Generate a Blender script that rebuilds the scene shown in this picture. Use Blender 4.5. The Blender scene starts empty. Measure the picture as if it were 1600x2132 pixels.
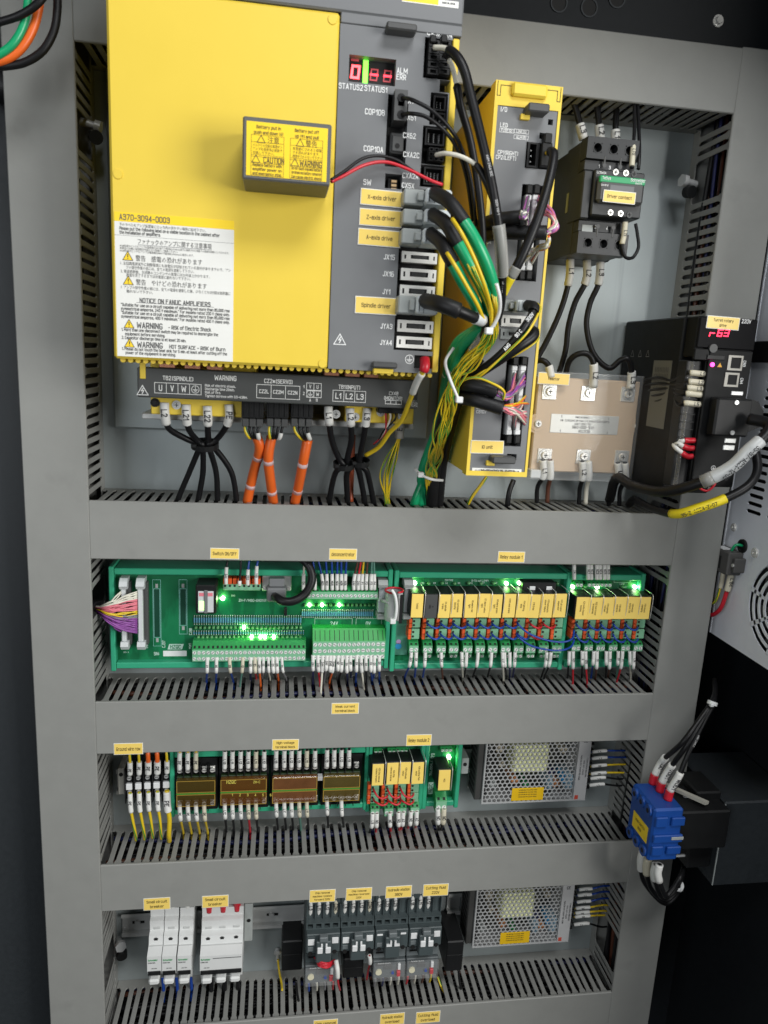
import bpy, math, random
from mathutils import Vector, Matrix
random.seed(7)
sc = bpy.context.scene
COL = sc.collection
MM = 0.001
# ---------------------------------------------------------------- camera
# panel axes in millimetres: x right, z up, d = distance out of the mounting panel towards the viewer (world Y = -d)
FPX, CAM = 1520.8322, (202.1648, 894.1763, 142.9857)
RM = ((0.988957177781616, -0.05232279533534098, -0.13865794460656575),
      (0.022014246005372825, 0.9770883566375665, -0.21169250410941415),
      (0.14655740679691479, 0.20630237131840107, 0.9674503905117658))
cam_data = bpy.data.cameras.new("camera")
cam = bpy.data.objects.new("camera", cam_data)
COL.objects.link(cam)
cam_data.sensor_fit = 'HORIZONTAL'
cam_data.sensor_width = 36.0
cam_data.lens = FPX / 1600.0 * 36.0
cam_data.clip_start = 0.02
cam_data.clip_end = 50
cam_data.dof.use_dof = True
cam_data.dof.focus_distance = 0.93
cam_data.dof.aperture_fstop = 13.0
_r = Vector((RM[0][0], RM[0][2], -RM[0][1]))
_u = -Vector((RM[1][0], RM[1][2], -RM[1][1]))
_b = -Vector((RM[2][0], RM[2][2], -RM[2][1]))
_m = Matrix((_r, _u, _b)).transposed().to_4x4()
_m.translation = Vector((CAM[0], -CAM[1], CAM[2])) * MM
cam.matrix_world = _m
sc.camera = cam
# ---------------------------------------------------------------- world and lamps (indoor workshop light)
world = bpy.data.worlds.new("World")
sc.world = world
world.use_nodes = True
_bg = world.node_tree.nodes["Background"]
_bg.inputs[0].default_value = (0.88, 0.95, 1.0, 1)
_bg.inputs[1].default_value = 0.035

def area_lamp(name, loc, target, size, power, color, size_y=None):
    d = bpy.data.lights.new(name, 'AREA')
    d.energy = power
    d.color = color
    d.shape = 'RECTANGLE'
    d.size = size
    d.size_y = size_y or size
    o = bpy.data.objects.new(name, d)
    COL.objects.link(o)
    o.location = loc
    o.rotation_euler = (Vector(target) - Vector(loc)).to_track_quat('-Z', 'Y').to_euler()
    return o

# hall ceiling lamps above and to the right of the photographer; an added fill from the left brightens the vent sheet
area_lamp("window_light", (1.75, -1.7, 0.28), (0.15, 0, -0.05), 0.95, 38, (1.0, 0.99, 0.96), 0.95)
area_lamp("ceiling_lamp", (0.62, -1.35, 1.45), (0.35, 0, -0.25), 0.8, 19, (0.98, 0.99, 1.0), 0.5)
area_lamp("added_fill_light", (-0.9, -1.8, 0.2), (0.5, 0, -0.1), 0.9, 11, (0.93, 0.97, 1.0), 1.0)
sc.view_settings.view_transform = 'Standard'
sc.view_settings.look = 'None'
sc.view_settings.exposure = 0.05
sc.view_settings.gamma = 1.0
sc.view_settings.use_curve_mapping = False
sc.render.engine = 'CYCLES'
sc.cycles.use_denoising = True
sc.cycles.max_bounces = 6
sc.cycles.transparent_max_bounces = 12
sc.cycles.caustics_reflective = False
sc.cycles.caustics_refractive = False

# ---------------------------------------------------------------- helpers
def at(u, v, d):
    """photo position (1600 x 2132) -> panel x, z for a thing standing d mm out from the panel"""
    a, b = (u - 800) / FPX, (v - 1066) / FPX
    r = [RM[0][i] * a + RM[1][i] * b + RM[2][i] for i in range(3)]
    t = (CAM[1] - d) / r[2]
    return CAM[0] + r[0] * t, CAM[2] - r[1] * t

def atx(u, v, x):
    a, b = (u - 800) / FPX, (v - 1066) / FPX
    r = [RM[0][i] * a + RM[1][i] * b + RM[2][i] for i in range(3)]
    t = (x - CAM[0]) / r[0]
    return CAM[1] - r[2] * t, CAM[2] - r[1] * t

def P(u, v, d):
    x, z = at(u, v, d)
    return (x, d, z)

def RC(u0, v0, u1, v1, d):
    x0, z1 = at(u0, v0, d)
    x1, z0 = at(u1, v1, d)
    return x0, x1, z0, z1

def srgb(r, g, b):
    def f(c):
        c /= 255.0
        return c / 12.92 if c <= 0.04045 else ((c + 0.055) / 1.055) ** 2.4
    return (f(r), f(g), f(b))

MATS = {}
def mat(name, col, rough=0.5, metal=0.0, var=0.06, scale=60.0, bump=0.0, emit=0.0, spec=0.5, alpha=1.0, trans=0.0, coat=0.0, stretch=None, rvar=0.08):
    if name in MATS:
        return MATS[name]
    m = bpy.data.materials.new(name)
    m.use_nodes = True
    nt = m.node_tree
    b = nt.nodes["Principled BSDF"]
    b.inputs["Base Color"].default_value = (*col, 1)
    b.inputs["Roughness"].default_value = rough
    b.inputs["Metallic"].default_value = metal
    b.inputs["Specular IOR Level"].default_value = spec
    b.inputs["Alpha"].default_value = alpha
    b.inputs["Transmission Weight"].default_value = trans
    b.inputs["Coat Weight"].default_value = coat
    if emit:
        b.inputs["Emission Color"].default_value = (*col, 1)
        b.inputs["Emission Strength"].default_value = emit
    if var or bump:
        tc = nt.nodes.new("ShaderNodeTexCoord")
        src = tc.outputs["Object"]
        if stretch:
            mp = nt.nodes.new("ShaderNodeMapping")
            mp.inputs["Scale"].default_value = stretch
            nt.links.new(src, mp.inputs[0])
            src = mp.outputs[0]
        n = nt.nodes.new("ShaderNodeTexNoise")
        n.inputs["Scale"].default_value = scale
        n.inputs["Detail"].default_value = 5
        n.inputs["Roughness"].default_value = 0.65
        nt.links.new(src, n.inputs["Vector"])
        if var:
            mx = nt.nodes.new("ShaderNodeMix")
            mx.data_type = 'RGBA'
            mx.inputs[6].default_value = (*[c * (1 - var * 1.6) for c in col], 1)
            mx.inputs[7].default_value = (*[min(1, c * (1 + var * 1.6)) for c in col], 1)
            nt.links.new(n.outputs[0], mx.inputs[0])
            nt.links.new(mx.outputs[2], b.inputs["Base Color"])
            mr = nt.nodes.new("ShaderNodeMapRange")
            mr.inputs[3].default_value = max(0.02, rough - rvar)
            mr.inputs[4].default_value = min(1, rough + rvar)
            nt.links.new(n.outputs[0], mr.inputs[0])
            nt.links.new(mr.outputs[0], b.inputs["Roughness"])
        if bump:
            n2 = nt.nodes.new("ShaderNodeTexNoise")
            n2.inputs["Scale"].default_value = scale * 22
            n2.inputs["Detail"].default_value = 2
            nt.links.new(src, n2.inputs["Vector"])
            bp = nt.nodes.new("ShaderNodeBump")
            bp.inputs["Strength"].default_value = bump
            bp.inputs["Distance"].default_value = 0.0003
            nt.links.new(n2.outputs[0], bp.inputs["Height"])
            nt.links.new(bp.outputs[0], b.inputs["Normal"])
    MATS[name] = m
    return m

_TXT, GLY = {}, {}
# plain engraved-style alphabet: strokes through grid points, each point written as x digit, y digit (baseline y = 2, capitals to 9)
STROKES = {
    'A': "02 29 42;14 34", 'B': "02 09 39 48 47 36 06;36 45 43 32 02", 'C': "48 39 19 08 03 12 32 43", 'D': "02 09 29 47 44 22 02",
    'E': "49 09 02 42;06 36", 'F': "49 09 02;06 36", 'G': "48 39 19 08 03 12 32 43 45 25", 'H': "02 09;42 49;06 46", 'I': "02 09",
    'J': "39 33 22 12 03", 'K': "02 09;49 05;16 42", 'L': "09 02 42", 'M': "02 09 34 69 62", 'N': "02 09 42 49",
    'O': "19 39 48 43 32 12 03 08 19", 'P': "02 09 39 48 46 35 05", 'Q': "19 39 48 43 32 12 03 08 19;24 42",
    'R': "02 09 39 48 46 35 05;25 42", 'S': "48 39 19 08 07 16 36 45 43 32 12 03", 'T': "09 49;29 22", 'U': "09 03 12 32 43 49",
    'V': "09 22 49", 'W': "09 12 37 52 69", 'X': "02 49;09 42", 'Y': "09 26 49;26 22", 'Z': "09 49 02 42",
    '0': "19 39 48 43 32 12 03 08 19", '1': "07 29 22", '2': "08 19 39 48 47 02 42", '3': "08 19 39 48 47 36 16;36 45 43 32 12 03",
    '4': "32 39 04 44", '5': "49 09 06 36 45 43 32 12 03", '6': "39 19 08 03 12 32 43 45 36 06", '7': "09 49 12",
    '8': "16 07 08 19 39 48 47 36 16 05 03 12 32 43 45 36", '9': "12 32 43 48 39 19 08 06 15 45",
    'a': "06 17 37 46 42;45 15 04 03 12 32 43", 'b': "09 02;06 17 37 46 43 32 12 03", 'c': "46 37 17 06 03 12 32 43",
    'd': "49 42;46 37 17 06 03 12 32 43", 'e': "05 45 46 37 17 06 03 12 42", 'f': "39 29 18 12;07 37",
    'g': "47 41 30 10 01;46 37 17 06 04 13 33 44", 'h': "09 02;06 17 37 46 42", 'i': "02 07;08 09", 'j': "17 11 00;18 19",
    'k': "09 02;37 04;15 42", 'l': "09 02", 'm': "02 07;06 17 27 36 32;36 47 57 66 62", 'n': "02 07;06 17 37 46 42",
    'o': "17 37 46 43 32 12 03 06 17", 'p': "00 07;06 17 37 46 43 32 12 03", 'q': "40 47;46 37 17 06 03 12 32 43",
    'r': "02 07;06 17 37", 's': "46 37 17 06 15 35 43 32 12 03", 't': "19 13 22 32;07 37", 'u': "07 03 12 32 43;47 42",
    'v': "07 22 47", 'w': "07 12 36 52 67", 'x': "02 47;07 42", 'y': "07 22;47 10", 'z': "07 47 02 42",
    '-': "05 35", '.': "02 03", ',': "13 01", '(': "29 18 13 22", ')': "09 18 13 02", '/': "02 49", '*': "05 45;23 27;07 43;03 47",
    ':': "03 04;06 07", '"': "08 09;28 29", '+': "05 45;23 27", '!': "04 09;02 03", '=': "04 44;06 46", '_': "01 41",
    '<': "47 05 43", '>': "07 45 03", '~': "05 16 34 45", '↓': "29 22;05 22 45", '↑': "22 29;06 29 46",
}
SW = 0.13
def _load_glyphs():
    for c, s in STROKES.items():
        vs, fs, mx = [], [], 0
        for pl in s.split(";"):
            p = [(int(q[0]) / 10, (int(q[1]) - 2) / 10) for q in pl.split()]
            mx = max([mx] + [q[0] for q in p])
            for (ax, ay), (bx, by) in zip(p, p[1:]):
                l = math.hypot(bx - ax, by - ay) or 1
                ux, uy = (bx - ax) / l * SW / 2, (by - ay) / l * SW / 2
                n = len(vs)
                vs += [(ax - ux - uy, ay - uy + ux), (bx + ux - uy, by + uy + ux), (bx + ux + uy, by + uy - ux), (ax - ux + uy, ay - uy - ux)]
                fs.append((n, n + 1, n + 2, n + 3))
        GLY[c] = (vs, fs, mx + 0.22)
    GLY[' '] = ([], [], 0.3)

def _outline(body):
    """Japanese print comes from the built-in font"""
    cu = bpy.data.curves.new("t", 'FONT')
    cu.body = body
    cu.resolution_u = 1
    o = bpy.data.objects.new("t", cu)
    me = bpy.data.meshes.new_from_object(o)
    vs = [(v.co.x, v.co.y) for v in me.vertices]
    fs = [tuple(p.vertices) for p in me.polygons]
    bpy.data.objects.remove(o)
    bpy.data.meshes.remove(me)
    bpy.data.curves.remove(cu)
    return vs, fs

def text_geo(s):
    """flat outline of a string, cap height 0.7: verts, faces, left, right"""
    if s in _TXT:
        return _TXT[s]
    if not GLY:
        _load_glyphs()
    if all(c in GLY for c in s):
        vs, fs, x = [], [], 0.0
        for c in s:
            g = GLY[c]
            n = len(vs)
            vs += [(a + x, b) for a, b in g[0]]
            fs += [tuple(i + n for i in f) for f in g[1]]
            x += g[2]
    else:
        vs, fs = _outline(s)
    x0, x1 = (min(v[0] for v in vs), max(v[0] for v in vs)) if vs else (0, 0)
    _TXT[s] = (vs, fs, x0, x1)
    return _TXT[s]

class MB:
    """collects shapes in panel millimetres (x, d, z); build() links them as one mesh object"""
    def __init__(s):
        s.v, s.f, s.sm, s.mi = [], [], [], []
        s.cur = 0
    def add(s, vs, fs, smooth=False):
        n = len(s.v)
        s.v += vs
        for f in fs:
            s.f.append(tuple(i + n for i in f))
            s.sm.append(smooth)
            s.mi.append(s.cur)
        return s
    def box(s, x0, x1, d0, d1, z0, z1, c=0.0):
        if x0 > x1: x0, x1 = x1, x0
        if d0 > d1: d0, d1 = d1, d0
        if z0 > z1: z0, z1 = z1, z0
        c = min(c, (x1 - x0) * .45, (d1 - d0) * .45, (z1 - z0) * .45)
        if c <= 0:
            vs = [(x, d, z) for x in (x0, x1) for d in (d0, d1) for z in (z0, z1)]
            return s.add(vs, [(0, 1, 3, 2), (4, 6, 7, 5), (0, 4, 5, 1), (2, 3, 7, 6), (0, 2, 6, 4), (1, 5, 7, 3)])
        X, D, Z = (x0, x1), (d0, d1), (z0, z1)
        vs, idx = [], {}
        for i in (0, 1):
            for j in (0, 1):
                for k in (0, 1):
                    sx, sd, sz = (c, -c)[i], (c, -c)[j], (c, -c)[k]
                    for a in range(3):
                        idx[i, j, k, a] = len(vs)
                        vs.append((X[i] + (sx if a != 0 else 0), D[j] + (sd if a != 1 else 0), Z[k] + (sz if a != 2 else 0)))
        fs = []
        for i in (0, 1):
            fs.append([idx[i, j, k, 0] for j, k in ((0, 0), (0, 1), (1, 1), (1, 0))])
            fs.append([idx[j, i, k, 1] for j, k in ((0, 0), (0, 1), (1, 1), (1, 0))])
            fs.append([idx[j, k, i, 2] for j, k in ((0, 0), (0, 1), (1, 1), (1, 0))])
        for i in (0, 1):
            for j in (0, 1):
                fs.append([idx[i, j, 0, 0], idx[i, j, 1, 0], idx[i, j, 1, 1], idx[i, j, 0, 1]])
                fs.append([idx[i, 0, j, 0], idx[i, 1, j, 0], idx[i, 1, j, 2], idx[i, 0, j, 2]])
                fs.append([idx[0, i, j, 1], idx[1, i, j, 1], idx[1, i, j, 2], idx[0, i, j, 2]])
                for k in (0, 1):
                    fs.append([idx[i, j, k, a] for a in range(3)])
        return s.add(vs, fs)
    def prism(s, pts, e0, e1, axis='d'):
        """closed outline extruded; axis d: pts (x,z); axis x: pts (d,z); axis z: pts (x,d)"""
        n = len(pts)
        def mk(p, e):
            return (p[0], e, p[1]) if axis == 'd' else ((e, p[0], p[1]) if axis == 'x' else (p[0], p[1], e))
        vs = [mk(p, e0) for p in pts] + [mk(p, e1) for p in pts]
        fs = [tuple(range(n)), tuple(range(2 * n - 1, n - 1, -1))]
        fs += [(i, (i + 1) % n, n + (i + 1) % n, n + i) for i in range(n)]
        return s.add(vs, fs)
    def cyl(s, c, axis, r, h, n=12, r2=None, caps=True):
        """cylinder or cone from c along axis (a 3-vector in x,d,z) for length h"""
        a = Vector(axis).normalized()
        t = a.orthogonal().normalized()
        b = a.cross(t)
        r2 = r if r2 is None else r2
        c = Vector(c)
        vs = []
        for q, rr in ((c, r), (c + a * h, r2)):
            for i in range(n):
                w = 2 * math.pi * i / n
                vs.append(tuple(q + (t * math.cos(w) + b * math.sin(w)) * rr))
        s.add(vs, [(i, (i + 1) % n, n + (i + 1) % n, n + i) for i in range(n)], True)
        if caps:
            s.add([vs[i] for i in range(n)], [tuple(range(n))])
            s.add([vs[n + i] for i in range(n)], [tuple(range(n))])
        return s
    def ring(s, c, axis, r0, r1, h, n=14):
        a = Vector(axis).normalized()
        t = a.orthogonal().normalized()
        b = a.cross(t)
        c = Vector(c)
        vs = []
        for q, rr in ((c, r0), (c, r1), (c + a * h, r1), (c + a * h, r0)):
            for i in range(n):
                w = 2 * math.pi * i / n
                vs.append(tuple(q + (t * math.cos(w) + b * math.sin(w)) * rr))
        fs = []
        for k in range(4):
            for i in range(n):
                fs.append((k * n + i, k * n + (i + 1) % n, ((k + 1) % 4) * n + (i + 1) % n, ((k + 1) % 4) * n + i))
        return s.add(vs, fs)
    def ball(s, c, r, n=8, m=6, sz=(1, 1, 1)):
        vs = [(c[0], c[1], c[2] + r * sz[2])]
        for j in range(1, m):
            p = math.pi * j / m
            for i in range(n):
                w = 2 * math.pi * i / n
                vs.append((c[0] + r * sz[0] * math.sin(p) * math.cos(w), c[1] + r * sz[1] * math.sin(p) * math.sin(w), c[2] + r * sz[2] * math.cos(p)))
        vs.append((c[0], c[1], c[2] - r * sz[2]))
        fs = [(0, 1 + i, 1 + (i + 1) % n) for i in range(n)]
        for j in range(m - 2):
            for i in range(n):
                a, b = 1 + j * n, 1 + (j + 1) * n
                fs.append((a + i, b + i, b + (i + 1) % n, a + (i + 1) % n))
        L = len(vs) - 1
        a = 1 + (m - 2) * n
        fs += [(L, a + (i + 1) % n, a + i) for i in range(n)]
        return s.add(vs, fs, True)
    def tube(s, path, r, n=8, stripe=0, twist=0.0, cap=True, rfun=None):
        """tube along an already smooth path (list of Vectors in x,d,z)"""
        L = len(path)
        t0 = (path[1] - path[0]).normalized()
        ref = Vector((0, 1, 0)) if abs(t0.y) < 0.9 else Vector((1, 0, 0))
        nrm = (ref - t0 * ref.dot(t0)).normalized()
        vs = []
        dist = 0
        for k, p in enumerate(path):
            t = (path[min(k + 1, L - 1)] - path[max(k - 1, 0)]).normalized()
            nrm = (nrm - t * nrm.dot(t))
            nrm = nrm.normalized() if nrm.length > 1e-6 else t.orthogonal().normalized()
            bi = t.cross(nrm)
            if k: dist += (p - path[k - 1]).length
            rr = r if rfun is None else r * rfun(k / (L - 1))
            for i in range(n):
                w = 2 * math.pi * i / n + twist * dist
                vs.append(tuple(p + (nrm * math.cos(w) + bi * math.sin(w)) * rr))
        base = len(s.v)
        s.v += vs
        for k in range(L - 1):
            for i in range(n):
                s.f.append((base + k * n + i, base + k * n + (i + 1) % n, base + (k + 1) * n + (i + 1) % n, base + (k + 1) * n + i))
                s.sm.append(True)
                s.mi.append(1 if (stripe and i % (n // 2) < stripe) else s.cur)
        if cap:
            s.f.append(tuple(base + i for i in range(n)))
            s.f.append(tuple(base + (L - 1) * n + i for i in range(n)))
            s.sm += [False, False]
            s.mi += [s.cur, s.cur]
        return s
    def text(s, string, c, h, right=(1, 0, 0), up=(0, 0, 1), align='C', wmax=None, bold=0):
        """flat lettering centred at c (x,d,z); h = capital height in mm"""
        vs, fs, x0, x1 = text_geo(string)
        if not vs:
            return s
        k = h / 0.70
        kx = k * 0.87
        if wmax and (x1 - x0) * kx > wmax:
            kx = wmax / (x1 - x0)
        ox = (x0 + x1) / 2 if align == 'C' else (x0 if align == 'L' else x1)
        R, U, C = Vector(right).normalized(), Vector(up).normalized(), Vector(c)
        N = U.cross(R) * 0.015
        return s.add([tuple(C + R * ((x - ox) * kx) + U * ((y - 0.35) * k) + N * (i // 4 % 9)) for i, (x, y) in enumerate(vs)], fs)
    def line(s, a, b, w, d=None, t=0.15):
        """thin printed line between (x,z) points a and b at depth d"""
        d += 0.015 * (len(s.f) % 9)
        A, B = Vector((a[0], d, a[1])), Vector((b[0], d, b[1]))
        di = (B - A).normalized()
        no = Vector((-di.z, 0, di.x)) * (w / 2)
        e = di * (w / 2)
        return s.add([tuple(A - e + no), tuple(B + e + no), tuple(B + e - no), tuple(A - e - no)], [(0, 1, 2, 3)])
    def frame(s, x0, x1, z0, z1, d, w):
        for a, b in (((x0, z0), (x1, z0)), ((x1, z0), (x1, z1)), ((x1, z1), (x0, z1)), ((x0, z1), (x0, z0))):
            s.line(a, b, w, d)
        return s
    def mesh(s, name, mats, org=(0, 0, 0)):
        me = bpy.data.meshes.new(name)
        me.from_pydata([((x - org[0]) * MM, -(d - org[1]) * MM, (z - org[2]) * MM) for x, d, z in s.v], [], s.f)
        me.polygons.foreach_set("use_smooth", s.sm)
        for m in mats:
            me.materials.append(m)
        if len(mats) > 1:
            me.polygons.foreach_set("material_index", s.mi)
        import bmesh
        bm = bmesh.new()
        bm.from_mesh(me)
        bmesh.ops.recalc_face_normals(bm, faces=bm.faces)
        bm.to_mesh(me)
        bm.free()
        me.update()
        return me

ORG = {}
def link(name, data, parent=None, org=(0, 0, 0)):
    o = bpy.data.objects.new(name, data)
    COL.objects.link(o)
    if parent is not None:
        o.parent = parent
    ORG[o.name] = org
    return o

def tag(o, label, cat, group=None, kind=None):
    if label: o["label"] = label
    if cat: o["category"] = cat
    if group: o["group"] = group
    if kind: o["kind"] = kind
    return o

def thing(name, label, cat, loc=(0, 0, 0), group=None, local=False, rot=None):
    """an Empty at the base of a thing; parts are its children"""
    o = bpy.data.objects.new(name, None)
    COL.objects.link(o)
    o.empty_display_size = 0.01
    o.location = (loc[0] * MM, -loc[1] * MM, loc[2] * MM)
    if rot: o.rotation_euler = rot
    ORG[o.name] = (0, 0, 0) if local else tuple(loc)
    return tag(o, label, cat, group)

def part(name, mb, m, parent, label=None, kind=None):
    m = m if isinstance(m, (list, tuple)) else [m]
    org = ORG[parent.name]
    o = link(name, mb.mesh(name, m, org), parent, org)
    if label: o["label"] = label
    if kind: o["kind"] = kind
    return o

def solo(name, mb, m, label, cat, group=None, loc=None):
    """a thing that is one mesh"""
    m = m if isinstance(m, (list, tuple)) else [m]
    loc = loc or (0, 0, 0)
    o = link(name, mb.mesh(name, m, loc), None, tuple(loc))
    o.location = (loc[0] * MM, -loc[1] * MM, loc[2] * MM)
    return tag(o, label, cat, group)

def structure(name, mb, m):
    m = m if isinstance(m, (list, tuple)) else [m]
    o = link(name, mb.mesh(name, m))
    o["kind"] = "structure"
    return o

def copies(name, data, parent, spots, org=None):
    """repeat one mesh (built about its own zero) at panel positions under a parent"""
    org = ORG[parent.name]
    out = []
    for x, d, z in spots:
        o = bpy.data.objects.new(name, data)
        COL.objects.link(o)
        o.parent = parent
        o.location = ((x - org[0]) * MM, -(d - org[1]) * MM, (z - org[2]) * MM)
        ORG[o.name] = (x, d, z)
        out.append(o)
    return out

def smooth(pts, seg=6):
    """Catmull-Rom through points"""
    p = [Vector(q) for q in pts]
    if len(p) == 2:
        return [p[0].lerp(p[1], i / seg) for i in range(seg + 1)]
    p = [p[0] * 2 - p[1]] + p + [p[-1] * 2 - p[-2]]
    out = []
    for i in range(1, len(p) - 2):
        a, b, c, d = p[i - 1:i + 3]
        for k in range(seg):
            t = k / seg
            out.append(0.5 * ((2 * b) + (c - a) * t + (2 * a - 5 * b + 4 * c - d) * t * t + (3 * b - a - 3 * c + d) * t ** 3))
    out.append(p[-2])
    return out

def onz(u, v, z):
    """point of the level z that lies behind photo position (u, v)"""
    lo, hi = 0.0, 400.0
    for _ in range(40):
        m_ = (lo + hi) / 2
        if at(u, v, m_)[1] < z: lo = m_
        else: hi = m_
    return (at(u, v, m_)[0], m_, z)

def cut(path, f0, f1):
    """part of a path between length fractions f0 and f1"""
    acc = [0.0]
    for a, b in zip(path, path[1:]):
        acc.append(acc[-1] + (b - a).length)
    T = acc[-1]
    def pt(s):
        for i in range(len(path) - 1):
            if acc[i + 1] >= s:
                k = (s - acc[i]) / max(1e-9, acc[i + 1] - acc[i])
                return path[i].lerp(path[i + 1], k)
        return path[-1]
    out = [pt(f0 * T)] + [path[i] for i in range(len(path)) if f0 * T < acc[i] < f1 * T] + [pt(f1 * T)]
    return out

ORDW = "first second third fourth fifth sixth seventh eighth ninth tenth eleventh twelfth thirteenth fourteenth fifteenth sixteenth seventeenth eighteenth nineteenth twentieth".split() + ["twenty-" + w for w in "first second third fourth fifth sixth seventh eighth ninth".split()]

# ---------------------------------------------------------------- materials
M_duct = mat("duct_plastic", (0.275, 0.278, 0.262), 0.48, spec=0.35, var=0.05, scale=35, bump=0.12)
M_galv = mat("galvanised_sheet", (0.34, 0.38, 0.385), 0.42, metal=0.35, var=0.10, scale=14, stretch=(1, 1, 0.35), rvar=0.12)
M_zinc = mat("zinc_metal", (0.66, 0.67, 0.66), 0.32, metal=0.45, var=0.06, scale=90)
M_steel = mat("bright_steel", (0.84, 0.83, 0.79), 0.25, metal=0.45, var=0.05, scale=120)
M_copper = mat("copper_tab", (0.75, 0.35, 0.22), 0.38, metal=0.7, var=0.08)
M_yel = mat("amplifier_yellow", (0.80, 0.585, 0.06), 0.48, var=0.02, scale=20, bump=0.06)
M_grey = mat("amplifier_grey", srgb(112, 114, 116), 0.5, var=0.03, scale=40, bump=0.08)
M_dgrey = mat("dark_grey_plastic", srgb(72, 73, 73), 0.48, var=0.05, scale=50, bump=0.06)
M_blk = mat("black_plastic", (0.011, 0.0115, 0.012), 0.45, spec=0.3, var=0.1, scale=60)
M_hole = mat("deep_black", (0.004, 0.004, 0.004), 0.7, var=0)
M_cable = mat("black_cable", (0.008, 0.008, 0.009), 0.42, spec=0.3, var=0.1, scale=80)
M_sleeve = mat("heat_shrink", (0.012, 0.012, 0.013), 0.5, spec=0.35, var=0.1, scale=80)
M_white = mat("white_plastic", (0.74, 0.75, 0.75), 0.42, var=0.03)
M_mark = mat("white_marker_sleeve", (0.72, 0.72, 0.69), 0.5, var=0.04, scale=120)
M_cream = mat("cream_marker_sleeve", (0.62, 0.58, 0.45), 0.5, var=0.05, scale=120)
M_print = mat("white_print", (0.78, 0.79, 0.78), 0.6, var=0)
M_ink = mat("black_print", (0.03, 0.03, 0.035), 0.6, var=0)
M_brownink = mat("brown_print", (0.16, 0.11, 0.03), 0.6, var=0)
M_sticker = mat("yellow_sticker", srgb(247, 215, 112), 0.38, var=0.03, scale=60)
M_clearfilm = mat("clear_film", (0.85, 0.85, 0.8), 0.2, var=0, alpha=0.32)
M_paper = mat("white_paper", (0.80, 0.80, 0.76), 0.5, var=0.02)
M_pyel = mat("print_yellow", srgb(250, 214, 40), 0.5, var=0.02)
M_green = mat("green_cable", (0.01, 0.34, 0.14), 0.33, var=0.06, scale=60)
M_orange = mat("orange_cable", (0.80, 0.14, 0.02), 0.36, var=0.06, scale=60)
M_red = mat("red_wire", (0.55, 0.015, 0.03), 0.36, var=0.06)
M_blue = mat("blue_wire", (0.01, 0.055, 0.32), 0.36, var=0.06)
M_navy = mat("dark_blue_wire", (0.015, 0.02, 0.09), 0.4, var=0.06)
M_yw = mat("yellow_wire", (0.70, 0.50, 0.02), 0.36, var=0.06)
M_yg = mat("green_stripe", (0.06, 0.30, 0.04), 0.38, var=0.06)
M_ww = mat("white_wire", (0.70, 0.68, 0.58), 0.4, var=0.06)
M_wg = mat("grey_wire", (0.22, 0.22, 0.23), 0.4, var=0.06)
M_pink = mat("pink_wire", (0.72, 0.20, 0.25), 0.42, var=0.06)
M_viol = mat("violet_wire", (0.26, 0.07, 0.32), 0.42, var=0.06)
M_brn = mat("brown_wire", (0.10, 0.035, 0.02), 0.42, var=0.06)
M_teal = mat("teal_wire", (0.10, 0.24, 0.19), 0.42, var=0.06)
M_pcb = mat("circuit_board_green", (0.006, 0.115, 0.045), 0.34, var=0.12, scale=40)
M_rim = mat("green_carrier_plastic", (0.035, 0.36, 0.20), 0.42, var=0.06, scale=40)
M_term = mat("terminal_green", (0.02, 0.26, 0.07), 0.42, var=0.06)
M_tin = mat("tinned_shell", (0.82, 0.81, 0.77), 0.35, metal=0.0, var=0.05)
M_clip = mat("milky_tie", (0.72, 0.72, 0.76), 0.4, var=0, alpha=0.55)
M_scr = mat("bright_screw", (0.80, 0.83, 0.80), 0.35, metal=0.2, var=0.05)
M_termp = mat("terminal_pale_green", (0.20, 0.46, 0.28), 0.45, var=0.06)
M_spring = mat("orange_lever", (0.82, 0.12, 0.03), 0.4, var=0.05)
M_resb = mat("resistor_blue", (0.10, 0.30, 0.42), 0.4, var=0.1)
M_ledoff = mat("unlit_led", (0.10, 0.30, 0.12), 0.25, var=0.05)
M_ledon = mat("lit_green_led", (0.85, 1.0, 0.72), 0.4, var=0, emit=16)
M_clear = mat("clear_polycarbonate", (0.90, 0.92, 0.92), 0.05, var=0, alpha=0.07)
M_clearw = mat("milky_clear_plastic", (0.80, 0.83, 0.84), 0.25, var=0.03, alpha=0.75)
M_amber = mat("amber_cover", (0.13, 0.07, 0.012), 0.08, var=0.1, alpha=0.3)
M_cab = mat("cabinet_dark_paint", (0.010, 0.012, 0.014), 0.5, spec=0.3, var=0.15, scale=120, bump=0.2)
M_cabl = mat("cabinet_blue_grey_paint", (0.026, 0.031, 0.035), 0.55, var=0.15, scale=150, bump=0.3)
M_wpanel = mat("light_grey_sheet", (0.78, 0.81, 0.86), 0.5, var=0.04, scale=30)

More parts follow.
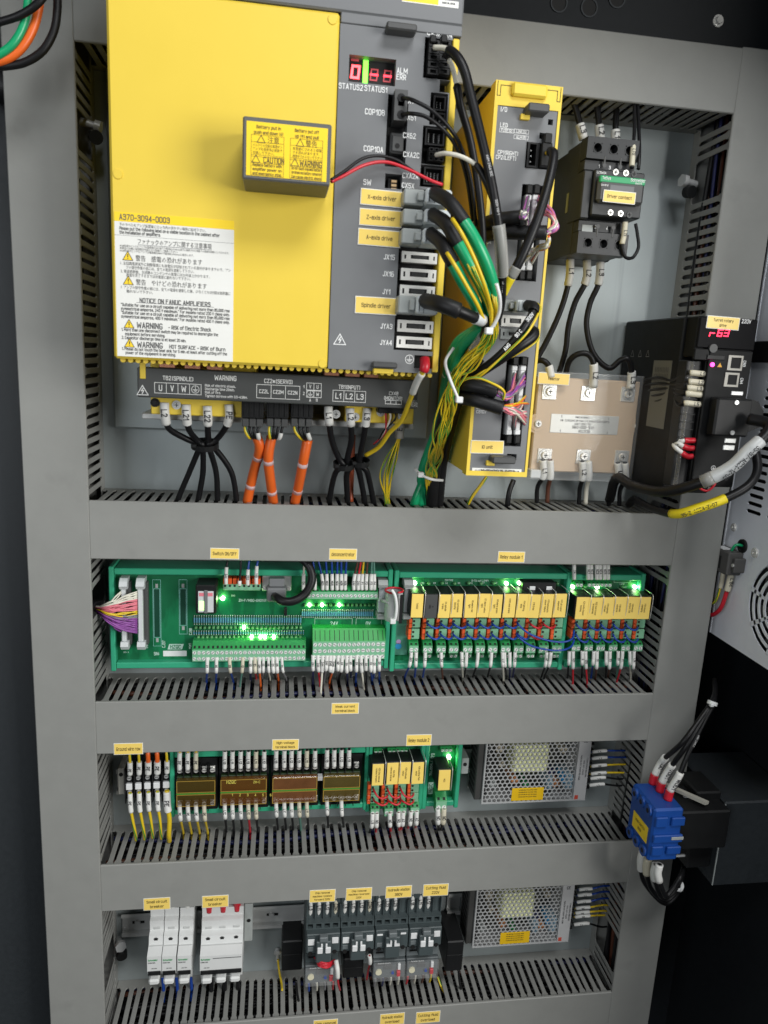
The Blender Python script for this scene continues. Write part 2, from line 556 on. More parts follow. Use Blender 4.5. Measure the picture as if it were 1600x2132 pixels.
def wear(m, scale, stretch, lo, hi, gain):
    """marks with a shape of their own (smudges, scratches) mixed into the base colour"""
    nt = m.node_tree
    b = nt.nodes["Principled BSDF"]
    src = b.inputs["Base Color"].links[0].from_socket
    tc = nt.nodes.new("ShaderNodeTexCoord")
    mp = nt.nodes.new("ShaderNodeMapping")
    mp.inputs["Scale"].default_value = stretch
    nt.links.new(tc.outputs["Object"], mp.inputs[0])
    n = nt.nodes.new("ShaderNodeTexNoise")
    n.inputs["Scale"].default_value = scale
    n.inputs["Detail"].default_value = 4
    nt.links.new(mp.outputs[0], n.inputs["Vector"])
    r = nt.nodes.new("ShaderNodeMapRange")
    r.inputs[1].default_value, r.inputs[2].default_value = lo, hi
    nt.links.new(n.outputs[0], r.inputs[0])
    mx = nt.nodes.new("ShaderNodeMix")
    mx.data_type = 'RGBA'
    mx.blend_type = 'MULTIPLY'
    nt.links.new(r.outputs[0], mx.inputs[0])
    nt.links.new(src, mx.inputs[6])
    mx.inputs[7].default_value = (gain, gain, gain, 1)
    nt.links.new(mx.outputs[2], b.inputs["Base Color"])
wear(M_duct, 16, (1, 1, 1), .64, .74, .90)
wear(M_duct, 5, (1, 1, 1), .5, .8, .96)
wear(M_galv, 30, (1, 1, .04), .66, .72, .82)
wear(M_galv, 22, (.06, 1, 1), .68, .73, 1.25)
wear(M_galv, 6, (1, 1, 1), .5, .75, .85)
wear(M_yel, 7, (1, 1, 1), .55, .8, .95)
wear(M_grey, 12, (1, 1, 1), .6, .75, .90)
wear(M_pcb, 45, (1, 1, .3), .52, .58, 1.5)
# ================================================================ setting: mounting panel, cabinet
structure("mounting_panel", MB().box(-60, 748, -2.5, 0, -900, 640), M_galv)
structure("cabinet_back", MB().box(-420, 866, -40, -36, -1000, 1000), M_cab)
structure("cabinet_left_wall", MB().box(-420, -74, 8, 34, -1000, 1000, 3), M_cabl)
structure("cabinet_right_wall", MB().box(862, 870, -36, 470, -1000, 1000), M_cab)  # depth extended towards the viewer to shade the lower right
structure("unseen_shade_roof", MB().box(-420, 870, -40, 285, 600, 606), M_cab)  # unseen roof added to shade the top duct and the upper left
o = structure("cabinet_top_frame", MB().box(-60, 860, 1, 58, 494, 599, 3), M_cab)
for u, v in ((1165, 5), (1228, 15), (1286, -4)):
    x, z = at(u, v, 59)
    b = MB().ring((x, 58.2, z), (0, 1, 0), 8.0, 9.4, 1.0, 24)
    g = part("hole_rim", b, M_cabl, o)
    part("hole", MB().cyl((x, 57.0, z), (0, 1, 0), 8.2, 1.3, 24), M_hole, o)
x, z = at(1500, 40, 62)
b = MB().cyl((x, 58, z), (0, 1, 0), 6.2, 1.2, 20)
b.cyl((x, 59, z), (0, 1, 0), 4.4, 3.2, 12, 3.4)
part("screw", b, M_steel, o)

# light grey sheet on the right wall with vent slots and a round fan grille
XS = 772
def slot_sheet():
    b = MB()
    def q(d0, d1, z0, z1):
        b.box(XS, XS + 1.5, d0, d1, z0, z1)
    zt, zb = 300, -188
    cols = [(90, 118), (128, 156), (166, 194), (204, 232)]
    z_lo, z_hi, pit, sw = -18, 172, 9.7, 4.6
    q(55, 90, zb, zt)
    q(90, 240, z_hi, zt)
    n = int((z_hi - z_lo) / pit)
    z = z_lo
    for k in range(n):
        x0 = 90
        for j, (a, c) in enumerate(cols):
            nx = cols[j + 1][0] if j + 1 < len(cols) else 240
            q(a, c, z + sw, z + pit)
            q(c, nx, z, z + pit)
            # rounded slot ends
            b.prism([(a, z), (a + 2.2, z), (a, z + 2.2)], XS, XS + 1.5, 'x')
            b.prism([(a, z + sw), (a + 2.2, z + sw), (a, z + sw - 2.2)], XS, XS + 1.5, 'x')
            b.prism([(c, z), (c - 2.2, z), (c, z + 2.2)], XS, XS + 1.5, 'x')
            b.prism([(c, z + sw), (c - 2.2, z + sw), (c, z + sw - 2.2)], XS, XS + 1.5, 'x')
        z += pit
    q(90, 240, z, z_hi)
    q(240, 262, z_lo, zt)
    # zone of the fan: square d 114..242, z -180..-52, around it plain sheet
    q(90, 114, zb, z_lo)
    q(114, 242, -52, z_lo)
    q(114, 242, zb, -180)
    q(242, 262, zb, z_lo)
    cd, cz = 178.2, -115.9
    def pt(r, w):
        return (XS, cd + r * math.cos(w), cz + r * math.sin(w))
    def seg(r0, r1, w0, w1, n=6, square=False):
        vs, fs = [], []
        for i in range(n + 1):
            w = w0 + (w1 - w0) * i / n
            ro = r1
            if square:
                ro = 64.0 / max(abs(math.cos(w)), abs(math.sin(w)))
            for e in (0, 1.5):
                a, c = pt(r0, w), pt(ro, w)
                vs += [(a[0] + e, a[1], a[2]), (c[0] + e, c[1], c[2])]
        for i in range(n):
            k = i * 4
            fs += [(k, k + 1, k + 5, k + 4), (k + 2, k + 6, k + 7, k + 3), (k, k + 4, k + 6, k + 2), (k + 1, k + 3, k + 7, k + 5)]
        b.add(vs, fs)
    seg(56.5, 64, 0, 2 * math.pi, 48, True)
    rings = [(47, 50.5), (37, 40.5), (27, 30.5), (17, 20.5)]
    for r0, r1 in rings:
        seg(r0, r1, 0, 2 * math.pi, 40)
    seg(0.5, 10.5, 0, 2 * math.pi, 24)
    for k in range(4):
        w = math.pi * 2 * k / 4 + 0.60
        seg(10, 57, w - 0.055, w + 0.055, 2)
        seg(30, 57, w + 0.74, w + 0.84, 2)
    return b
vent_sheet = thing("vent_panel", "light grey sheet with slots and round fan grille on right wall", "panel", (XS, 55, -188))
part("sheet", slot_sheet(), M_wpanel, vent_sheet)
part("housing", MB().box(XS + 26, 861, 56, 261, -187, 299, 2), M_cab, vent_sheet)
part("housing_side", MB().box(XS + 1.6, 861, 54.5, 56, -187.5, 299.5).box(XS + 1.6, 861, 54.5, 262, -188.4, -187.1), M_cab, vent_sheet)
part("folded_edge", MB().box(XS - 1, XS + 1, 54.2, 57.5, -188, 300, .5), M_wpanel, vent_sheet)
part("dark_strap", MB().box(XS - 3, XS - .4, 54, 260, 161, 186, 1), M_blk, vent_sheet)
fan = thing("cooling_fan", "dark fan behind the round grille of the light grey sheet", "fan", (XS + 6, 178, -116))
part("housing", MB().ring((XS + 4, 178.2, -115.9), (1, 0, 0), 54, 60, 10, 28), M_blk, fan)
for k in range(7):
    w = 2 * math.pi * k / 7
    b = MB()
    vs = []
    for r in (14, 53):
        for e, s in ((0, -0.3), (6, 0.3)):
            vs.append((XS + 6 + e, 178.2 + r * math.cos(w + s), -115.9 + r * math.sin(w + s)))
    b.add(vs + [(x + .8, d, z) for x, d, z in vs], [(0, 1, 3, 2), (4, 6, 7, 5), (0, 4, 5, 1), (2, 3, 7, 6), (0, 2, 6, 4), (1, 5, 7, 3)])
    part("blade", b, M_dgrey, fan)
part("hub", MB().cyl((XS + 3.5, 178.2, -115.9), (1, 0, 0), 17, 9, 24), M_blk, fan)
for i, (u, v, r) in enumerate(((1528, 1098, 5.2), (1572, 1151, 6.2))):
    d, z = atx(u, v, XS - 1)
    b = MB().cyl((XS - .1, d, z), (-1, 0, 0), r, 1.2, 18)
    b.ring((XS - 1.2, d, z), (-1, 0, 0), r * .35, r * .8, 1.0, 18)
    solo("sheet_rivet", b, M_steel, ("upper" if i == 0 else "lower, larger") + " round steel fastener on the light grey vent sheet", "fastener", "fasteners on the vent sheet")
d, z = atx(1547, 1137, XS - 1)
b = MB().ring((XS - .1, d, z), (-1, 0, 0), 6, 8.5, 2.5, 20)
b.cyl((XS - .05, d, z), (-1, 0, 0), 7, .4, 20)
solo("cable_grommet", b, M_hole, "black round grommet in the light grey vent sheet", "grommet")

# ================================================================ slotted cable ducts
PIT, FW = 10.8, 6.1
def finger_outline():
    return [(-PIT / 2, 11.5), (-PIT / 2, 13.2), (-FW / 2 - .6, 15.2), (-FW / 2, 17.5), (-FW / 2, 70), (-4.3, 73), (-4.3, 76.5),
            (4.3, 76.5), (4.3, 73), (FW / 2, 70), (FW / 2, 17.5), (FW / 2 + .6, 15.2), (PIT / 2, 13.2), (PIT / 2, 11.5)]
_o = finger_outline()
def finger_mesh(vertical):
    """one duct finger: the outline as a 1.7 mm tongue with softened rims"""
    n = len(_o)
    def ins(a):
        return a - .45 if a > 0 else a + .45
    vs = []
    for e, k in ((-.85, 1), (-.4, 0), (.4, 0), (.85, 1)):
        for a, d in _o:
            q = ins(a) if k and 14 < d else a
            vs.append((e, d, q) if vertical else (q, d, e))
    fs = [tuple(range(n)), tuple(range(4 * n - 1, 3 * n - 1, -1))]
    for l in range(3):
        fs += [(l * n + i, l * n + (i + 1) % n, (l + 1) * n + (i + 1) % n, (l + 1) * n + i) for i in range(n)]
    return MB().add(vs, fs).mesh("finger", [M_duct])
_fh, _fv = finger_mesh(False), finger_mesh(True)

def bend(objs):
    for o in objs:
        o.rotation_euler = (random.gauss(0, .006), random.gauss(0, .012), random.gauss(0, .008))

def horiz_duct(label, z0, z1, x0=0.6, x1=689.4, top=True, bottom=False):
    t = thing("cable_duct", label, "cable duct", ((x0 + x1) / 2, 0, z0), "grey slotted cable ducts")
    part("cover", MB().box(x0, x1, 76.8, 81, z0 - 1.2, z1 + 1.2, 1.0), M_duct, t)
    b = MB().box(x0, x1, .3, 2.3, z0 + 2, z1 - 2)
    b.box(x0, x1, .3, 12, z1 - 1.8, z1)
    b.box(x0, x1, .3, 12, z0, z0 + 1.8)
    part("base", b, M_duct, t)
    n = int((x1 - x0) / PIT)
    off = (x1 - x0 - n * PIT) / 2 + PIT / 2
    xs = [x0 + off + i * PIT for i in range(n)]
    for on, z in ((top, z1 - .9), (bottom, z0 + .9)):
        if on:
            bend(copies("finger", _fh, t, [(x, 0, z) for x in xs]))
        else:
            b = MB()
            for x in xs:
                b.prism([(x + a, d) for a, d in _o], z - .9, z + .9, 'z')
            part("far_side_fingers", b, M_duct, t, kind="stuff")
    return t

def vert_duct(label, x0, x1, z0, z1, inner, skip=()):
    t = thing("cable_duct", label, "cable duct", ((x0 + x1) / 2, 0, z0), "grey slotted cable ducts")
    part("cover", MB().box(x0 - 1.0, x1 + 1.0, 76.8, 81.4, z0, z1, 1.0), M_duct, t)
    b = MB().box(x0 + 2, x1 - 2, .3, 2.3, z0, z1)
    b.box(x0, x0 + 1.8, .3, 12, z0, z1)
    b.box(x1 - 1.8, x1, .3, 12, z0, z1)
    part("base", b, M_duct, t)
    n = int((z1 - z0) / PIT)
    zs = [z0 + PIT / 2 + i * PIT for i in range(n)]
    xi = x1 - .9 if inner == 'R' else x0 + .9
    xo = x0 + .9 if inner == 'R' else x1 - .9
    shown = [z for z in zs if not any(a < z < c for a, c in skip)]
    bend(copies("finger", _fv, t, [(xi, 0, z) for z in shown if not any(a < z < c for a, c in HID)]))
    b = MB()
    for z in zs:
        b.add([(xo + e, d, z + a) for e in (-.9, .9) for a, d in _o], [tuple(range(14)), tuple(range(27, 13, -1))] + [(i, (i + 1) % 14, 14 + (i + 1) % 14, 14 + i) for i in range(14)])
    part("far_side_fingers", b, M_duct, t, kind="stuff")
    return t

HZ = {'t1': 488.7, 'b1': 425.6, 't2': -26.1, 'b2': -89.6, 't3': -263.2, 'b3': -326.9, 't4': -478.1, 'b4': -540.2, 't5': -721.0, 'b5': -784}
HID = [(HZ['b1'] - 2, HZ['t1'] + 2), (HZ['b2'] - 2, HZ['t2'] + 2), (HZ['b3'] - 2, HZ['t3'] + 2), (HZ['b4'] - 2, HZ['t4'] + 2)]
horiz_duct("grey slotted horizontal duct at the top, right of the yellow amplifier", HZ['b1'], HZ['t1'], top=False, bottom=True)
horiz_duct("grey slotted horizontal duct under the yellow amplifier", HZ['b2'], HZ['t2'])
horiz_duct("grey slotted horizontal duct under the two green relay boards", HZ['b3'], HZ['t3'])
horiz_duct("grey slotted horizontal duct below the amber terminal blocks", HZ['b4'], HZ['t4'])
horiz_duct("lowest grey slotted horizontal duct under breakers and contactors", HZ['b5'], HZ['t5'])
vert_duct("tall grey slotted duct down the left side of the panel", -64, 0, -800, 620, 'R', skip=[(-168, -132), (332, 366), (-668, -632)])
vert_duct("tall grey slotted duct down the right side of the panel", 690, 751, -800, 491, 'L', skip=[(344, 384), (-152, -122), (-690, -640)])

# wires lying inside the ducts, seen through the slots
def bundle(zc, x0, x1, mats, n=26, vertical=False):
    b = MB()
    for k in range(n):
        b.cur = k % len(mats)
        o1, o2 = random.uniform(-24, 22), random.uniform(8, 66)
        pts = []
        for i in range(13):
            s = x0 + (x1 - x0) * i / 12
            w = zc + o1 + 5 * math.sin(i * .9 + k)
            dd = o2 + 5 * math.sin(i * .7 + k * 2)
            pts.append((w, dd, s) if vertical else (s, dd, w))
        b.tube(smooth(pts, 3), random.uniform(1.6, 4.2), 6)
    o = link("wire_bundle", b.mesh("wire_bundle", mats))
    tag(o, None, None, None, "stuff")
    return o
def lab(o, l):
    o["label"] = l
    o["category"] = "wires"
for i, (a, c) in enumerate((('b1', 't1'), ('b2', 't2'), ('b3', 't3'), ('b4', 't4'), ('b5', 't5'))):
    o = bundle((HZ[a] + HZ[c]) / 2, 4, 686, [M_cable, M_cable, M_sleeve, M_cable, M_navy, M_cable, M_cable, M_sleeve, M_cable, M_brn, M_cable] if i else [M_cable], 26)
    lab(o, "loose wires inside the " + ("top", "second", "third", "fourth", "lowest")[i] + " horizontal duct, seen through its slots")
lab(bundle(-32, -790, 600, [M_cable, M_brn, M_cable, M_cable, M_cable, M_orange, M_cable, M_cable], 20, True), "loose wires inside the left vertical duct, seen through its slots")
lab(bundle(720, -790, 480, [M_cable, M_navy, M_cable, M_brn, M_cable], 20, True), "loose wires inside the right vertical duct, seen through its slots")

# hex bolts with black caps poking through the vertical ducts
def hex_bolt(u, v, d, label, ax=(1, 0, -.25)):
    p = P(u, v, d)
    t = thing("hex_bolt", label, "bolt", p, "hex bolts at the vertical ducts")
    a = Vector(ax).normalized()
    q = Vector(p)
    part("shank", MB().cyl(tuple(q - a * 14), tuple(a), 4.2, 16, 14), M_zinc, t)
    part("head", MB().cyl(tuple(q + a * 1), tuple(a), 7.5, 6, 6), M_zinc, t)
    part("cap", MB().cyl(tuple(q + Vector((2, 0, -11))), (.2, 1, -.2), 7, 9, 16), M_blk, t)
hex_bolt(196, 262, 30, "hex bolt with black cap beside the left duct, near the yellow amplifier")
hex_bolt(1430, 378, 28, "hex bolt with black cap in the right duct, near the contactor", (-1, .2, .1))
hex_bolt(250, 1967, 14, "hex bolt with black cap left of the small circuit breakers", (.4, 1, .2))
# ================================================================ shared small builders
def plate(holes, x0, x1, z0, z1, d0, d1):
    """front plate with rectangular openings: front faces plus the walls of every edge"""
    b = MB()
    xs = sorted({x0, x1, *[min(max(h[i], x0), x1) for h in holes for i in (0, 1)]})
    zs = sorted({z0, z1, *[min(max(h[i], z0), z1) for h in holes for i in (2, 3)]})
    def full(i, j):
        if i < 0 or j < 0 or i >= len(xs) - 1 or j >= len(zs) - 1: return False
        cx, cz = (xs[i] + xs[i + 1]) / 2, (zs[j] + zs[j + 1]) / 2
        return not any(h[0] < cx < h[1] and h[2] < cz < h[3] for h in holes)
    for i in range(len(xs) - 1):
        for j in range(len(zs) - 1):
            if not full(i, j): continue
            a, c, e, g = xs[i], xs[i + 1], zs[j], zs[j + 1]
            b.add([(a, d1, e), (c, d1, e), (c, d1, g), (a, d1, g)], [(0, 1, 2, 3)])
            for (di, dj, q) in ((-1, 0, [(a, e), (a, g)]), (1, 0, [(c, e), (c, g)]), (0, -1, [(a, e), (c, e)]), (0, 1, [(a, g), (c, g)])):
                if not full(i + di, j + dj):
                    (p, r), (s, t) = q
                    b.add([(p, d0, r), (s, d0, t), (s, d1, t), (p, d1, r)], [(0, 1, 2, 3)])
    return b

def T(b, s, u, v, d, h, align='C', **k):
    x, z = at(u, v, d)
    return b.text(s, (x, d, z), h, align=align, **k)

def triangle_mark(b, x, z, d, s, w):
    a, c, e = (x - s * .58, z - s * .5), (x + s * .58, z - s * .5), (x, z + s * .5)
    b.line(a, c, w, d); b.line(c, e, w, d); b.line(e, a, w, d)

def bolt_mark(b, x, z, d, s):
    b.line((x + s * .08, z + s * .22), (x - s * .12, z - s * .08), s * .1, d)
    b.line((x - s * .12, z - s * .08), (x + s * .12, z - s * .04), s * .1, d)
    b.line((x + s * .12, z - s * .04), (x - s * .04, z - s * .36), s * .1, d)

def earth_mark(b, x, z, d, r, w):
    n = 16
    for i in range(n):
        a, c = 2 * math.pi * i / n, 2 * math.pi * (i + 1) / n
        b.line((x + r * math.cos(a), z + r * math.sin(a)), (x + r * math.cos(c), z + r * math.sin(c)), w, d)
    b.line((x, z + r * .75), (x, z - r * .05), w, d)
    for k, q in enumerate((.62, .4, .18)):
        b.line((x - r * q, z - r * (.05 + .25 * k)), (x + r * q, z - r * (.05 + .25 * k)), w, d)

def sticker(label, lines, x0, x1, z0, z1, d, h=None, ink=None, right=(1, 0, 0), up=(0, 0, 1)):
    """printed yellow note behind clear film"""
    t = thing("name_label", label, "label", ((x0 + x1) / 2, d, z0), "yellow name labels stuck on the equipment")
    part("film", MB().box(x0 - .7, x1 + .7, d, d + .25, z0 - .7, z1 + .7), M_paper, t)
    part("paper", MB().box(x0, x1, d + .2, d + .5, z0, z1), M_sticker, t)
    b = MB()
    n = len(lines)
    H = z1 - z0
    h = h or min(H / n * .42, H * .3)
    for i, l in enumerate(lines):
        b.text(l, ((x0 + x1) / 2, d + .62, z1 - H * (i + .5) / n * (.86 if n > 1 else 1) - (H * .07 if n > 1 else 0)), h, wmax=(x1 - x0) * .86)
    part("lettering", b, ink or M_brownink, t)
    t.rotation_euler = (0, random.gauss(0, .007), 0)
    return t

def pt_sticker(label, lines, u0, v0, u1, v1, d, h=None):
    x0, x1, z0, z1 = RC(u0, v0, u1, v1, d)
    return sticker(label, lines, x0, x1, z0, z1, d, h)

# ================================================================ servo amplifier
AX0, AX1, AXM, AZ0, AZ1, AD = 56.0, 352.0, 247.0, 130.0, 427.5, 200.0
amp = thing("servo_amplifier", "large yellow and grey servo amplifier filling the upper left", "amplifier", (204, 0, 47))
part("mounting_flange", MB().box(14.5, 385, .3, 14, 47, 560, 2.5), M_galv, amp)
b = MB().box(AX0 + 3, AX1 - 1.5, 14, 182, AZ0 + 3, 470, 1.5)
part("chassis", b, M_yel, amp)
b = MB().box(AX0, AXM, 150, AD, AZ0, AZ1, 2.2)
cov = part("front_cover", b, M_yel, amp, label="broad plain yellow front cover")
b = MB()
n = 44
for i in range(n):
    x = AX0 + 6 + (AX1 - AX0 - 12) * i / (n - 1)
    b.cyl((x, 176, AZ0 - 1.2), (0, 1, 0), 2.3, 16, 8)
part("louver_edge", b, M_yel, amp)
for u, v in ((246, 362), (693, 40), (672, 757)):
    x, z = at(u, v, AD)
    part("screw_cap", MB().cyl((x, AD - .5, z), (0, 1, 0), 4.2, 1.3, 20, 3.8), M_yel, cov)
part("edge_strip", MB().box(AX1 - 6, AX1, 150, AD - .6, AZ0 + 2, AZ1 - 9, .8), M_yel, amp)
Hn = {}
def hole(n, u0, v0, u1, v1):
    Hn[n] = RC(u0, v0, u1, v1, AD)
    return Hn[n]
holes = [hole('disp', 728, 112, 823, 179), hole('cx3', 886, 76, 939, 167), hole('n1', 917, 165, 937, 193), hole('cx6', 898, 191, 930, 262),
         hole('cxa', 882, 260, 928, 345), hole('cxb', 877, 341, 925, 392), hole('cop', 809, 195, 844, 349), hole('sw', 803, 360, 837, 394),
         hole('j', 838, 390, 914, 733), hole('gnd', 864, 739, 900, 768)]
gp = part("grey_panel", plate(holes, AXM + .4, AX1 - 6.2, AZ0 + .5, AZ1 - 8, 186, AD - .4), M_grey, amp, label="grey connector panel with white print")
part("recess_back", MB().box(AXM + 2, AX1 - 8, 182.5, 186.5, AZ0 + 3, AZ1 - 10), M_hole, gp)
top = part("top_cover", MB().box(AX0 + 2, AX1 + 1.5, 120, AD + .6, AZ1 + .8, 500, 1.5), M_grey, amp, label="grey upper cover above the yellow front")
# the part of the grey top that comes down over the right column
part("top_cover_skirt", MB().box(AXM + .6, AX1 + 1.4, 150, AD + .4, AZ1 - 7.6, AZ1 + .7, .6), M_grey, amp)
x0, x1, z0, z1 = RC(806, 38, 868, 70, AD + 12)
part("latch_tab", MB().box(x0, x1, AD, AD + 14, z0 + 1, z1 - 2, 1.2), M_dgrey, amp)
x0, x1, z0, z1 = RC(838, -12, 955, 17, AD + 1)
rl = part("rating_label", MB().box(x0, x1, AD + .6, AD + .9, z0, z1), M_paper, amp)
xm = x0 + (x1 - x0) * .64
part("yellow_field", MB().box(x0, xm, AD + .85, AD + 1.05, z0 + .8, z1), M_pyel, rl)
part("lettering", MB().text("us", ((xm + x1) / 2 - 4, AD + 1.1, z0 + 8), 4).text("MADE IN JAPAN", ((xm + x1) / 2, AD + 1.1, z0 + 3), 1.3), M_ink, rl)
x0, x1, z0, z1 = RC(775, 752, 827, 768, AD + 8)
lt = part("lower_latch", MB().box(x0, x1, AD, AD + 11, z0, z1, 1.5), M_dgrey, amp)
part("yellow_hook", MB().box(x0 + 2, x1 - 3, AD - 2, AD + 6, z0 - 5, z0 - .4, .6), M_yel, lt)

# printed names on the grey panel
pr_ = MB()
D = AD - .1
for s, u, v, h in (("ALM", 838, 147, 3.9), ("ERR", 836, 160, 3.9), ("STATUS2", 731, 180, 4.0), ("STATUS1", 783, 185, 4.0), ("COP10B", 781, 233, 4.1),
                   ("CX1", 852, 209, 3.9), ("CX61", 854, 244, 3.9), ("CX62", 853, 282, 3.9), ("COP10A", 778, 310, 4.1), ("CXA2C", 857, 322, 3.9), ("CXA2A", 855, 366, 3.9),
                   ("CX5X", 850, 386, 3.8), ("SW", 765, 379, 4.2), ("CX3/CX4", 916, 69, 4.2), ("JX15", 811, 535, 4.0), ("JX16", 809, 570, 4.0),
                   ("JY1", 805, 607, 4.0), ("JYA3", 805, 679, 4.0), ("JYA4", 804, 713, 4.0)):
    T(pr_, s, u, v, D, h)
x, z = at(708, 706, D)
triangle_mark(pr_, x, z, D, 9.5, .8); bolt_mark(pr_, x, z, D, 9)
x, z = at(853, 748, D)
earth_mark(pr_, x, z, D, 4.0, .6)
part("lettering", pr_, M_print, gp)

# seven segment display
dx0, dx1, dz0, dz1 = Hn['disp']
disp = part("status_display", MB().box(dx0, dx1, 186.5, 190, dz0, dz1), M_hole, amp, label="red and green status display")
M_seg = mat("red_segment", (1.0, 0.03, 0.05), .4, var=0, emit=4.5)
M_segoff = mat("dim_red_segment", (0.45, 0.06, 0.07), .4, var=0, emit=.35)
M_segw = mat("bright_red_segment", (1.0, 0.06, 0.07), .4, var=0, emit=5.5)
M_ledg = mat("green_bar_led", (0.15, 1.0, 0.05), .4, var=0, emit=3.2)
def seg7(b, x, z, w, h, t, segs, d, sl=.1):
    S = {'a': ((-w, h), (w, h)), 'g': ((-w, 0), (w, 0)), 'd': ((-w, -h), (w, -h)), 'b': ((w, h), (w, 0)), 'c': ((w, 0), (w, -h)), 'f': ((-w, h), (-w, 0)), 'e': ((-w, 0), (-w, -h))}
    for s in segs:
        (a, c), (e, g) = S[s]
        b.line((x + a + sl * c, z + c), (x + e + sl * g, z + g), t, d)
x, z = at(741, 147, 193)
def digit(u, v, on, off, w=3.0, h=4.6, t=2.0, m=M_segw):
    x, z = at(u, v, 193)
    if off:
        q = MB(); seg7(q, x, z, w, h, t * .7, off, 190.4); part("unlit_segments", q, M_segoff, disp)
    q = MB(); seg7(q, x, z, w, h, t, on, 190.6); part("lit_segments", q, m, disp)
digit(741, 147, "abcdef", "")
digit(780, 153, "g", "abcdef", 2.8, 4.3, 1.7, M_seg)
digit(808, 156, "g", "abcdef", 2.8, 4.3, 1.7, M_seg)
x, z = at(762, 148, 193)
part("green_bar", MB().box(x - 2.2, x + 2.2, 190, 190.9, z - 9, z + 9.5), M_ledg, disp)
x, z = at(740, 122, 193)
part("red_bar", MB().box(x - 3.5, x + 3.5, 190, 190.7, z - .8, z + .8), M_segoff, disp)

# black connectors in the recesses
def socket(u0, v0, u1, v1, dfr, pins, name="socket", m=M_blk):
    x0, x1, z0, z1 = RC(u0, v0, u1, v1, AD)
    b = plate([(x0 + 1.4, x1 - 1.4, z0 + 1.4, z1 - 1.4)], x0, x1, z0, z1, 186, dfr)
    o = part(name, b, m, amp)
    b = MB()
    for i in range(pins[0]):
        for j in range(pins[1]):
            b.box(x0 + 4 + (x1 - x0 - 8) * i / max(1, pins[0] - 1) - .3, x0 + 4 + (x1 - x0 - 8) * i / max(1, pins[0] - 1) + .3, 187, 193, z0 + 4 + (z1 - z0 - 8) * j / max(1, pins[1] - 1) - .3, z0 + 4 + (z1 - z0 - 8) * j / max(1, pins[1] - 1) + .3)
    part("pins", b, M_zinc, o)
    return o
socket(905, 196, 929, 230, 198, (2, 3))
socket(903, 231, 928, 259, 198, (2, 3))
socket(888, 262, 926, 303, 198, (3, 5))
socket(885, 345, 923, 386, 198, (4, 6))
def plug(u0, v0, u1, v1, d1, cols, rows, name="plug"):
    x0, x1, z0, z1 = RC(u0, v0, u1, v1, AD)
    o = part(name, MB().box(x0, x1, 187, d1 - 3, z0, z1, .6), M_blk, amp)
    w, h = (x1 - x0) / cols, (z1 - z0) / rows
    for i in range(cols):
        for j in range(rows):
            part("plug_cell", plate([(x0 + i * w + w * .25, x0 + (i + 1) * w - w * .25, z0 + j * h + h * .25, z0 + (j + 1) * h - h * .25)],
                                    x0 + i * w + .35, x0 + (i + 1) * w - .35, z0 + j * h + .35, z0 + (j + 1) * h - .35, d1 - 3, d1), M_blk, o)
    return o
pA = plug(892, 84, 912, 160, AD + 4, 1, 5)
pB = plug(914, 84, 935, 160, AD + 4, 1, 5)
for (u0, u1) in ((896, 908), (919, 931)):
    x0, x1, z0, z1 = RC(u0, 72, u1, 90, AD + 4)
    part("plug_latch", MB().box(x0, x1, AD - 2, AD + 6, z0, z1, .8), M_blk, pA if u0 < 910 else pB)
plug(893, 306, 924, 338, AD + 2, 3, 3)
# fibre optic transceiver and optical plug
x0, x1, z0, z1 = RC(823, 186, 846, 253, AD + 8)
ft = part("optical_plug", plate([(x0 + 3, x1 - 2.5, z0 + 11.5, z0 + 17.5)], x0, x1, z0, z1, 186, AD + 10), M_dgrey, amp)
for v in (203, 238):
    x, z = at(836, v, AD + 10)
    part("cable_port", MB().cyl((x, AD + 9.5, z), (0, 1, 0), 3.4, 1.2, 14), M_blk, ft)
x0, x1, z0, z1 = RC(815, 272, 841, 318, AD)
part("optical_socket", MB().box(x0, x1, 186, AD - 3, z0, z1, 1).box(x0 + 1.5, x1 - .5, AD - 3.2, AD - .5, z0 + 1, z0 + 14, .6), M_dgrey, amp)
x, z = at(828, 303, AD)
part("optical_port", MB().cyl((x, AD - .7, z), (0, 1, 0), 2.2, .6, 10), M_hole, amp)
x0, x1, z0, z1 = RC(806, 362, 836, 394, AD)
part("switch_block", MB().box(x0 + 2, x1 - 2, 187, 194, z0, z1 - 2, .5), M_blk, amp)
M_tan = mat("tan_slider", (0.55, 0.38, 0.2), .5)
for k in range(4):
    zz = z1 - 4.5 - k * 3.4
    part("slide_switch", MB().box((x0 + x1) / 2 - 2, (x0 + x1) / 2 + 3, 194, 196, zz - 1.1, zz + 1.1, .3), M_tan, amp)
# ribbon sockets: metal shell with black tongue
def mdr(name, x0, x1, z0, z1, d, par, m=M_tin):
    b = plate([(x0 + 8.4, x1 - 7.6, z0 + 3.4, z1 - 2.8)], x0, x1, z0, z1, d - 8, d)
    o = part(name, b, m, par)
    n = 10
    ins = [(x0 + 8.6, z1 - 3), (x1 - 7.8, z1 - 3), (x1 - 10, z0 + 3.8), (x0 + 10.5, z0 + 3.8)]
    part("tongue", MB().prism(ins, d - 6, d - .8), M_blk, o)
    part("latch_hole", MB().box(x0 + 2.2, x0 + 4, d - 1, d + .15, z0 + 3, z1 - 3, .2).box(x1 - 3.6, x1 - 2.2, d - 1, d + .15, z0 + 3, z1 - 3, .2), M_hole, o)
    b = MB()
    for i in range(13):
        xx = x0 + 10.5 + (x1 - x0 - 20.5) * i / 12
        b.box(xx - .35, xx + .35, d - .9, d - .35, z0 + 3.8, z1 - 3.4)
    part("contacts", b, M_dgrey, o)
    return o
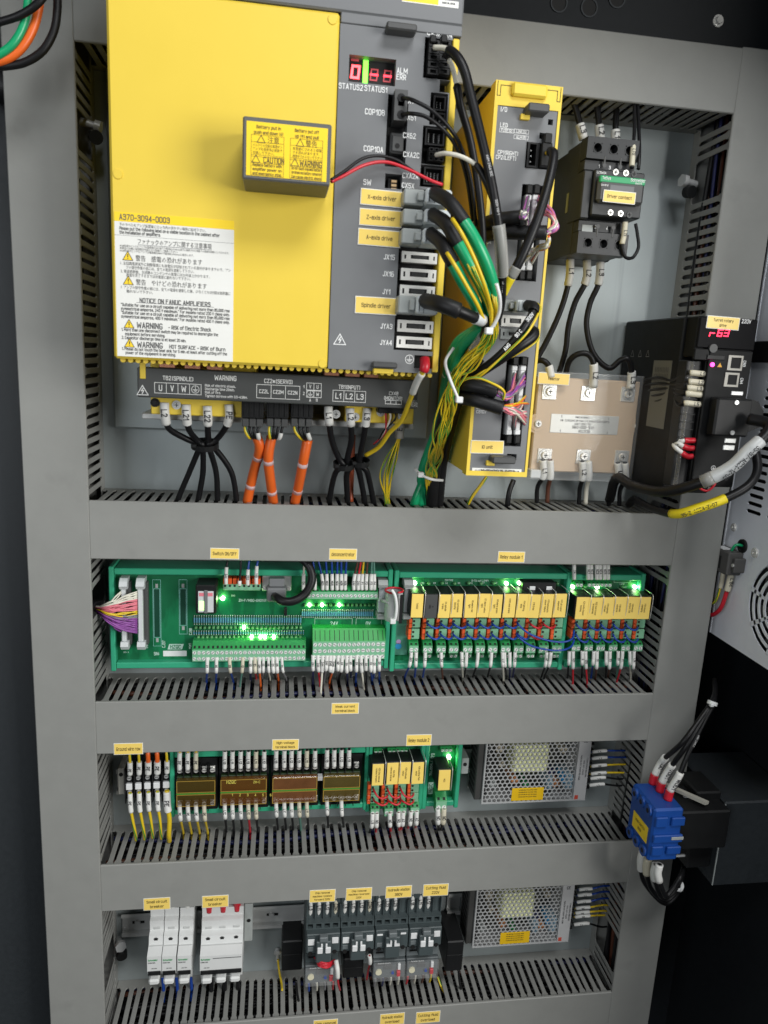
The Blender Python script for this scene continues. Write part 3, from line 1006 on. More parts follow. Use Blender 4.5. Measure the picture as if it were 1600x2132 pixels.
for u0, v0, u1, v1 in ((838, 522, 910, 550), (836, 557, 908, 587), (834, 592, 905, 622), (829, 665, 902, 694), (827, 699, 899, 727)):
    mdr("ribbon_socket", *RC(u0, v0, u1, v1, AD - 1), AD - 1, amp)
# grey hooded cable plugs
M_hood = mat("pale_grey_hood", srgb(196, 203, 205), .45, var=.03)
M_hood2 = mat("grey_hood_body", srgb(158, 163, 161), .45, var=.03)
def hood(label, u0, v0, u1, v1, d0, d1):
    x0, x1, z0, z1 = RC(u0, v0, u1, v1, d1)
    t = thing("cable_plug", label, "plug", ((x0 + x1) / 2, d0, z0), "grey hooded plugs on the amplifier and IO unit")
    w = x1 - x0
    part("hood_base", MB().box(x0, x0 + w * .45, d0, d1 - 9, z0, z1, 1.2), M_hood2, t)
    part("hood_shell", MB().box(x0 + w * .43, x1, d0, d1, z0 + .2, z1 - .2, 1.6), M_hood, t)
    part("seam", MB().box(x0 + w * .5, x0 + w * .52, d1 - .4, d1 + .15, z0 + 2, z1 - 2).box(x0 + w * .62, x0 + w * .63, d1 - .3, d1 + .15, z0 + 1, z1 - 1), M_dgrey, t)
    part("release_button", MB().box(x0 + w * .28, x0 + w * .42, d1 - 9.2, d1 - 5, z0 + 3, z1 - 3, .8), M_hood2, t)
    return t
hood("grey hooded plug beside the X-axis driver label", 846, 386, 941, 428, AD - 5, AD + 26)
hood("grey hooded plug beside the Z-axis driver label", 844, 429, 938, 469, AD - 5, AD + 26)
hood("grey hooded plug beside the A-axis drive label", 841, 470, 934, 511, AD - 5, AD + 26)
hood("grey hooded plug beside the Spindle driver label", 834, 612, 912, 656, AD - 5, AD + 26)

# ---------------------------------------------------------------- notice sheet on the yellow cover
x0, x1, z0, z1 = RC(238, 440, 485, 753, AD)
ns = thing("notice_sheet", "white printed safety notice with a yellow header on the yellow cover", "notice", (x0, AD, z0))
part("paper", MB().box(x0, x1, AD, AD + .35, z0, z1), M_paper, ns)
W_, H_ = x1 - x0, z1 - z0
part("yellow_header", MB().box(x0, x1, AD + .3, AD + .5, z1 - H_ * .062, z1), M_pyel, ns)
tx = MB()
def L(s, fx, fy, h, align='L', wmax=None):
    tx.text(s, (x0 + W_ * fx, AD + .6, z1 - H_ * fy), h, align=align, wmax=wmax and W_ * wmax)
L("A370-3094-0003", .04, .032, 4.2, wmax=.42)
L("下のラベルをアンプ設置後にロッカ内の見やすい場所に貼付下さい。", .04, .083, 2.1, wmax=.72)
L("Please put the following label on a visible location in the cabinet after", .04, .108, 2.3, wmax=.84)
L("the installation of amplifiers.", .04, .135, 2.3, wmax=.34)
L("ファナックのアンプに関する注意事項", .5, .19, 3.6, 'C', .62)
L("A06B仕様スピンドルアンプは電源電圧240V以下で電流85,000Arms以下に制限された回路での使用を前提にしております。", .04, .226, 1.5, wmax=.92)
L("本製品の仕様に電源電圧を超えない回路にご使用ください。", .04, .243, 1.5, wmax=.5)
L("A06B仕様スピンドルアンプは電源電圧480Vで電流85,000Armsに相当します。", .04, .26, 1.5, wmax=.9)
L("警告　感電の恐れがあります", .17, .305, 3.8, wmax=.56)
L("1. 主回路電源以外に制御電源にも高電圧が印加されている部分がありますので、アン", .045, .345, 2.2, wmax=.93)
L("プの保守作業の前には、全ての電源を遮断して下さい。", .09, .372, 2.2, wmax=.57)
L("2. 電源遮断後、主回路のコンデンサの放電には20分以上かかります。", .045, .40, 2.2, wmax=.75)
L("放電を完了するまでは充電部に触れないで下さい。", .09, .425, 2.2, wmax=.54)
L("警告　やけどの恐れがあります", .17, .47, 3.8, wmax=.6)
L("1. アンプの保守作業の前には、全ての電源を遮断した後、少なくとも5分間は放熱器に", .045, .51, 2.2, wmax=.93)
L("触れないで下さい。", .09, .537, 2.2, wmax=.22)
L("NOTICE ON FANUC AMPLIFIERS", .5, .595, 3.5, 'C', .64)
for i, s in enumerate(('"Suitable for use on a circuit capable of delivering not more than 85,000 rms', 'symmetrical amperes, 240 V maximum." For models rated 200 V class only.',
                       '"Suitable for use on a circuit capable of delivering not more than 85,000 rms', 'symmetrical amperes, 480 V maximum." For models rated 400 V class only.')):
    L(s, .04, .632 + .0275 * i, 2.3, wmax=.93)
L("WARNING", .17, .772, 4.4, wmax=.26)
L("- RISK of Electric Shock", .44, .775, 3.0, wmax=.37)
L("1. More than one disconnect switch may be required to deenergize the", .04, .808, 2.3, wmax=.83)
L("equipment before servicing.", .07, .837, 2.3, wmax=.34)
L("2. Capacitor discharge time is at least 20 min.", .04, .865, 2.3, wmax=.55)
L("WARNING", .17, .91, 4.4, wmax=.26)
L("HOT SURFACE - RISK of Burn", .445, .913, 2.9, wmax=.49)
L("1. Please do not touch the heat sink for 5 min. at least after cutting off the", .04, .945, 2.3, wmax=.91)
L("power of the equipment in servicing.", .07, .972, 2.3, wmax=.43)
part("lettering", tx, mat("notice_print", (.10, .10, .10), .6, var=0), ns)
b = MB()
for fy, c, w in ((.212, .5, .62), (.612, .5, .66)):
    b.box(x0 + W_ * (c - w / 2), x0 + W_ * (c + w / 2), AD + .35, AD + .55, z1 - H_ * fy - .2, z1 - H_ * fy + .2)
b.box(x0, x1, AD + .35, AD + .5, z1 - H_ * .155 - .12, z1 - H_ * .155 + .12)
part("rule_lines", b, M_wg, ns)
for fy in (.296, .464, .768, .905):
    zc, xc = z1 - H_ * fy, x0 + W_ * .105
    o = part("warning_triangle", MB().prism([(xc - 4.2, zc - 3.2), (xc + 4.2, zc - 3.2), (xc, zc + 4)], AD + .3, AD + .55), M_pyel, ns)
    q = MB(); triangle_mark(q, xc, zc + .4, AD + .62, 7.2, .5)
    q.box(xc - .4, xc + .4, AD + .6, AD + .66, zc - .8, zc + 1.8).box(xc - .4, xc + .4, AD + .6, AD + .66, zc - 2.2, zc - 1.5)
    part("outline", q, M_ink, o)

# ---------------------------------------------------------------- battery case
BX0, BX1, BZ0, BZ1 = RC(506, 240, 687, 387, 250)
bat = thing("battery_case", "dark grey battery case with yellow caution label on the yellow cover", "battery case", ((BX0 + BX1) / 2, AD, BZ0))
part("case", MB().box(BX0, BX1, AD, 250, BZ0, BZ1, 1.2), mat("battery_grey", srgb(96, 97, 96), .5, var=.04), bat)
lw, lh = 3.0, 3.5
lb = part("caution_label", MB().box(BX0 + lw, BX1 - lw, 250, 250.4, BZ0 + 2.8, BZ1 - lh), M_pyel, bat)
tx = MB()
bw, bh = BX1 - BX0 - 2 * lw, BZ1 - BZ0 - lh - 2.8
def LB(s, fx, fy, h, w, al='C'):
    tx.text(s, (BX0 + lw + bw * fx, 250.6, BZ1 - lh - bh * fy), h, wmax=bw * w, align=al)
LB("Battery put in", .27, .09, 2.2, .3); LB("push and down (↓)", .27, .19, 2.2, .36)
LB("Battery put off", .74, .09, 2.2, .3); LB("up (↑) and pull", .74, .19, 2.2, .3)
LB("注意", .33, .32, 4.0, .14); LB("警告", .8, .32, 4.0, .14)
for i, s in enumerate(("バッテリの交換は電源オン", "アンプを非常停止状態で", "交換して下さい。")): LB(s, .08, .43 + .07 * i, 1.9, .36, 'L')
for i, s in enumerate(("充電部にさわると感電", "する恐れがあります。", "通電中さわらないで下さい")): LB(s, .57, .43 + .07 * i, 1.9, .36, 'L')
LB("CAUTION", .34, .69, 4.2, .26); LB("WARNING", .8, .69, 4.2, .28)
for i, s in enumerate(("Replace battery with", "amplifier power on", "and emergency stop.")): LB(s, .08, .79 + .08 * i, 2.0, .36, 'L')
for i, s in enumerate(("Do not touch exposed battery", "terminals and battery connector.", "Can cause electric shock.")): LB(s, .56, .79 + .08 * i, 2.0, .38, 'L')
for fx in (.06, .54):
    for f0, f1 in ((.24, .37), (.37, .64), (.61, .755), (.755, 1.0)):
        a, c = BX0 + lw + bw * fx, BX0 + lw + bw * (fx + .40)
        tx.frame(a, c, BZ1 - lh - bh * min(f1, .985), BZ1 - lh - bh * f0, 250.55, .25)
    for fy in (.31, .68):
        triangle_mark(tx, BX0 + lw + bw * (fx + .06 if fy > .5 else fx + .12), BZ1 - lh - bh * fy, 250.58, 5.5, .5)
part("lettering", tx, M_brownink, lb)

# ---------------------------------------------------------------- terminal strip under the amplifier
TD = 150.0
tz0, tz1, tx0, tx1 = 93.2, 122.0, 66.6, 343.4
ts = part("terminal_cover", MB().box(tx0, tx1, 128, TD, tz0, tz1, 1.0), mat("cover_charcoal", srgb(70, 72, 72), .5, var=.04), amp, label="charcoal terminal cover with white lettering")
part("terminal_base", MB().box(tx0 + 6, tx0 + 112, 14.2, 112, 74, 126, 1), M_yel, amp)
part("terminal_base", MB().box(tx1 - 70, tx1 + 4, 14.2, 112, 74, 126, 1), M_yel, amp)
part("base_rail", MB().box(tx0 - 6, tx1 + 8, 14.2, 96, 67, 73.6, 1), M_zinc, amp)
part("cover_clip", MB().box(tx0 + 2.5, tx0 + 8, TD - 2, TD + 1.2, tz1 - 11, tz1 + 10, .6), M_yel, ts)
for u in (350, 402, 448, 690, 733, 772):
    x, _ = at(u, 775, 138)
    part("copper_tab", MB().box(x - 7.5, x + 7.5, 118, 145, tz1 + .5, tz1 + 4.5, .5), M_copper, amp)
p_ = MB()
q = TD + .15
T(p_, "TB2(SPINDLE)", 371, 788, q, 3.6); T(p_, "WARNING", 470, 787, q, 4.2); T(p_, "CZ2*(SERVO)", 580, 794, q, 3.6); T(p_, "TB1(INPUT)", 728, 806, q, 3.5)
T(p_, "CX48", 820, 819, q, 3.2); T(p_, "(MONITOR)", 819, 829, q, 3.2)
T(p_, "PULL", 862, 836, q, 2.6); T(p_, "HERE", 862, 843, q, 2.6)
def cells(names, u0, v0, u1, v1, h):
    x0, x1, z0, z1 = RC(u0, v0, u1, v1, q)
    w = (x1 - x0) / len(names)
    for i, n in enumerate(names):
        p_.frame(x0 + i * w, x0 + (i + 1) * w, z0, z1, q, .55)
        if n == '@': earth_mark(p_, x0 + (i + .5) * w, (z0 + z1) / 2, q, 3.6, .5)
        elif n: p_.text(n, (x0 + (i + .5) * w, q, (z0 + z1) / 2), h, wmax=w * .8)
cells(["U", "V", "W", "@"], 322, 796, 419, 822, 5)
cells(["CZ2L", "CZ2M", "CZ2N"], 535, 800, 624, 832, 3.2)
cells(["V", "U"], 639, 797, 669, 813, 3); cells(["@", "W"], 639, 813, 669, 828, 3)
cells(["L1", "L2", "L3"], 694, 812, 761, 838, 5)
cells(["", "", ""], 803, 833, 836, 842, 3)
for s, u, v in (("1", 633, 805), ("2", 633, 819), ("A", 646, 833), ("B", 660, 833)): T(p_, s, u, v, q, 2.6)
for i, s in enumerate(("Risk of electric shock.", "Discharge time 20min.", "Risk of fire.", "Tighten screws with 3.5-4.5Nm.")):
    T(p_, s, 427, 802 + i * 7.2, q, 2.1, align='L')
x, z = at(297, 812, q)
triangle_mark(p_, x, z, q, 9, .8); bolt_mark(p_, x, z, q, 9)
part("lettering", p_, M_print, ts)
for u, v in ((368, 843), (323, 838), (700, 862), (740, 868), (793, 858), (837, 866)):
    x, z = at(u, v, 112.5)
    o = part("terminal_screw", MB().cyl((x, 112, z), (0, 1, 0), 4.6, 1.6, 16).cyl((x, 113.5, z), (0, 1, 0), 3.4, 1.2, 12, 2.6), M_zinc if u != 323 else M_blk, amp)
    if u != 323:
        part("cross_slot", MB().box(x - 2, x + 2, 114.6, 114.85, z - .35, z + .35).box(x - .35, x + .35, 114.6, 114.9, z - 2, z + 2), M_hole, o)
# three black servo power plugs hanging below the cover
for u, w in ((526, "left"), (578, "middle"), (629, "right")):
    x0, x1, z0, z1 = RC(u - 23, 838, u + 23, 874, 128)
    t = thing("power_plug", "black servo power plug under the terminal cover, " + w + " of three", "plug", ((x0 + x1) / 2, 110, z0 - 8), "black servo power plugs")
    b = MB().box(x0, x1, 100, 128, z0 + 1, z1 + 12, 1)
    part("body", b, M_blk, t)
    b = MB()
    for k in range(4):
        xx = x0 + 3.5 + (x1 - x0 - 7) * k / 3
        b.box(xx - .9, xx + .9, 127.6, 129, z0 + 3, z1 + 8, .3)
    part("ribs", b, M_blk, t)
    b = MB()
    for k in range(3):
        xx = x0 + 4 + (x1 - x0 - 8) * k / 2
        b.box(xx - 3.4, xx + 3.4, 104, 126, z0 - 8, z0 + .6, .8)
    part("collar", b, M_dgrey, t)
# name labels on the amplifier
pt_sticker("yellow X-axis driver label", ["X-axis driver"], 753, 393, 838, 431, AD + .1, 3.2)
pt_sticker("yellow Z-axis driver label", ["Z-axis driver"], 751, 434, 835, 473, AD + .1, 3.2)
pt_sticker("yellow A-axis drive label", ["A-axis drive"], 748, 476, 832, 514, AD + .1, 3.2)
pt_sticker("yellow Spindle driver label", ["Spindle driver"], 742, 617, 824, 655, AD + .1, 3.2)
# ================================================================ wires
def wire(name, label, pts, r, m=None, cat="wire", group=None, sleeves=(), stripe=False, n=8, seg=6, raw=False, rfun=None, prints=()):
    """a wire through photo points (u, v, d); sleeves: (f0, f1, material, scale, text, child name)"""
    q = pts if raw else [P(*p) for p in pts]
    path = smooth(q, seg)
    m = m or M_cable
    b = MB().tube(path, r, n, stripe=1 if stripe else 0, twist=.05 if stripe else 0, rfun=rfun)
    o = solo(name, b, [m, M_yg] if stripe else [m], label, cat, group, loc=tuple(path[-1]))
    org = ORG[o.name]
    for f, txt, h in prints:
        c = cut(path, max(0, f - .02), min(1, f + .02))
        di = (c[-1] - c[0]).normalized()
        if (abs(di.x) > abs(di.z) and di.x < 0) or (abs(di.x) <= abs(di.z) and di.z > 0): di = -di
        part("jacket_print", MB().text(txt, tuple(c[0].lerp(c[-1], .5) + Vector((0, r + .2, 0))), h, right=tuple(di), up=tuple(Vector((-di.z, 0, di.x)).normalized())), mat("faded_print", (.45, .45, .45), .6, var=0), o)
    for s in sleeves:
        f0, f1, sm, k = s[:4]
        text = s[4] if len(s) > 4 else None
        nm = s[5] if len(s) > 5 else "marker_sleeve"
        c = cut(path, f0, f1)
        so = part(nm, MB().tube(c, r * k, 10), sm, o)
        if text:
            mid = c[0].lerp(c[-1], .5)
            k2 = min(range(len(c)), key=lambda i: abs((c[i] - c[0]).length - (c[-1] - c[i]).length))
            mid = c[k2]
            di = c[min(k2 + 1, len(c) - 1)] - c[max(k2 - 1, 0)]
            L_ = (c[-1] - c[0]).length
            di.normalize()
            if (abs(di.x) > abs(di.z) and di.x < 0) or (abs(di.x) <= abs(di.z) and di.z > 0): di = -di
            up = Vector((-di.z, 0, di.x)).normalized()
            part("marking", MB().text(text, tuple(mid + Vector((0, r * k + .25, 0))), r * k * (1.15 if r < 4 else .7), right=tuple(di), up=tuple(up), wmax=L_ * .8), M_ink, so)
    return o

def cable_tie(label, pts, r=1.6, m=None, head=None):
    q = [P(*p) for p in pts]
    t = thing("cable_tie", label, "cable tie", q[0], "white cable ties")
    m = m or M_white
    path = smooth(q, 8)
    b = MB()
    b.tube(path, r, 6)
    part("strap", b, m, t)
    if head:
        x, d, z = P(*head)
        part("tie_head", MB().box(x - 3.4, x + 3.4, d - 3, d + 3.5, z - 3, z + 3, .8), m, t)
    return t

def ring_tie(label, c, axis, r, m=None, w=2.2, group="white cable ties"):
    """tie strap closed round a bundle at panel point c"""
    t = thing("cable_tie", label, "cable tie", c, group)
    a = Vector(axis).normalized()
    part("strap", MB().ring(tuple(Vector(c) - a * w), tuple(a), r, r + .9, w * 2, 18), m or M_white, t)
    s = Vector(c) + Vector((-(r + .5) * .7, (r + 1) * .75, 0))
    part("tie_head", MB().box(s.x - 2.4, s.x + 2.4, s.y - 2, s.y + 2.4, s.z - 2, s.z + 2, .6), m or M_white, t)
    return t

# ================================================================ IO unit
ID = 172.0
IX0, IX1, IZ0, IZ1 = 394.6, 459.6, 29.5, 399.5
io = thing("io_unit", "tall narrow yellow and grey input-output unit beside the amplifier", "IO unit", (427, 0, IZ0 - 12))
part("housing", MB().box(IX0 + .5, IX1 - .5, 8, ID - 14, IZ0 + 1, IZ1 - 2, 1.5), M_yel, io)
part("side_skirt", MB().prism([(8, IZ0 + 28), (30, IZ0 + 2), (44, IZ0 - 12), (58, IZ0 - 14), (60, IZ0 + 2), (ID - 14, IZ0 + 2), (ID - 14, IZ0 + 30)], IX0 + .3, IX0 + 2.4, 'x'), M_yel, io)
part("side_skirt", MB().prism([(8, IZ0 + 28), (30, IZ0 + 2), (44, IZ0 - 12), (58, IZ0 - 14), (60, IZ0 + 2), (ID - 14, IZ0 + 2), (ID - 14, IZ0 + 30)], IX1 - 14.4, IX1 - 12.3, 'x'), M_yel, io)
HI = {}
def ih(n, u0, v0, u1, v1):
    HI[n] = RC(u0, v0, u1, v1, ID)
    return HI[n]
ioh = [ih('led', 1143, 247, 1152, 260), ih('cp1', 1098, 294, 1143, 353), ih('cpt', 1125, 275, 1145, 290), ih('c1', 1089, 382, 1117, 586), ih('c2', 1057, 741, 1085, 930), ih('vent', 1057, 945, 1076, 958)]
fr = part("front_frame", plate([(IX0 + 3.4, IX1 - 2.6, IZ0 + 5, IZ1 - 21)], IX0, IX1, IZ0, IZ1, ID - 16, ID), M_yel, io)
gp2 = part("grey_front", plate(ioh, IX0 + 3.6, IX1 - 2.8, IZ0 + 5.2, IZ1 - 21.2, ID - 14, ID - .8), M_grey, io, label="grey front of the IO unit with white print")
part("recess_back", MB().box(IX0 + 5, IX1 - 5, ID - 16, ID - 13.6, IZ0 + 7, IZ1 - 24), M_hole, gp2)
part("raised_grip", MB().box(IX0 + 15, IX1 - 16, ID - 8, ID + 5, IZ1 - 13, IZ1 - 1, 2), M_yel, fr)
b = MB()
for a, c in (((IX0 + 2, IZ1 - 1), (IX0 + 2, IZ1 - 13)), ((IX0 + 2, IZ1 - 13), (IX0 + 5, IZ1 - 13)), ((IX0 + 5, IZ1 - 13), (IX0 + 5, IZ1 - 4)), ((IX0 + 5, IZ1 - 4), (IX0 + 15, IZ1 - 4)),
             ((IX1 - 2, IZ1 - 1), (IX1 - 2, IZ1 - 13)), ((IX1 - 2, IZ1 - 13), (IX1 - 5, IZ1 - 13)), ((IX1 - 5, IZ1 - 13), (IX1 - 5, IZ1 - 4)), ((IX1 - 5, IZ1 - 4), (IX1 - 16, IZ1 - 4))):
    b.line(a, c, .6, ID + .1)
part("seam", b, M_hole, fr)
for (u0, v0, u1, v1), nm in (((1100, 213, 1142, 244), "upper"), ((1026, 950, 1072, 972), "lower")):
    x0, x1, z0, z1 = RC(u0, v0, u1, v1, ID + 12)
    lt = part("latch_tab", MB().box(x0, x1, ID - 1, ID + 15, z0 + 3, z1, 1.2), M_dgrey, io)
    part("tab_hook", MB().box(x0 - 3, x0 + 6, ID - 1, ID + 3, z0 - 1, z0 + 4, .5), M_yel, lt)
pi = MB()
q = ID - .55
for s, u, v, h in (("I/O", 1050, 227, 3.6), ("LED", 1050, 260, 3.4), ("CP1(RIGHT)", 1058, 318, 3.2), ("CP2(LEFT)", 1054, 328, 3.2), ("DI/DO-4", 1007, 848, 3.0), ("CB107", 1003, 857, 3.0),
                   ("CB104", 1012, 503, 3.0)):
    T(pi, s, u, v, q, h)
for s, u0, v0, u1, v1 in (("FUSE(R)", 1041, 266, 1070, 277), ("LINK(G)", 1072, 268, 1101, 279), ("ALM(R)", 1071, 280, 1100, 291)):
    x0, x1, z0, z1 = RC(u0, v0, u1, v1, q)
    pi.frame(x0, x1, z0, z1, q, .35)
    pi.text(s, ((x0 + x1) / 2, q, (z0 + z1) / 2), 2.3, wmax=(x1 - x0) * .8)
part("lettering", pi, M_print, gp2)
x0, x1, z0, z1 = RC(984, 974, 1086, 988, ID)
bc = part("barcode_label", MB().box(x0, x1, ID - .8, ID - .4, z0, z1), M_paper, gp2)
b = MB().text("A16B-2204-0240/11A  454359S", ((x0 + x1) / 2, ID - .25, z1 - 2.2), 2.0, wmax=(x1 - x0) * .86)
part("lettering", b, M_ink, bc)
b = MB()
xx = x0 + 3
while xx < x1 - 3:
    w = random.choice((.4, .6, .9, 1.2))
    b.box(xx, xx + w, ID - .4, ID - .3, z0 + .8, z0 + 3.6)
    xx += w + random.choice((.5, .7, 1.1))
part("bars", b, M_ink, bc)
# connectors in the IO unit
x0, x1, z0, z1 = HI['cp1']
part("socket", plate([(x0 + 3, x0 + 9.5, z0 + 2, z1 - 2)], x0 + 1, x0 + 12.5, z0 + .5, z1 - .5, ID - 14, ID + 1), M_blk, io)
b = MB()
for k in range(3):
    b.box(x0 + 5.5, x0 + 6.7, ID - 13, ID - 4, z0 + 6 + k * 5, z0 + 7.2 + k * 5)
part("pins", b, M_zinc, io)
cpp = part("plug", MB().box(x0 + 13, x1 - .6, ID - 14, ID + 7, z0 + 1, z1 - 1, .8), M_blk, io)
part("plug_latch", MB().box(x0 + 14.5, x1 - 2, ID - 8, ID + 8, z1 - 2, z1 + 7, .8), M_blk, cpp)
def ribbon_header(u, v0, v1, d, par):
    """tall white locking header with black ends"""
    x, z1 = at(u, v0, d)
    _, z0 = at(u, v1, d)
    o = part("ribbon_header", MB().box(x - 2.4, x + 2.4, d - 18, d, z0 + 8, z1 - 8, .8), M_white, par)
    part("lock_lever", MB().box(x - 3.2, x + 3.2, d - 10, d + 3, z1 - 9, z1, 1.2), M_blk, o)
    part("lock_lever", MB().box(x - 3.2, x + 3.2, d - 10, d + 3, z0, z0 + 9, 1.2), M_blk, o)
    part("lock_cap", MB().box(x - 2.9, x + 2.9, d - 4, d + 1, z1 - 14, z1 - 9.2, .6), M_white, o)
    part("lock_cap", MB().box(x - 2.9, x + 2.9, d - 4, d + 1, z0 + 9.2, z0 + 14, .6), M_white, o)
    return o
ribbon_header(1103, 384, 584, ID, io)
ribbon_header(1118, 384, 584, ID, io)
ribbon_header(1074, 742, 924, ID, io)
ribbon_header(1092, 742, 924, ID, io)
for u0, v0, u1, v1 in ((1046, 655, 1100, 682), (1044, 684, 1098, 708)):
    x0, x1, z0, z1 = RC(u0, v0, u1, v1, ID + 1)
    mdr("ribbon_socket", x0, x1, z0, z1, ID + 1, io, M_tin if v0 == 655 else M_hood2)
hood("grey hooded plug in the middle of the IO unit", 1048, 621, 1112, 652, ID - 2, ID + 20)
pt_sticker("yellow IO unit label", ["IO unit"], 983, 917, 1047, 944, ID + .1, 3.0)

# ================================================================ contactor
kc = thing("contactor", "black three-pole contactor with green and grey front at upper right", "contactor", (548, 0, 255))
CD = 122
KX0, KX1, KZ0, KZ1 = 512, 569, 262, 379
def chz(z0, z1, d0, d1, m=M_blk, nm="body", c=1.2, xa=KX0, xb=KX1):
    return part(nm, MB().box(xa, xb, d0, d1, z0, z1, c), m, kc)
M_kon = mat("contactor_black", (0.022, 0.024, 0.026), .45, var=.08, scale=60, bump=.05)
chz(264, 377, 1, 60, M_kon, "rear_body", 2, KX0 + 2, KX1 + 6)
chz(KZ0 + 2, KZ1 - 2, 60, 96, M_kon, "middle_body")
def kscrewblock(z0, z1, nums):
    o = part("terminal_block", plate([(x - 4.6, x + 4.6, (z0 + z1) / 2 - 4.6, (z0 + z1) / 2 + 4.6) for x in (KX0 + 12, KX0 + 29.5, KX0 + 47)], KX0 + .5, KX1, z0, z1, 96, CD - 9), M_kon, kc)
    for x in (KX0 + 12, KX0 + 29.5, KX0 + 47):
        c = (x, CD - 9.2, (z0 + z1) / 2)
        part("screw_hole", MB().ring(c, (0, 1, 0), 4.4, 5.4, .5, 20), M_kon, o)
        part("clamp_screw", MB().cyl((x, 97, c[2]), (0, 1, 0), 4, 4, 14), M_steel, o)
    part("hole_bottom", MB().box(KX0 + 2, KX1 - 2, 95, 96.4, z0 + 2, z1 - 2), M_hole, o)
    return o
kscrewblock(357, 378, "135")
kscrewblock(263, 285, "246")
for z0, z1 in ((346, 356.5), (285.6, 297)):
    part("number_strip", MB().box(KX0 + .5, KX1 - .5, 90, CD - 13, z0, z1, .8), M_kon, kc)
for zc in (356, 286):
    for x in (KX0 + 21, KX0 + 38.5):
        part("divider_notch", MB().box(x - 1, x + 1, CD - 10, CD - 8.6, zc - 5, zc + 4, .4).cyl((x, CD - 9, zc - 5 if zc > 300 else zc + 5), (0, 1, 0), 2.2, .6, 12), M_dgrey, kc)
fx0, fx1 = KX0 + 12, KX1 + 6
part("front_block", MB().box(fx0 - 4, fx1, 80, CD, 300, 345, 1.2), M_kon, kc)
part("side_block", MB().box(KX0 - 2, fx0 - 4.4, 80, CD - 4, 297, 344, 1), M_kon, kc)
gx0, gx1, gz0, gz1 = RC(1250, 362, 1340, 428, CD + 8)
cv = part("front_cover", MB().box(gx0, gx1, CD, CD + 8, gz0, gz1, 3), M_dgrey, kc)
M_kgreen = mat("contactor_green", (0.03, 0.36, 0.14), .4, var=.04)
part("green_band", MB().box(gx0 + .5, gx1 - .5, CD + 2, CD + 8.4, gz1 - 7.5, gz1 - .6, 1), M_kgreen, cv)
part("pale_window", MB().box(gx0 + 12, gx1 - 12, CD + 7.6, CD + 8.5, gz1 - 22, gz1 - 9, .4), M_grey, cv)
b = MB().text("TeSys", (gx0 + 7.5, CD + 8.6, gz1 - 3.2), 2.4).text("Schneider", (gx1 - 9, CD + 8.6, gz1 - 2.8), 2.6).text("Electric", (gx1 - 8, CD + 8.6, gz1 - 5.8), 1.5).text("Control", (gx0 + 6, CD + 8.6, gz1 - 10), 1.7)
b.text("LC1D40A", (fx0 + 3, CD + .3, 341.5), 2.0)
for s, x, z in (("1", KX0 + 17, 351), ("3", KX0 + 29, 350.5), ("2", KX0 + 20, 291), ("4", KX0 + 33, 290.5)):
    b.text(s, (x, CD - 12.8, z), 3)
part("lettering", b, M_print, kc)
for u, v in ((1283, 358), (1304, 360), (1321, 362), (1272, 442), (1293, 444), (1311, 447)):
    x, z = at(u, v, CD + .5)
    o = part("coil_screw", MB().cyl((x, CD - .2, z), (0, 1, 0), 3.1, 1.0, 16), M_steel if u not in (1321, 1311) else M_dgrey, kc)
    part("cross_slot", MB().box(x - 2, x + 2, CD + .75, CD + .95, z - .4, z + .4).box(x - .4, x + .4, CD + .75, CD + 1.0, z - 2, z + 2), M_hole, o)
part("code_mark", MB().box(*RC(1214, 467, 1234, 488, CD - 12)[:2], CD - 13, CD - 12.5, *RC(1214, 467, 1234, 488, CD - 12)[2:]), M_hood2, kc)
part("side_slot", MB().box(KX0 - .5, KX0 + .3, 70, 76, 310, 330), M_hood2, kc)
pt_sticker("yellow Driver contact label on the contactor front", ["Driver contact"], 1259, 396, 1321, 424, CD + 8.6, 2.9)

# ================================================================ reactor with clear cover
RD = 58.0
re_ = thing("reactor", "beige three-phase reactor block under a clear cover", "reactor", (575, 0, 12))
rx0, rx1, rz0, rz1 = 503, 636, 14, 134
M_beige = mat("reactor_beige", srgb(204, 178, 148), .45, var=.03)
part("core", MB().box(rx0 + 8, rx1 + 4, .5, 40, rz0 + 6, rz1 - 6, 2), M_blk, re_)
part("beige_plate", MB().box(rx0, rx1 - 4, 40, RD, rz0 + 5, rz1 - 3, 1.5), M_beige, re_)
def rscrew(u, v, lug_up=None, base=True):
    x, z = at(u, v, RD + 3)
    o = part("terminal", MB().box(x - 9, x + 9, RD - .5, RD + 1.4, z - 9.5, z + 8, .5), M_steel, re_)
    part("washer", MB().cyl((x, RD + 1.2, z), (0, 1, 0), 7.4, 1.0, 20), M_zinc, o)
    part("screw_head", MB().cyl((x, RD + 2, z), (0, 1, 0), 5.2, 3.0, 14, 4.2), M_steel, o)
    part("cross_slot", MB().box(x - 2.4, x + 2.4, RD + 4.9, RD + 5.2, z - .5, z + .5).box(x - .5, x + .5, RD + 4.9, RD + 5.22, z - 2.4, z + 2.4), M_hole, o)
for u, v in ((1146, 815), (1227, 818), (1310, 820), (1136, 948), (1217, 950), (1297, 952)):
    rscrew(u, v)
for u, v in ((1121, 882), (1330, 887)):
    x, z = at(u, v, RD + 2)
    o = part("mounting_ear", MB().cyl((x, RD - 8, z), (0, 1, 0), 12, 8.4, 28).cyl((x, RD + .4, z), (0, 1, 0), 9, .8, 24), M_beige, re_)
    part("screw_head", MB().cyl((x, RD + 1.2, z), (0, 1, 0), 4.8, 2.6, 14, 3.8), M_zinc, o)
    part("cross_slot", MB().box(x - 2.4, x + 2.4, RD + 3.7, RD + 4, z - .5, z + .5).box(x - .5, x + .5, RD + 3.7, RD + 4.02, z - 2.4, z + 2.4), M_hole, o)
x0, x1, z0, z1 = RC(1149, 861, 1286, 906, RD + 1)
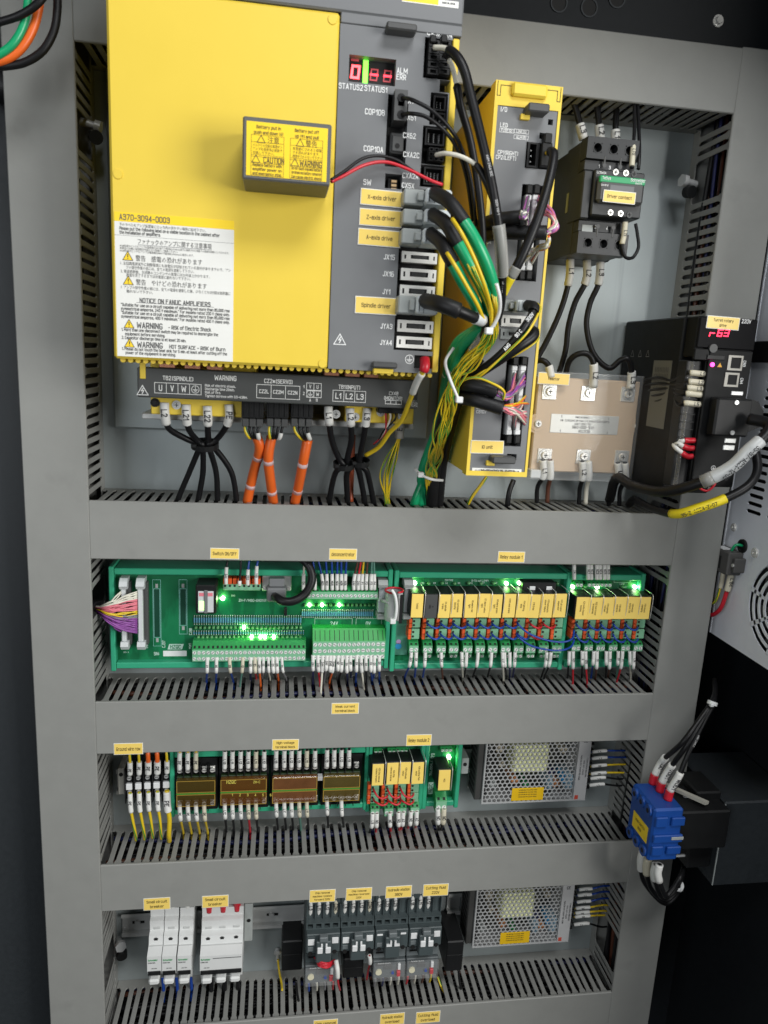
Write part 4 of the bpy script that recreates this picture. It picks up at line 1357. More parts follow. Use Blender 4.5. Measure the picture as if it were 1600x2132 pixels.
nm_ = part("rating_plate", MB().box(x0, x1, RD - .2, RD + .7, z0, z1, .4), mat("satin_plate", (.72, .73, .70), .4, metal=.3), re_)
cx, cz = (x0 + x1) / 2, (z0 + z1) / 2
b = MB()
for s, dx, dz, h in (("REACTOR", 0, -8.6, 2.8), ("A81L-0001-0185", -2, -3.8, 3.0), ("VOLTAGE: 240V", -3, .2, 2.4), ("CLASS F(155C)PHASE 3 O  MFG. NO 24072672  161", 0, 4.2, 2.2), ("3 MADE IN CHINA", -4, 8.6, 2.0),
                     ("1", 33, 8.6, 2.2), ("2", 33, -9.5, 2.2), ("4", 8, -9.8, 2.2), ("5", -33, 9, 2.2), ("6", -33, -9, 2.2)):
    # the plate is mounted upside down
    b.text(s, (cx + dx * .9, RD + .85, cz + dz * .95), h * .95, right=(-1, 0, 0), up=(0, 0, -1), wmax=(x1 - x0) * .9)
part("lettering", b, M_ink, nm_)
cl = MB()
a0, a1, e0, e1, g = rx0 - 2, rx1 + 10, rz0 - 4, rz1 + 4, 2.0
for (p0, p1, q0, q1) in ((a0, a1, e0, e0 + g), (a0, a1, e1 - g, e1), (a0, a0 + g, e0 + g, e1 - g), (a1 - g, a1, e0 + g, e1 - g)):
    cl.box(p0, p1, 34, RD + 9, q0, q1, .4)
part("clear_wall", cl, M_clear, re_)
part("clear_cover", MB().box(a0 + .5, a1 - .5, RD + 7.6, RD + 9.2, e0 + .5, e1 - .5, .4), M_clear, re_)
for x, z in ((a0 + 4, e0 + 7), (a1 - 9, e1 - 8), (a1 - 9, e0 + 7)):
    part("clear_clip", MB().box(x - 4, x + 9, RD - 6, RD + 10, z - 5, z + 5, 1), M_clearw, re_)
pt_sticker("yellow reactor label on the clear cover", ["reactor"], 1123, 776, 1184, 801, RD + 9.4, 2.8)

# ================================================================ turret drive (black servo drive)
VD = 166.0
vx0, vx1, vz0, vz1 = 630, 698, 12, 203
tv = thing("turret_drive", "black servo drive with a red display at the right edge of the panel", "servo drive", (660, 0, vz0))
M_vb = mat("drive_black", (0.006, 0.0065, 0.007), .5, spec=.2, var=.1, scale=80, bump=.08)
part("case", MB().box(vx0, 686, 3, VD - 26, vz0, vz1, 1.5), M_vb, tv)
part("front_frame", MB().box(vx0 + 3, vx1, VD - 26, VD - 4, 161, vz1, 1), M_vb, tv)
part("front_column", MB().box(vx0 + 18, vx1, VD - 26, VD - 4, vz0 + 12, 160.6, 1), M_vb, tv)
x0, x1, z0, z1 = RC(1470, 656, 1570, 730, VD)
ds = part("display_window", MB().box(vx0 + 3, vx1, VD - 4, VD, z0, vz1 - 1, .8), mat("smoked_window", (.004, .004, .005), .5, var=0, spec=.1), tv)
tx = MB()
xx, zz = at(1555, 669, VD + .3)
tx.text("220V", (xx, VD + .3, zz), 3.6)
part("lettering", tx, M_print, ds)
M_vseg = mat("pink_red_segment", (1.0, 0.005, 0.045), .4, var=0, emit=4)
for u, seg in ((1484, "eg"), (1500, "adefgc"), (1514, "abcdg")):
    q = MB()
    x, z = at(u, 693, VD + .3)
    seg7(q, x, z, 2.3, 3.2, 1.2, seg, VD + .3, .15)
    part("lit_segments", q, M_vseg, ds)
part("round_knob", MB().cyl((*at(1484, 725, VD)[:1], VD, at(1484, 725, VD)[1]), (0, 1, 0), 4.5, 2.5, 18), M_dgrey, tv)
pn = part("connector_panel", MB().box(vx0 + 18, vx1 - 1, VD - 4, VD + 1, vz0 + 12, z0 - 1, .8), M_vb, tv)
part("upper_panel", MB().box(vx0 + 1, vx0 + 17.6, VD - 4, VD + 1, 158, z0 - 1, .8), M_vb, tv)
part("panel_button", MB().box(*RC(1473, 738, 1508, 750, VD + 1)[:2], VD + .5, VD + 2.4, *RC(1473, 738, 1508, 750, VD + 1)[2:], .5), M_blk, pn)
x, z = at(1484, 759, VD + 1.5)
part("charge_led", MB().cyl((x, VD + 1, z), (0, 1, 0), 2.2, 1.2, 14), mat("magenta_led", (1.0, .03, .28), .4, var=0, emit=6), pn)
x, z = at(1500, 760, VD + 1.5)
part("warning_triangle", MB().prism([(x - 2.6, z - 2), (x + 2.6, z - 2), (x, z + 2.4)], VD + .9, VD + 1.3), mat("amber_print", (.8, .4, .03), .5, var=0), pn)
for u0, v0, u1, v1 in ((1519, 739, 1545, 772), (1512, 775, 1537, 806)):
    x0, x1, z0, z1 = RC(u0, v0, u1, v1, VD + 2)
    o = part("network_socket", plate([(x0 + 3.5, x1 - 2, z0 + 2.2, z1 - 2.2)], x0, x1, z0, z1, VD, VD + 2), mat("socket_metal", (.30, .29, .26), .4, metal=.3), pn)
    part("socket_cavity", MB().box(x0 + 3, x1 - 1.5, VD + .8, VD + 1.1, z0 + 1.8, z1 - 1.8), M_hole, o)
b = MB()
for i, s in enumerate(("CN3", "CN4")):
    x, z = at(1551 - i * 6, 757 + i * 36, VD + 1.2)
    b.text(s, (x, VD + 1.2, z), 2.8, right=(0, 0, -1), up=(1, 0, 0))
x, z = at(1481, 973, VD - 3.6)
earth_mark(b, x, z, VD + 1.3, 2.6, .4)
part("lettering", b, M_print, pn)
# terminal strip: twelve screws behind a clear flap
tb = part("terminal_strip", MB().box(vx0 - 1, vx0 + 17, VD - 26, VD - 8, vz0 + 10, 157.4, .8), M_blk, tv)
for i in range(12):
    u = 1483 - (1483 - 1458) * i / 11
    v = 776 + (951 - 776) * i / 11
    x, z = at(u, v, VD - 6)
    o = part("terminal_screw", MB().cyl((x, VD - 8, z), (0, 1, 0), 2.7, 2.2, 12, 2.2), M_steel, tb)
    if i > 4: part("clamp_plate", MB().box(x - 7.5, x - 2.5, VD - 9, VD - 7.4, z - 2.3, z + 2.3, .3), M_zinc, o)
    if i < 11: part("barrier", MB().box(vx0 - .8, vx0 + 15, VD - 9, VD - 5, z - 4.6, z - 3.9), M_blk, o)
x, z = at(1463, 770, VD - 3)
part("clear_flap", MB().box(vx0 + 1, vx0 + 2, VD - 7, VD + 1, vz0 + 12, 156, .3), M_clear, tv)
for u, mm in ((1447, M_steel), (1466, mat("brass_screw", (.7, .55, .2), .3, metal=.9))):
    x, z = at(u, 978, VD - 12)
    o = part("earth_screw", MB().box(x - 5, x + 5, VD - 16, VD - 13, z - 6, z + 5, .4), M_zinc, tv)
    part("screw_head", MB().cyl((x, VD - 13.2, z), (0, 1, 0), 3.6, 2.6, 12, 3), mm, o)
x0, x1, z0, z1 = RC(1500, 828, 1575, 905, VD + 14)
hp = part("encoder_plug", MB().box(x0 - 3, x1 - 10, VD + 1, VD + 16, z0 - 3, z1, 2).prism([(x1 - 12, z0 + 2), (x1 + 2, z0 + 8), (x1 + 4, z1 - 12), (x1 - 4, z1 - 2), (x1 - 12, z1)], VD + 3, VD + 15), M_blk, tv)
for u, v in ((1535, 838), (1526, 901)):
    x, z = at(u, v, VD + 17)
    part("jack_screw", MB().cyl((x, VD + 15.8, z), (0, 1, 0), 2.4, 1.6, 12), M_zinc, hp)
for (u0, v0, u1, v1) in ((1525, 814, 1548, 824), (1511, 912, 1533, 923), (1508, 926, 1530, 938)):
    x0, x1, z0, z1 = RC(u0, v0, u1, v1, VD + 2)
    part("metal_socket", MB().box(x0, x1, VD, VD + 2, z0, z1, .6), M_zinc, pn)
# printed label and triangles on the left flank
x = vx0 - .25
sl = part("rating_sheet", MB().box(vx0 - .3, vx0 + .1, atx(1362, 760, vx0)[0], atx(1400, 760, vx0)[0], atx(1365, 890, vx0)[1], atx(1365, 750, vx0)[1]), mat("dim_label", (.13, .13, .115), .5, var=.05), tv)
b = MB()
d0, z1 = atx(1366, 760, vx0)
for i in range(9):
    b.text("MODEL INPUT 220V 50/60Hz", (vx0 - .5, d0 + 2 + i * 3.4, z1 - 2), 1.6, right=(0, 0, -1), up=(0, -1, 0), align='L')
part("lettering", b, M_ink, sl)
b = MB()
for u in (1318, 1334, 1350):
    d, z = atx(u, 736, vx0)
    for (p0, p1), (q0, q1) in (((-4, -3.5), (4, -3.5)), ((4, -3.5), (0, 4)), ((0, 4), (-4, -3.5))):
        A, B = Vector((vx0 - .3, d + p0, z + p1)), Vector((vx0 - .3, d + q0, z + q1))
        di = (B - A).normalized()
        no = Vector((0, -di.z, di.y)) * .3
        b.add([tuple(A + no), tuple(B + no), tuple(B - no), tuple(A - no)], [(0, 1, 2, 3)])
part("warning_marks", b, M_wg, tv)
pt_sticker("yellow Turret rotary drive label", ["Turret rotary", "drive"], 1475, 658, 1537, 686, VD + .2, 2.6)
# ================================================================ cables of the upper bay
R_ = random.Random(11)
G_SP = "black spindle leads under the terminal cover"
leg = [((343, 838), (352, 892), (385, 912), (371, 1040)), ((388, 842), (394, 895), (412, 918), (413, 1042)), ((432, 845), (433, 900), (434, 920), (453, 1044)), ((477, 842), (470, 890), (452, 914), (493, 1044))]
knot = [(414, 936), (423, 940), (438, 940), (448, 934)]
for i, ((a, b_, c, e), k) in enumerate(zip(leg, knot)):
    mid = (k[0] + (e[0] - k[0]) * .45 + (0, 4, 6, 14)[i], k[1] + (e[1] - k[1]) * .45)
    wire("power_cable", "black spindle lead under the amplifier, %s from the left" % ORDW[i], [(*a, 112), (a[0] + 1, a[1] + 26, 112), (*b_, 104), (*c, 92), (425 + (i - 1.5) * 6, 926, 86 + (i % 2) * 6), (*k, 82), (*mid, 70), (*e, 58), (e[0] + (e[0] - k[0]) * .05, e[1] + 26, 46)],
         3.3, M_cable, "cable", G_SP, [(.0, .135, M_mark, 1.45, ("L2", "L21", "L22", "PE")[i])], prints=[(.22, "CABLE", 1.8)] if i == 0 else ())
def black_tie(label, u, v, d, r, tilt=(0, .25, 1)):
    ring_tie(label, P(u, v, d), tilt, r, M_blk, 3.0, "black tie rings on the lead bundles")
black_tie("black tie ring gathering the four spindle leads", 427, 926, 88, 14)
# three servo motor cables
ocab = [((533, 905), (541, 935), (528, 985), (515, 1046)), ((566, 908), (559, 955), (566, 1020), (570, 1050)), ((641, 915), (632, 960), (622, 1012), (614, 1050))]
for i, (a, b_, c, e) in enumerate(ocab):
    nm = ("left", "middle", "right")[i]
    wire("servo_cable", "thick orange servo cable under the black plugs, %s of three" % nm, [(*a, 100), (*b_, 96), (*c, 74), (*e, 58), (e[0] - 2, e[1] + 22, 48)], 5.5, M_orange, "cable", "orange servo cables",
         [(.24, .28, M_clip, 1.08, None, "clear_clip"), (.62, .66, M_clip, 1.08, None, "clear_clip")])
    pu = (526, 578, 629)[i]
    for j, (du, m, st, w) in enumerate(((-14, M_yw, True, "yellow-green"), (-4, M_cable, False, "left black"), (5, M_cable, False, "right black"), (14, M_cable, False, "sleeved black"))):
        ex = [(a[0] - 5, a[1] + 2), (a[0] - 1, a[1] + 2), (a[0] + 2, a[1]), (a[0] + 5, a[1] - 2)][j]
        wire("core_wire", "%s core between the %s servo plug and its orange cable" % (w, nm), [(pu + du, 876, 116), (pu + du + (ex[0] - pu - du) * .1 - 3, 895, 120), ((pu + du + ex[0]) / 2, 912, 116), (*ex, 99)], 1.5, m, "wire", "cores of the servo cables",
             [(.35, .72, M_mark, 1.6)] if j == 3 else (), stripe=st)
# input leads L1 L2 L3
G_IN = "black mains input leads under the terminal cover"
ileg = [([(684, 846), (685, 870), (691, 915), (706, 954)], [(699, 984), (687, 1036)]), ([(729, 850), (730, 872), (732, 915), (724, 954)], [(722, 990), (724, 1040)]), ([(765, 850), (763, 872), (757, 915), (748, 957)], [(750, 990), (759, 1040)])]
for i, (a, e) in enumerate(ileg):
    dd = [112, 112, 100, 88]
    wire("power_cable", "black input lead marked L%d under the amplifier" % (i + 1), [(*p, q) for p, q in zip(a, dd)] + [(716 + i * 14, 970, 84), (*e[0], 74), (*e[1], 58), (e[1][0], e[1][1] + 24, 46)], 3.4, M_cable, "cable", G_IN, [(0, .13, M_mark, 1.4, "L%d" % (i + 1))])
wire("power_cable", "short black lead right of the L3 input lead", [(744, 945, 80), (755, 970, 78), (766, 986, 74), (777, 1038, 58), (780, 1062, 46)], 3.4, M_cable, "cable", G_IN)
black_tie("black tie ring round the L1 and L2 leads", 716, 968, 86, 11)
black_tie("black tie ring round the L3 lead and the yellow wire", 750, 962, 84, 10)
wire("servo_cable", "orange-brown cable behind the input leads", [(735, 905, 30), (733, 950, 34), (731, 1000, 44), (730, 1045, 50)], 3.6, mat("rust_cable", (.35, .06, .015), .45, var=.08), "cable")
wire("ground_wire", "thick yellow earth wire with a red boot at the amplifier's lower right", [(885, 746, 200), (884, 768, 204), (868, 796, 188), (853, 836, 160), (836, 876, 138), (812, 900, 122), (790, 930, 104), (762, 948, 92)], 2.5, M_yw, "wire", None,
     [(0, .075, M_red, 1.9, None, "red_boot"), (.10, .30, M_mark, 1.45, None, "end_sleeve")])
for i, (m, w, u) in enumerate(((M_red, "red", 803), (M_ww, "white", 812), (M_cable, "black", 822))):
    wire("monitor_wire", "thin %s wire from the monitor socket of the terminal strip" % w, [(u, 856, 116), (u + 1, 872, 116), (803 - i * 2, 898, 112), (790, 915, 104), (778, 925, 96)], 1.1, m, "wire", "monitor wires")
part("monitor_socket", MB().box(*RC(788, 848, 842, 862, 128)[:2], 108, 128, *RC(788, 848, 842, 862, 128)[2:], .8), M_blk, amp)
# bundle of thin yellow-green wires with the E sleeve
for i in range(8):
    o1, o2 = R_.uniform(-5, 5), R_.uniform(-14, 14)
    wire("ground_wire", "thin yellow-green earth wire of the bunch below the E sleeve", [(834 + o1 * .5, 884, 104), (832 + o1 * .6, 910, 102), (818 + o2, 952, 88 + i % 3 * 4), (806 + o2 * 1.1, 995, 74), (807 + o1, 1048, 54), (806 + o1, 1066, 44)],
         1.0, M_yw, "wire", "yellow-green wires below the E sleeve", (), stripe=True, n=6)
t = thing("cable_marker", "grey sleeve marked E around the yellow-green wires", "marker", P(833, 890, 104))
c = smooth([P(834, 874, 106), P(832, 912, 104)], 4)
part("sleeve", MB().tube(c, 5.0, 12), mat("grey_sleeve", (.36, .35, .32), .5), t)
x, d, z = P(833, 894, 110)
part("marking", MB().text("E", (x, d, z), 5, right=(0, 0, 1), up=(-1, 0, 0)), M_ink, t)
# green feedback cables
G_G = "thick green feedback cables"
gp_ = [("X-axis", (905, 402), (930, 415), (952, 440), (990, 500), (1018, 562), (1030, 618), (1020, 668)), ("Z-axis", (902, 446), (926, 462), (944, 488), (978, 548), (1004, 596), (1016, 634), (1008, 676)), ("A-axis", (898, 486), (920, 506), (937, 536), (966, 590), (988, 628), (998, 655), (994, 684))]
for i, (nm, *p) in enumerate(gp_):
    dd = [224, 246, 256, 262 - i * 4, 256 - i * 4, 244 - i * 6, 226 - i * 8]
    tail = [(968 - i * 8, 716, 196 - i * 6), (946 - i * 6, 768, 168 - i * 6), (922 - i * 4, 880, 84), (886 - i * 4, 988, 62), (866 + i * 12, 1040, 58), (858 + i * 12, 1066, 46)]
    wire("feedback_cable", "thick green feedback cable leaving the %s plug" % nm, [(*q, d) for q, d in zip(p, dd)] + tail, 5.4, M_green, "cable", G_G, [(0, .115, M_sleeve, 1.12, None, "black_boot"), (.50, .505, M_white, 1.03, None, "clear_band")])
wire("feedback_cable", "thick black feedback cable leaving the spindle plug", [(886, 626, 224), (915, 632, 248), (950, 645, 256), (985, 660, 250), (1012, 672, 236), (1010, 700, 222), (990, 730, 205), (960, 775, 170), (925, 880, 122), (905, 985, 84), (895, 1044, 58), (893, 1068, 46)], 5.2, M_cable, "cable", None,
     [(0, .12, M_sleeve, 1.35, None, "black_boot"), (.17, .20, M_clearw, 1.1, None, "clear_band"), (.27, .33, M_clearfilm, 1.3, None, "clear_label")])
# yellow drain wires running beside the green cables and down to the duct
for i in range(14):
    j = lambda s: R_.uniform(-s, s)
    st = [(948 + i * 1.0, 462 + i * 3), (957, 500), (970, 540)][i % 3]
    top = [(*st, 256), (985 + j(6), 560 + j(6), 262), (1012 + j(6), 620, 254), (1026 + j(6), 668 + j(5), 240)] if i < 5 else [(1028 + j(5), 600 + j(8), 250), (1030 + j(5), 650, 246)]
    wire("ground_wire", "thin yellow-green drain wire of the tangle between amplifier and IO unit", top + [(1018 + j(16), 712 + j(8), 228), (978 + j(18), 756 + j(12), 212), (945 + j(14), 800 + j(12), 196), (930 + j(20), 850 + j(6), 178), (918 + j(18), 905 + j(6), 150), (908 + j(17), 952, 124), (900 + j(12), 990, 100), (902 + j(12), 1046, 58), (902, 1066, 46)],
         1.05, M_yw, "wire", "yellow-green drain wires between amplifier and IO unit", (), stripe=True, n=6)
cable_tie("white cable tie round the green feedback cables", [(1034, 590, 262), (1041, 620, 258), (1040, 650, 250), (1028, 678, 244), (1016, 688, 240)], 1.7, head=(1018, 689, 244))
cable_tie("white cable tie hanging below the green cables, left of the IO unit", [(945, 724, 200), (928, 752, 205), (936, 785, 214), (950, 820, 214), (956, 832, 210)], 1.5, head=(956, 832, 213))
cable_tie("white cable tie near the duct round the cables left of the IO unit", [(864, 976, 100), (880, 990, 110), (900, 998, 112), (922, 1000, 100)], 1.7, head=(876, 988, 108))
# black sheathed bundle down to the duct
for i, (du, rr) in enumerate(((0, 8.5), (14, 6.0))):
    wire("cable_bundle", "%s black sheathed cable going down left of the IO unit" % ("thick", "thinner")[i], [(985 + du, 745, 180), (950 + du, 800, 172), (926 + du, 880, 142), (908 + du, 960, 104), (900 + du, 1040, 62), (899 + du, 1064, 46)], rr, M_sleeve, "cable")
# black cables in front of the IO unit's left side
wire("signal_cable", "black cable with white end from the top plug, curving down past the IO unit", [(904, 98, 208), (930, 101, 216), (952, 118, 224), (968, 148, 228), (980, 195, 230), (1000, 275, 232), (1022, 370, 232), (1036, 450, 230), (1044, 520, 224), (1046, 580, 212), (1040, 650, 196), (1010, 720, 186)], 4.2, M_cable, "cable", None,
     [(0, .105, M_ww, .52, None, "white_wire"), (.59, .75, M_clearfilm, 1.4, None, "clear_label")], rfun=lambda t: .42 if t < .1 else 1, prints=[(.42, "AWM 2464 80C", 2.0), (.54, "300V VW-1", 2.0), (.79, "18AWG 3C", 2.0)])
wire("signal_cable", "black cable with white lead just right of the amplifier's top plugs", [(925, 112, 208), (941, 135, 214), (952, 180, 216), (961, 225, 214), (978, 285, 206), (992, 360, 200), (1002, 440, 194), (1006, 520, 186), (1000, 600, 176)], 3.6, M_cable, "cable", None,
     [(.04, .24, M_ww, .6, None, "white_wire")], rfun=lambda t: .5 if t < .24 else 1)
wire("signal_cable", "black cable with white lead from the CXA2C plug", [(908, 322, 206), (930, 319, 216), (962, 326, 222), (992, 344, 224), (1010, 372, 226), (1026, 410, 226), (1036, 446, 224)], 3.2, M_cable, "cable", None,
     [(0, .5, M_ww, .62, None, "white_wire")], rfun=lambda t: .5 if t < .5 else 1)
for i, pts in enumerate((([(838, 203, 210), (860, 208, 222), (900, 230, 226), (938, 268, 222), (962, 310, 212), (982, 380, 200), (992, 470, 186)]), ([(838, 238, 210), (858, 236, 222), (888, 243, 226), (922, 268, 222), (950, 305, 212), (972, 370, 198), (985, 460, 182)]))):
    wire("optical_cable", "%s thin black optical cable from the optical plug" % ("upper", "lower")[i], pts, 1.75, M_cable, "cable", "thin black optical cables")
wire("battery_wire", "thin red wire from the battery case to the amplifier plug", [(690, 378, 228), (715, 366, 222), (760, 343, 214), (805, 337, 210), (850, 352, 208), (895, 374, 208), (922, 384, 206)], 1.5, M_red, "wire")
wire("battery_wire", "thin black wire from the battery case to the amplifier plug", [(690, 374, 228), (715, 358, 222), (755, 330, 214), (790, 324, 210), (825, 332, 208), (848, 347, 206), (880, 370, 206)], 1.4, M_cable, "wire")
# IO unit wiring
wire("signal_cable", "black cable with yellow tag leaving the IO unit's upper plug", [(1139, 318, 180), (1150, 316, 192), (1153, 330, 198), (1143, 380, 206), (1125, 440, 212), (1100, 505, 214), (1078, 552, 212), (1056, 590, 204), (1040, 625, 192)], 4.6, M_cable, "cable", None,
     [(0, .065, M_yw, .45, None, "yellow_wire"), (.78, .84, M_clearfilm, 1.15, None, "clear_label"), (.84, .95, mat("yellow_tag", (.85, .68, .02), .45), 1.1, "-JA", "yellow_tag")], rfun=lambda t: .4 if t < .065 else 1)
for i, (pts, w) in enumerate(((([(985, 478, 150), (1025, 460, 184), (1060, 454, 196), (1084, 452, 200)]), "upper"), (([(985, 496, 150), (1040, 484, 186), (1095, 484, 200), (1138, 484, 204)]), "lower"))):
    wire("cable_bundle", "%s black sheathed ribbon cable crossing the upper part of the IO unit" % w, pts, 6.6, M_sleeve, "cable", "black sheathed ribbon cables at the IO unit")
def fan(label, group, start, ends, mats, r=.8, via=None, spread=6, n=3):
    """loose ribbon conductors spreading from a sheath to a header"""
    k = 0
    for e in ends:
        for q in range(n):
            m = mats[k % len(mats)]
            s0 = (start[0] + R_.uniform(-2, 2), start[1] + R_.uniform(-spread, spread) * .6, start[2] + R_.uniform(-2, 3))
            vv = [(v[0] + R_.uniform(-spread, spread) * .7, v[1] + R_.uniform(-spread, spread), v[2] + R_.uniform(-3, 3)) for v in (via or [])]
            wire("ribbon_wire", label, [s0] + vv + [(e[0] + R_.uniform(-1.5, 1.5), e[1] + R_.uniform(-7, 7), e[2])], r, m, "wire", group, n=5, seg=4)
            k += 1
PV = [M_viol, M_viol, M_wg, M_pink, M_ww]
fan("violet and grey ribbon conductor fanning to the IO unit's upper left header", "ribbon conductors at the upper left header of the IO unit", (1084, 452, 204), [(1101, 412, 170), (1100, 430, 170), (1099, 470, 170), (1097, 490, 170)], [mat("mauve_wire", (.48, .16, .45), .45), M_viol, M_ww, M_wg], 1.1, [(1092, 446, 208)], 8, 6)
fan("pink and white ribbon conductor fanning to the IO unit's upper right header", "ribbon conductors at the upper right header of the IO unit", (1140, 484, 207), [(1120, 412, 170), (1118, 436, 170)], [MATS["mauve_wire"], M_pink, M_ww], 1.1, [(1158, 470, 208), (1148, 446, 198)], 7, 10)
fan("white ribbon conductor dropping to the IO unit's upper right header", "white ribbon conductors at the upper right header of the IO unit", (1144, 492, 206), [(1108, 522, 170), (1106, 545, 170), (1092, 540, 170)], [M_ww, M_mark, M_ww, M_yw, M_ww, M_spring], 1.0, [(1140, 512, 202), (1122, 516, 188)], 6, 6)
for i, (pts, w) in enumerate(((([(945, 800, 168), (975, 802, 190), (1010, 808, 200), (1034, 816, 202)]), "upper"), (([(948, 826, 170), (985, 832, 192), (1020, 842, 200), (1046, 850, 202)]), "lower"))):
    wire("cable_bundle", "%s black sheathed ribbon cable crossing the lower part of the IO unit" % w, pts, 6.8, M_sleeve, "cable", "black sheathed ribbon cables at the IO unit")
fan("violet and grey ribbon conductor fanning to the IO unit's lower headers", "ribbon conductors rising to the lower headers of the IO unit", (1036, 818, 204), [(1073, 778, 170), (1075, 798, 170), (1092, 780, 170), (1093, 800, 170)], [M_viol, M_pink, M_wg, M_viol], 1.1, [(1060, 826, 200)], 7, 6)
fan("pink or white ribbon conductor spreading at the IO unit's lower right", "ribbon conductors spreading to the lower right header of the IO unit", (1046, 850, 204), [(1096, 862, 170), (1095, 878, 170), (1072, 888, 170), (1090, 838, 170)], [M_pink, M_pink, M_ww, M_wg, M_pink, M_ww], 1.1, [(1072, 856, 200)], 7, 6)
fan("yellow-orange ribbon conductor at the IO unit's lower right header", "yellow ribbon conductors at the lower right header of the IO unit", (1048, 846, 205), [(1100, 838, 172), (1096, 830, 172)], [M_yw, M_orange], .85, [(1075, 842, 204)], 4, 2)
wire("signal_cable", "black cable printed AWG 80 C 300V from the IO unit's grey plug", [(1098, 636, 190), (1112, 640, 202), (1108, 655, 208), (1085, 690, 212), (1050, 730, 206), (1015, 760, 196), (975, 785, 180), (945, 815, 160), (920, 900, 120), (905, 1000, 80)], 3.7, M_cable, "cable", None, [(0, .07, M_sleeve, 1.5, None, "black_boot")])
b = MB()
for s, u, v in (("300V", 1104, 660), ("80 C", 1080, 694), ("AWG", 1056, 722)):
    x, d, z = P(u, v, 217)
    b.text(s, (x, d, z), 3.0, right=(.62, 0, .78), up=(-.78, 0, .62))
part("marking", b, M_print, bpy.data.objects[[o.name for o in COL.objects if o.name.startswith("signal_cable")][-1]])
wire("signal_cable", "shiny black cable below the printed one at the IO unit's middle", [(1096, 690, 186), (1112, 690, 200), (1108, 702, 206), (1080, 722, 208), (1045, 746, 202), (1005, 772, 190), (960, 800, 172)], 5.2, M_cable, "cable")
for i, pts in enumerate((([(1120, 632, 196), (1124, 646, 206), (1100, 690, 216), (1060, 730, 212), (1010, 775, 202), (960, 812, 180)]), ([(1122, 702, 200), (1112, 715, 206), (1080, 735, 206), (1035, 758, 200), (980, 790, 190), (950, 815, 172)]),
                         ([(1048, 832, 206), (1050, 815, 210), (1030, 800, 212), (990, 786, 208), (955, 800, 192), (930, 850, 160)]))):
    wire("ground_wire", "yellow-green wire across the IO unit's front, %s from the top" % ORDW[i], pts, 1.3, M_yw, "wire", "yellow-green wires across the IO unit", (), stripe=True)
wire("ground_wire", "yellow-green wire leaving the bottom of the IO unit", [(1014, 992, 60), (1000, 1012, 58), (985, 1032, 56), (975, 1050, 52)], 2.0, M_yw, "wire", stripe=True)
wire("power_cable", "short black cable under the IO unit's right corner", [(1070, 1000, 46), (1062, 1020, 50), (1058, 1042, 50), (1056, 1062, 46)], 3.4, M_cable, "cable")
for k in range(5):
    wire("signal_cable", "thin dark wire in the gap between amplifier and IO unit", [(958 + k * 3, 300, 30), (962 + k * 5, 420, 40), (958 + k * 6, 560, 46), (950 + k * 5, 720, 50)], 1.3, M_brn if k % 2 else M_cable, "wire", "dark wires in the gap beside the IO unit")
# contactor wiring
G_L = "black leads between contactor and reactor"
wire("power_cable", "black lead L1 from contactor to the IO unit's edge", [(1188, 540, 60), (1186, 580, 62), (1170, 640, 60), (1145, 698, 56), (1120, 745, 52), (1105, 775, 50)], 3.4, M_cable, "cable", G_L, [(.0, .22, M_mark, 1.35, "L1")])
wire("power_cable", "black lead L2 from contactor towards the reactor", [(1223, 542, 62), (1221, 584, 64), (1198, 630, 60), (1184, 680, 56), (1178, 730, 52), (1162, 785, 44)], 3.4, M_cable, "cable", G_L, [(.0, .20, M_mark, 1.35, "L2")])
wire("power_cable", "black lead L3 from contactor curving to the reactor's right terminal", [(1251, 546, 64), (1247, 590, 66), (1229, 632, 62), (1222, 680, 60), (1236, 735, 60), (1268, 766, 62), (1292, 750, 66), (1308, 748, 70), (1316, 775, 66), (1314, 808, 64)], 3.4, M_cable, "cable", G_L, [(.0, .13, M_mark, 1.35, "L3"), (.90, 1.0, M_mark, 1.45, "L3")])
wire("power_cable", "short black lead arching onto the reactor's middle terminal", [(1178, 780, 44), (1186, 752, 58), (1204, 737, 66), (1226, 738, 70), (1237, 760, 70), (1236, 806, 64)], 3.4, M_cable, "cable", G_L, [(.68, 1.0, M_mark, 1.45, "L2")])
wire("power_cable", "short black lead arching onto the reactor's left terminal", [(1112, 754, 50), (1128, 750, 62), (1142, 760, 66), (1148, 785, 66)], 3.4, M_cable, "cable", G_L, [(.65, 1.0, M_mark, 1.4)])
for i, pts in enumerate((([(1190, 196, 50), (1202, 235, 52), (1216, 290, 54)]), ([(1241, 200, 50), (1246, 240, 52), (1251, 292, 54)]), ([(1286, 214, 50), (1283, 250, 52), (1282, 300, 54)]))):
    wire("power_cable", "black lead dropping into the contactor top, %s from the left" % ORDW[i], pts, 3.6, M_cable, "cable", "black leads into the contactor top", [(.66, 1.0, M_mark, 1.4, "L%d" % (3 - i))])
for i, pts in enumerate((([(1321, 205, 70), (1322, 260, 96), (1319, 310, 112), (1316, 350, 118)]), ([(1328, 205, 70), (1331, 270, 96), (1332, 320, 112), (1330, 352, 118)]))):
    wire("coil_wire", "thin black coil wire %s at the contactor's top right" % ("with marker sleeve", "without sleeve")[i], pts, 1.9, M_cable, "wire", "contactor coil wires", [(.70, .98, M_cream, 1.5, "LTO")] if i == 0 else ())
wire("coil_wire", "thin black wire looping below the contactor's lower right", [(1303, 462, 116), (1300, 490, 116), (1296, 512, 116), (1302, 534, 114), (1318, 536, 110), (1330, 515, 108), (1328, 488, 108), (1324, 465, 108)], 1.8, M_cable, "wire", "contactor coil wires", [(.0, .26, M_cream, 1.6, "LTI")])
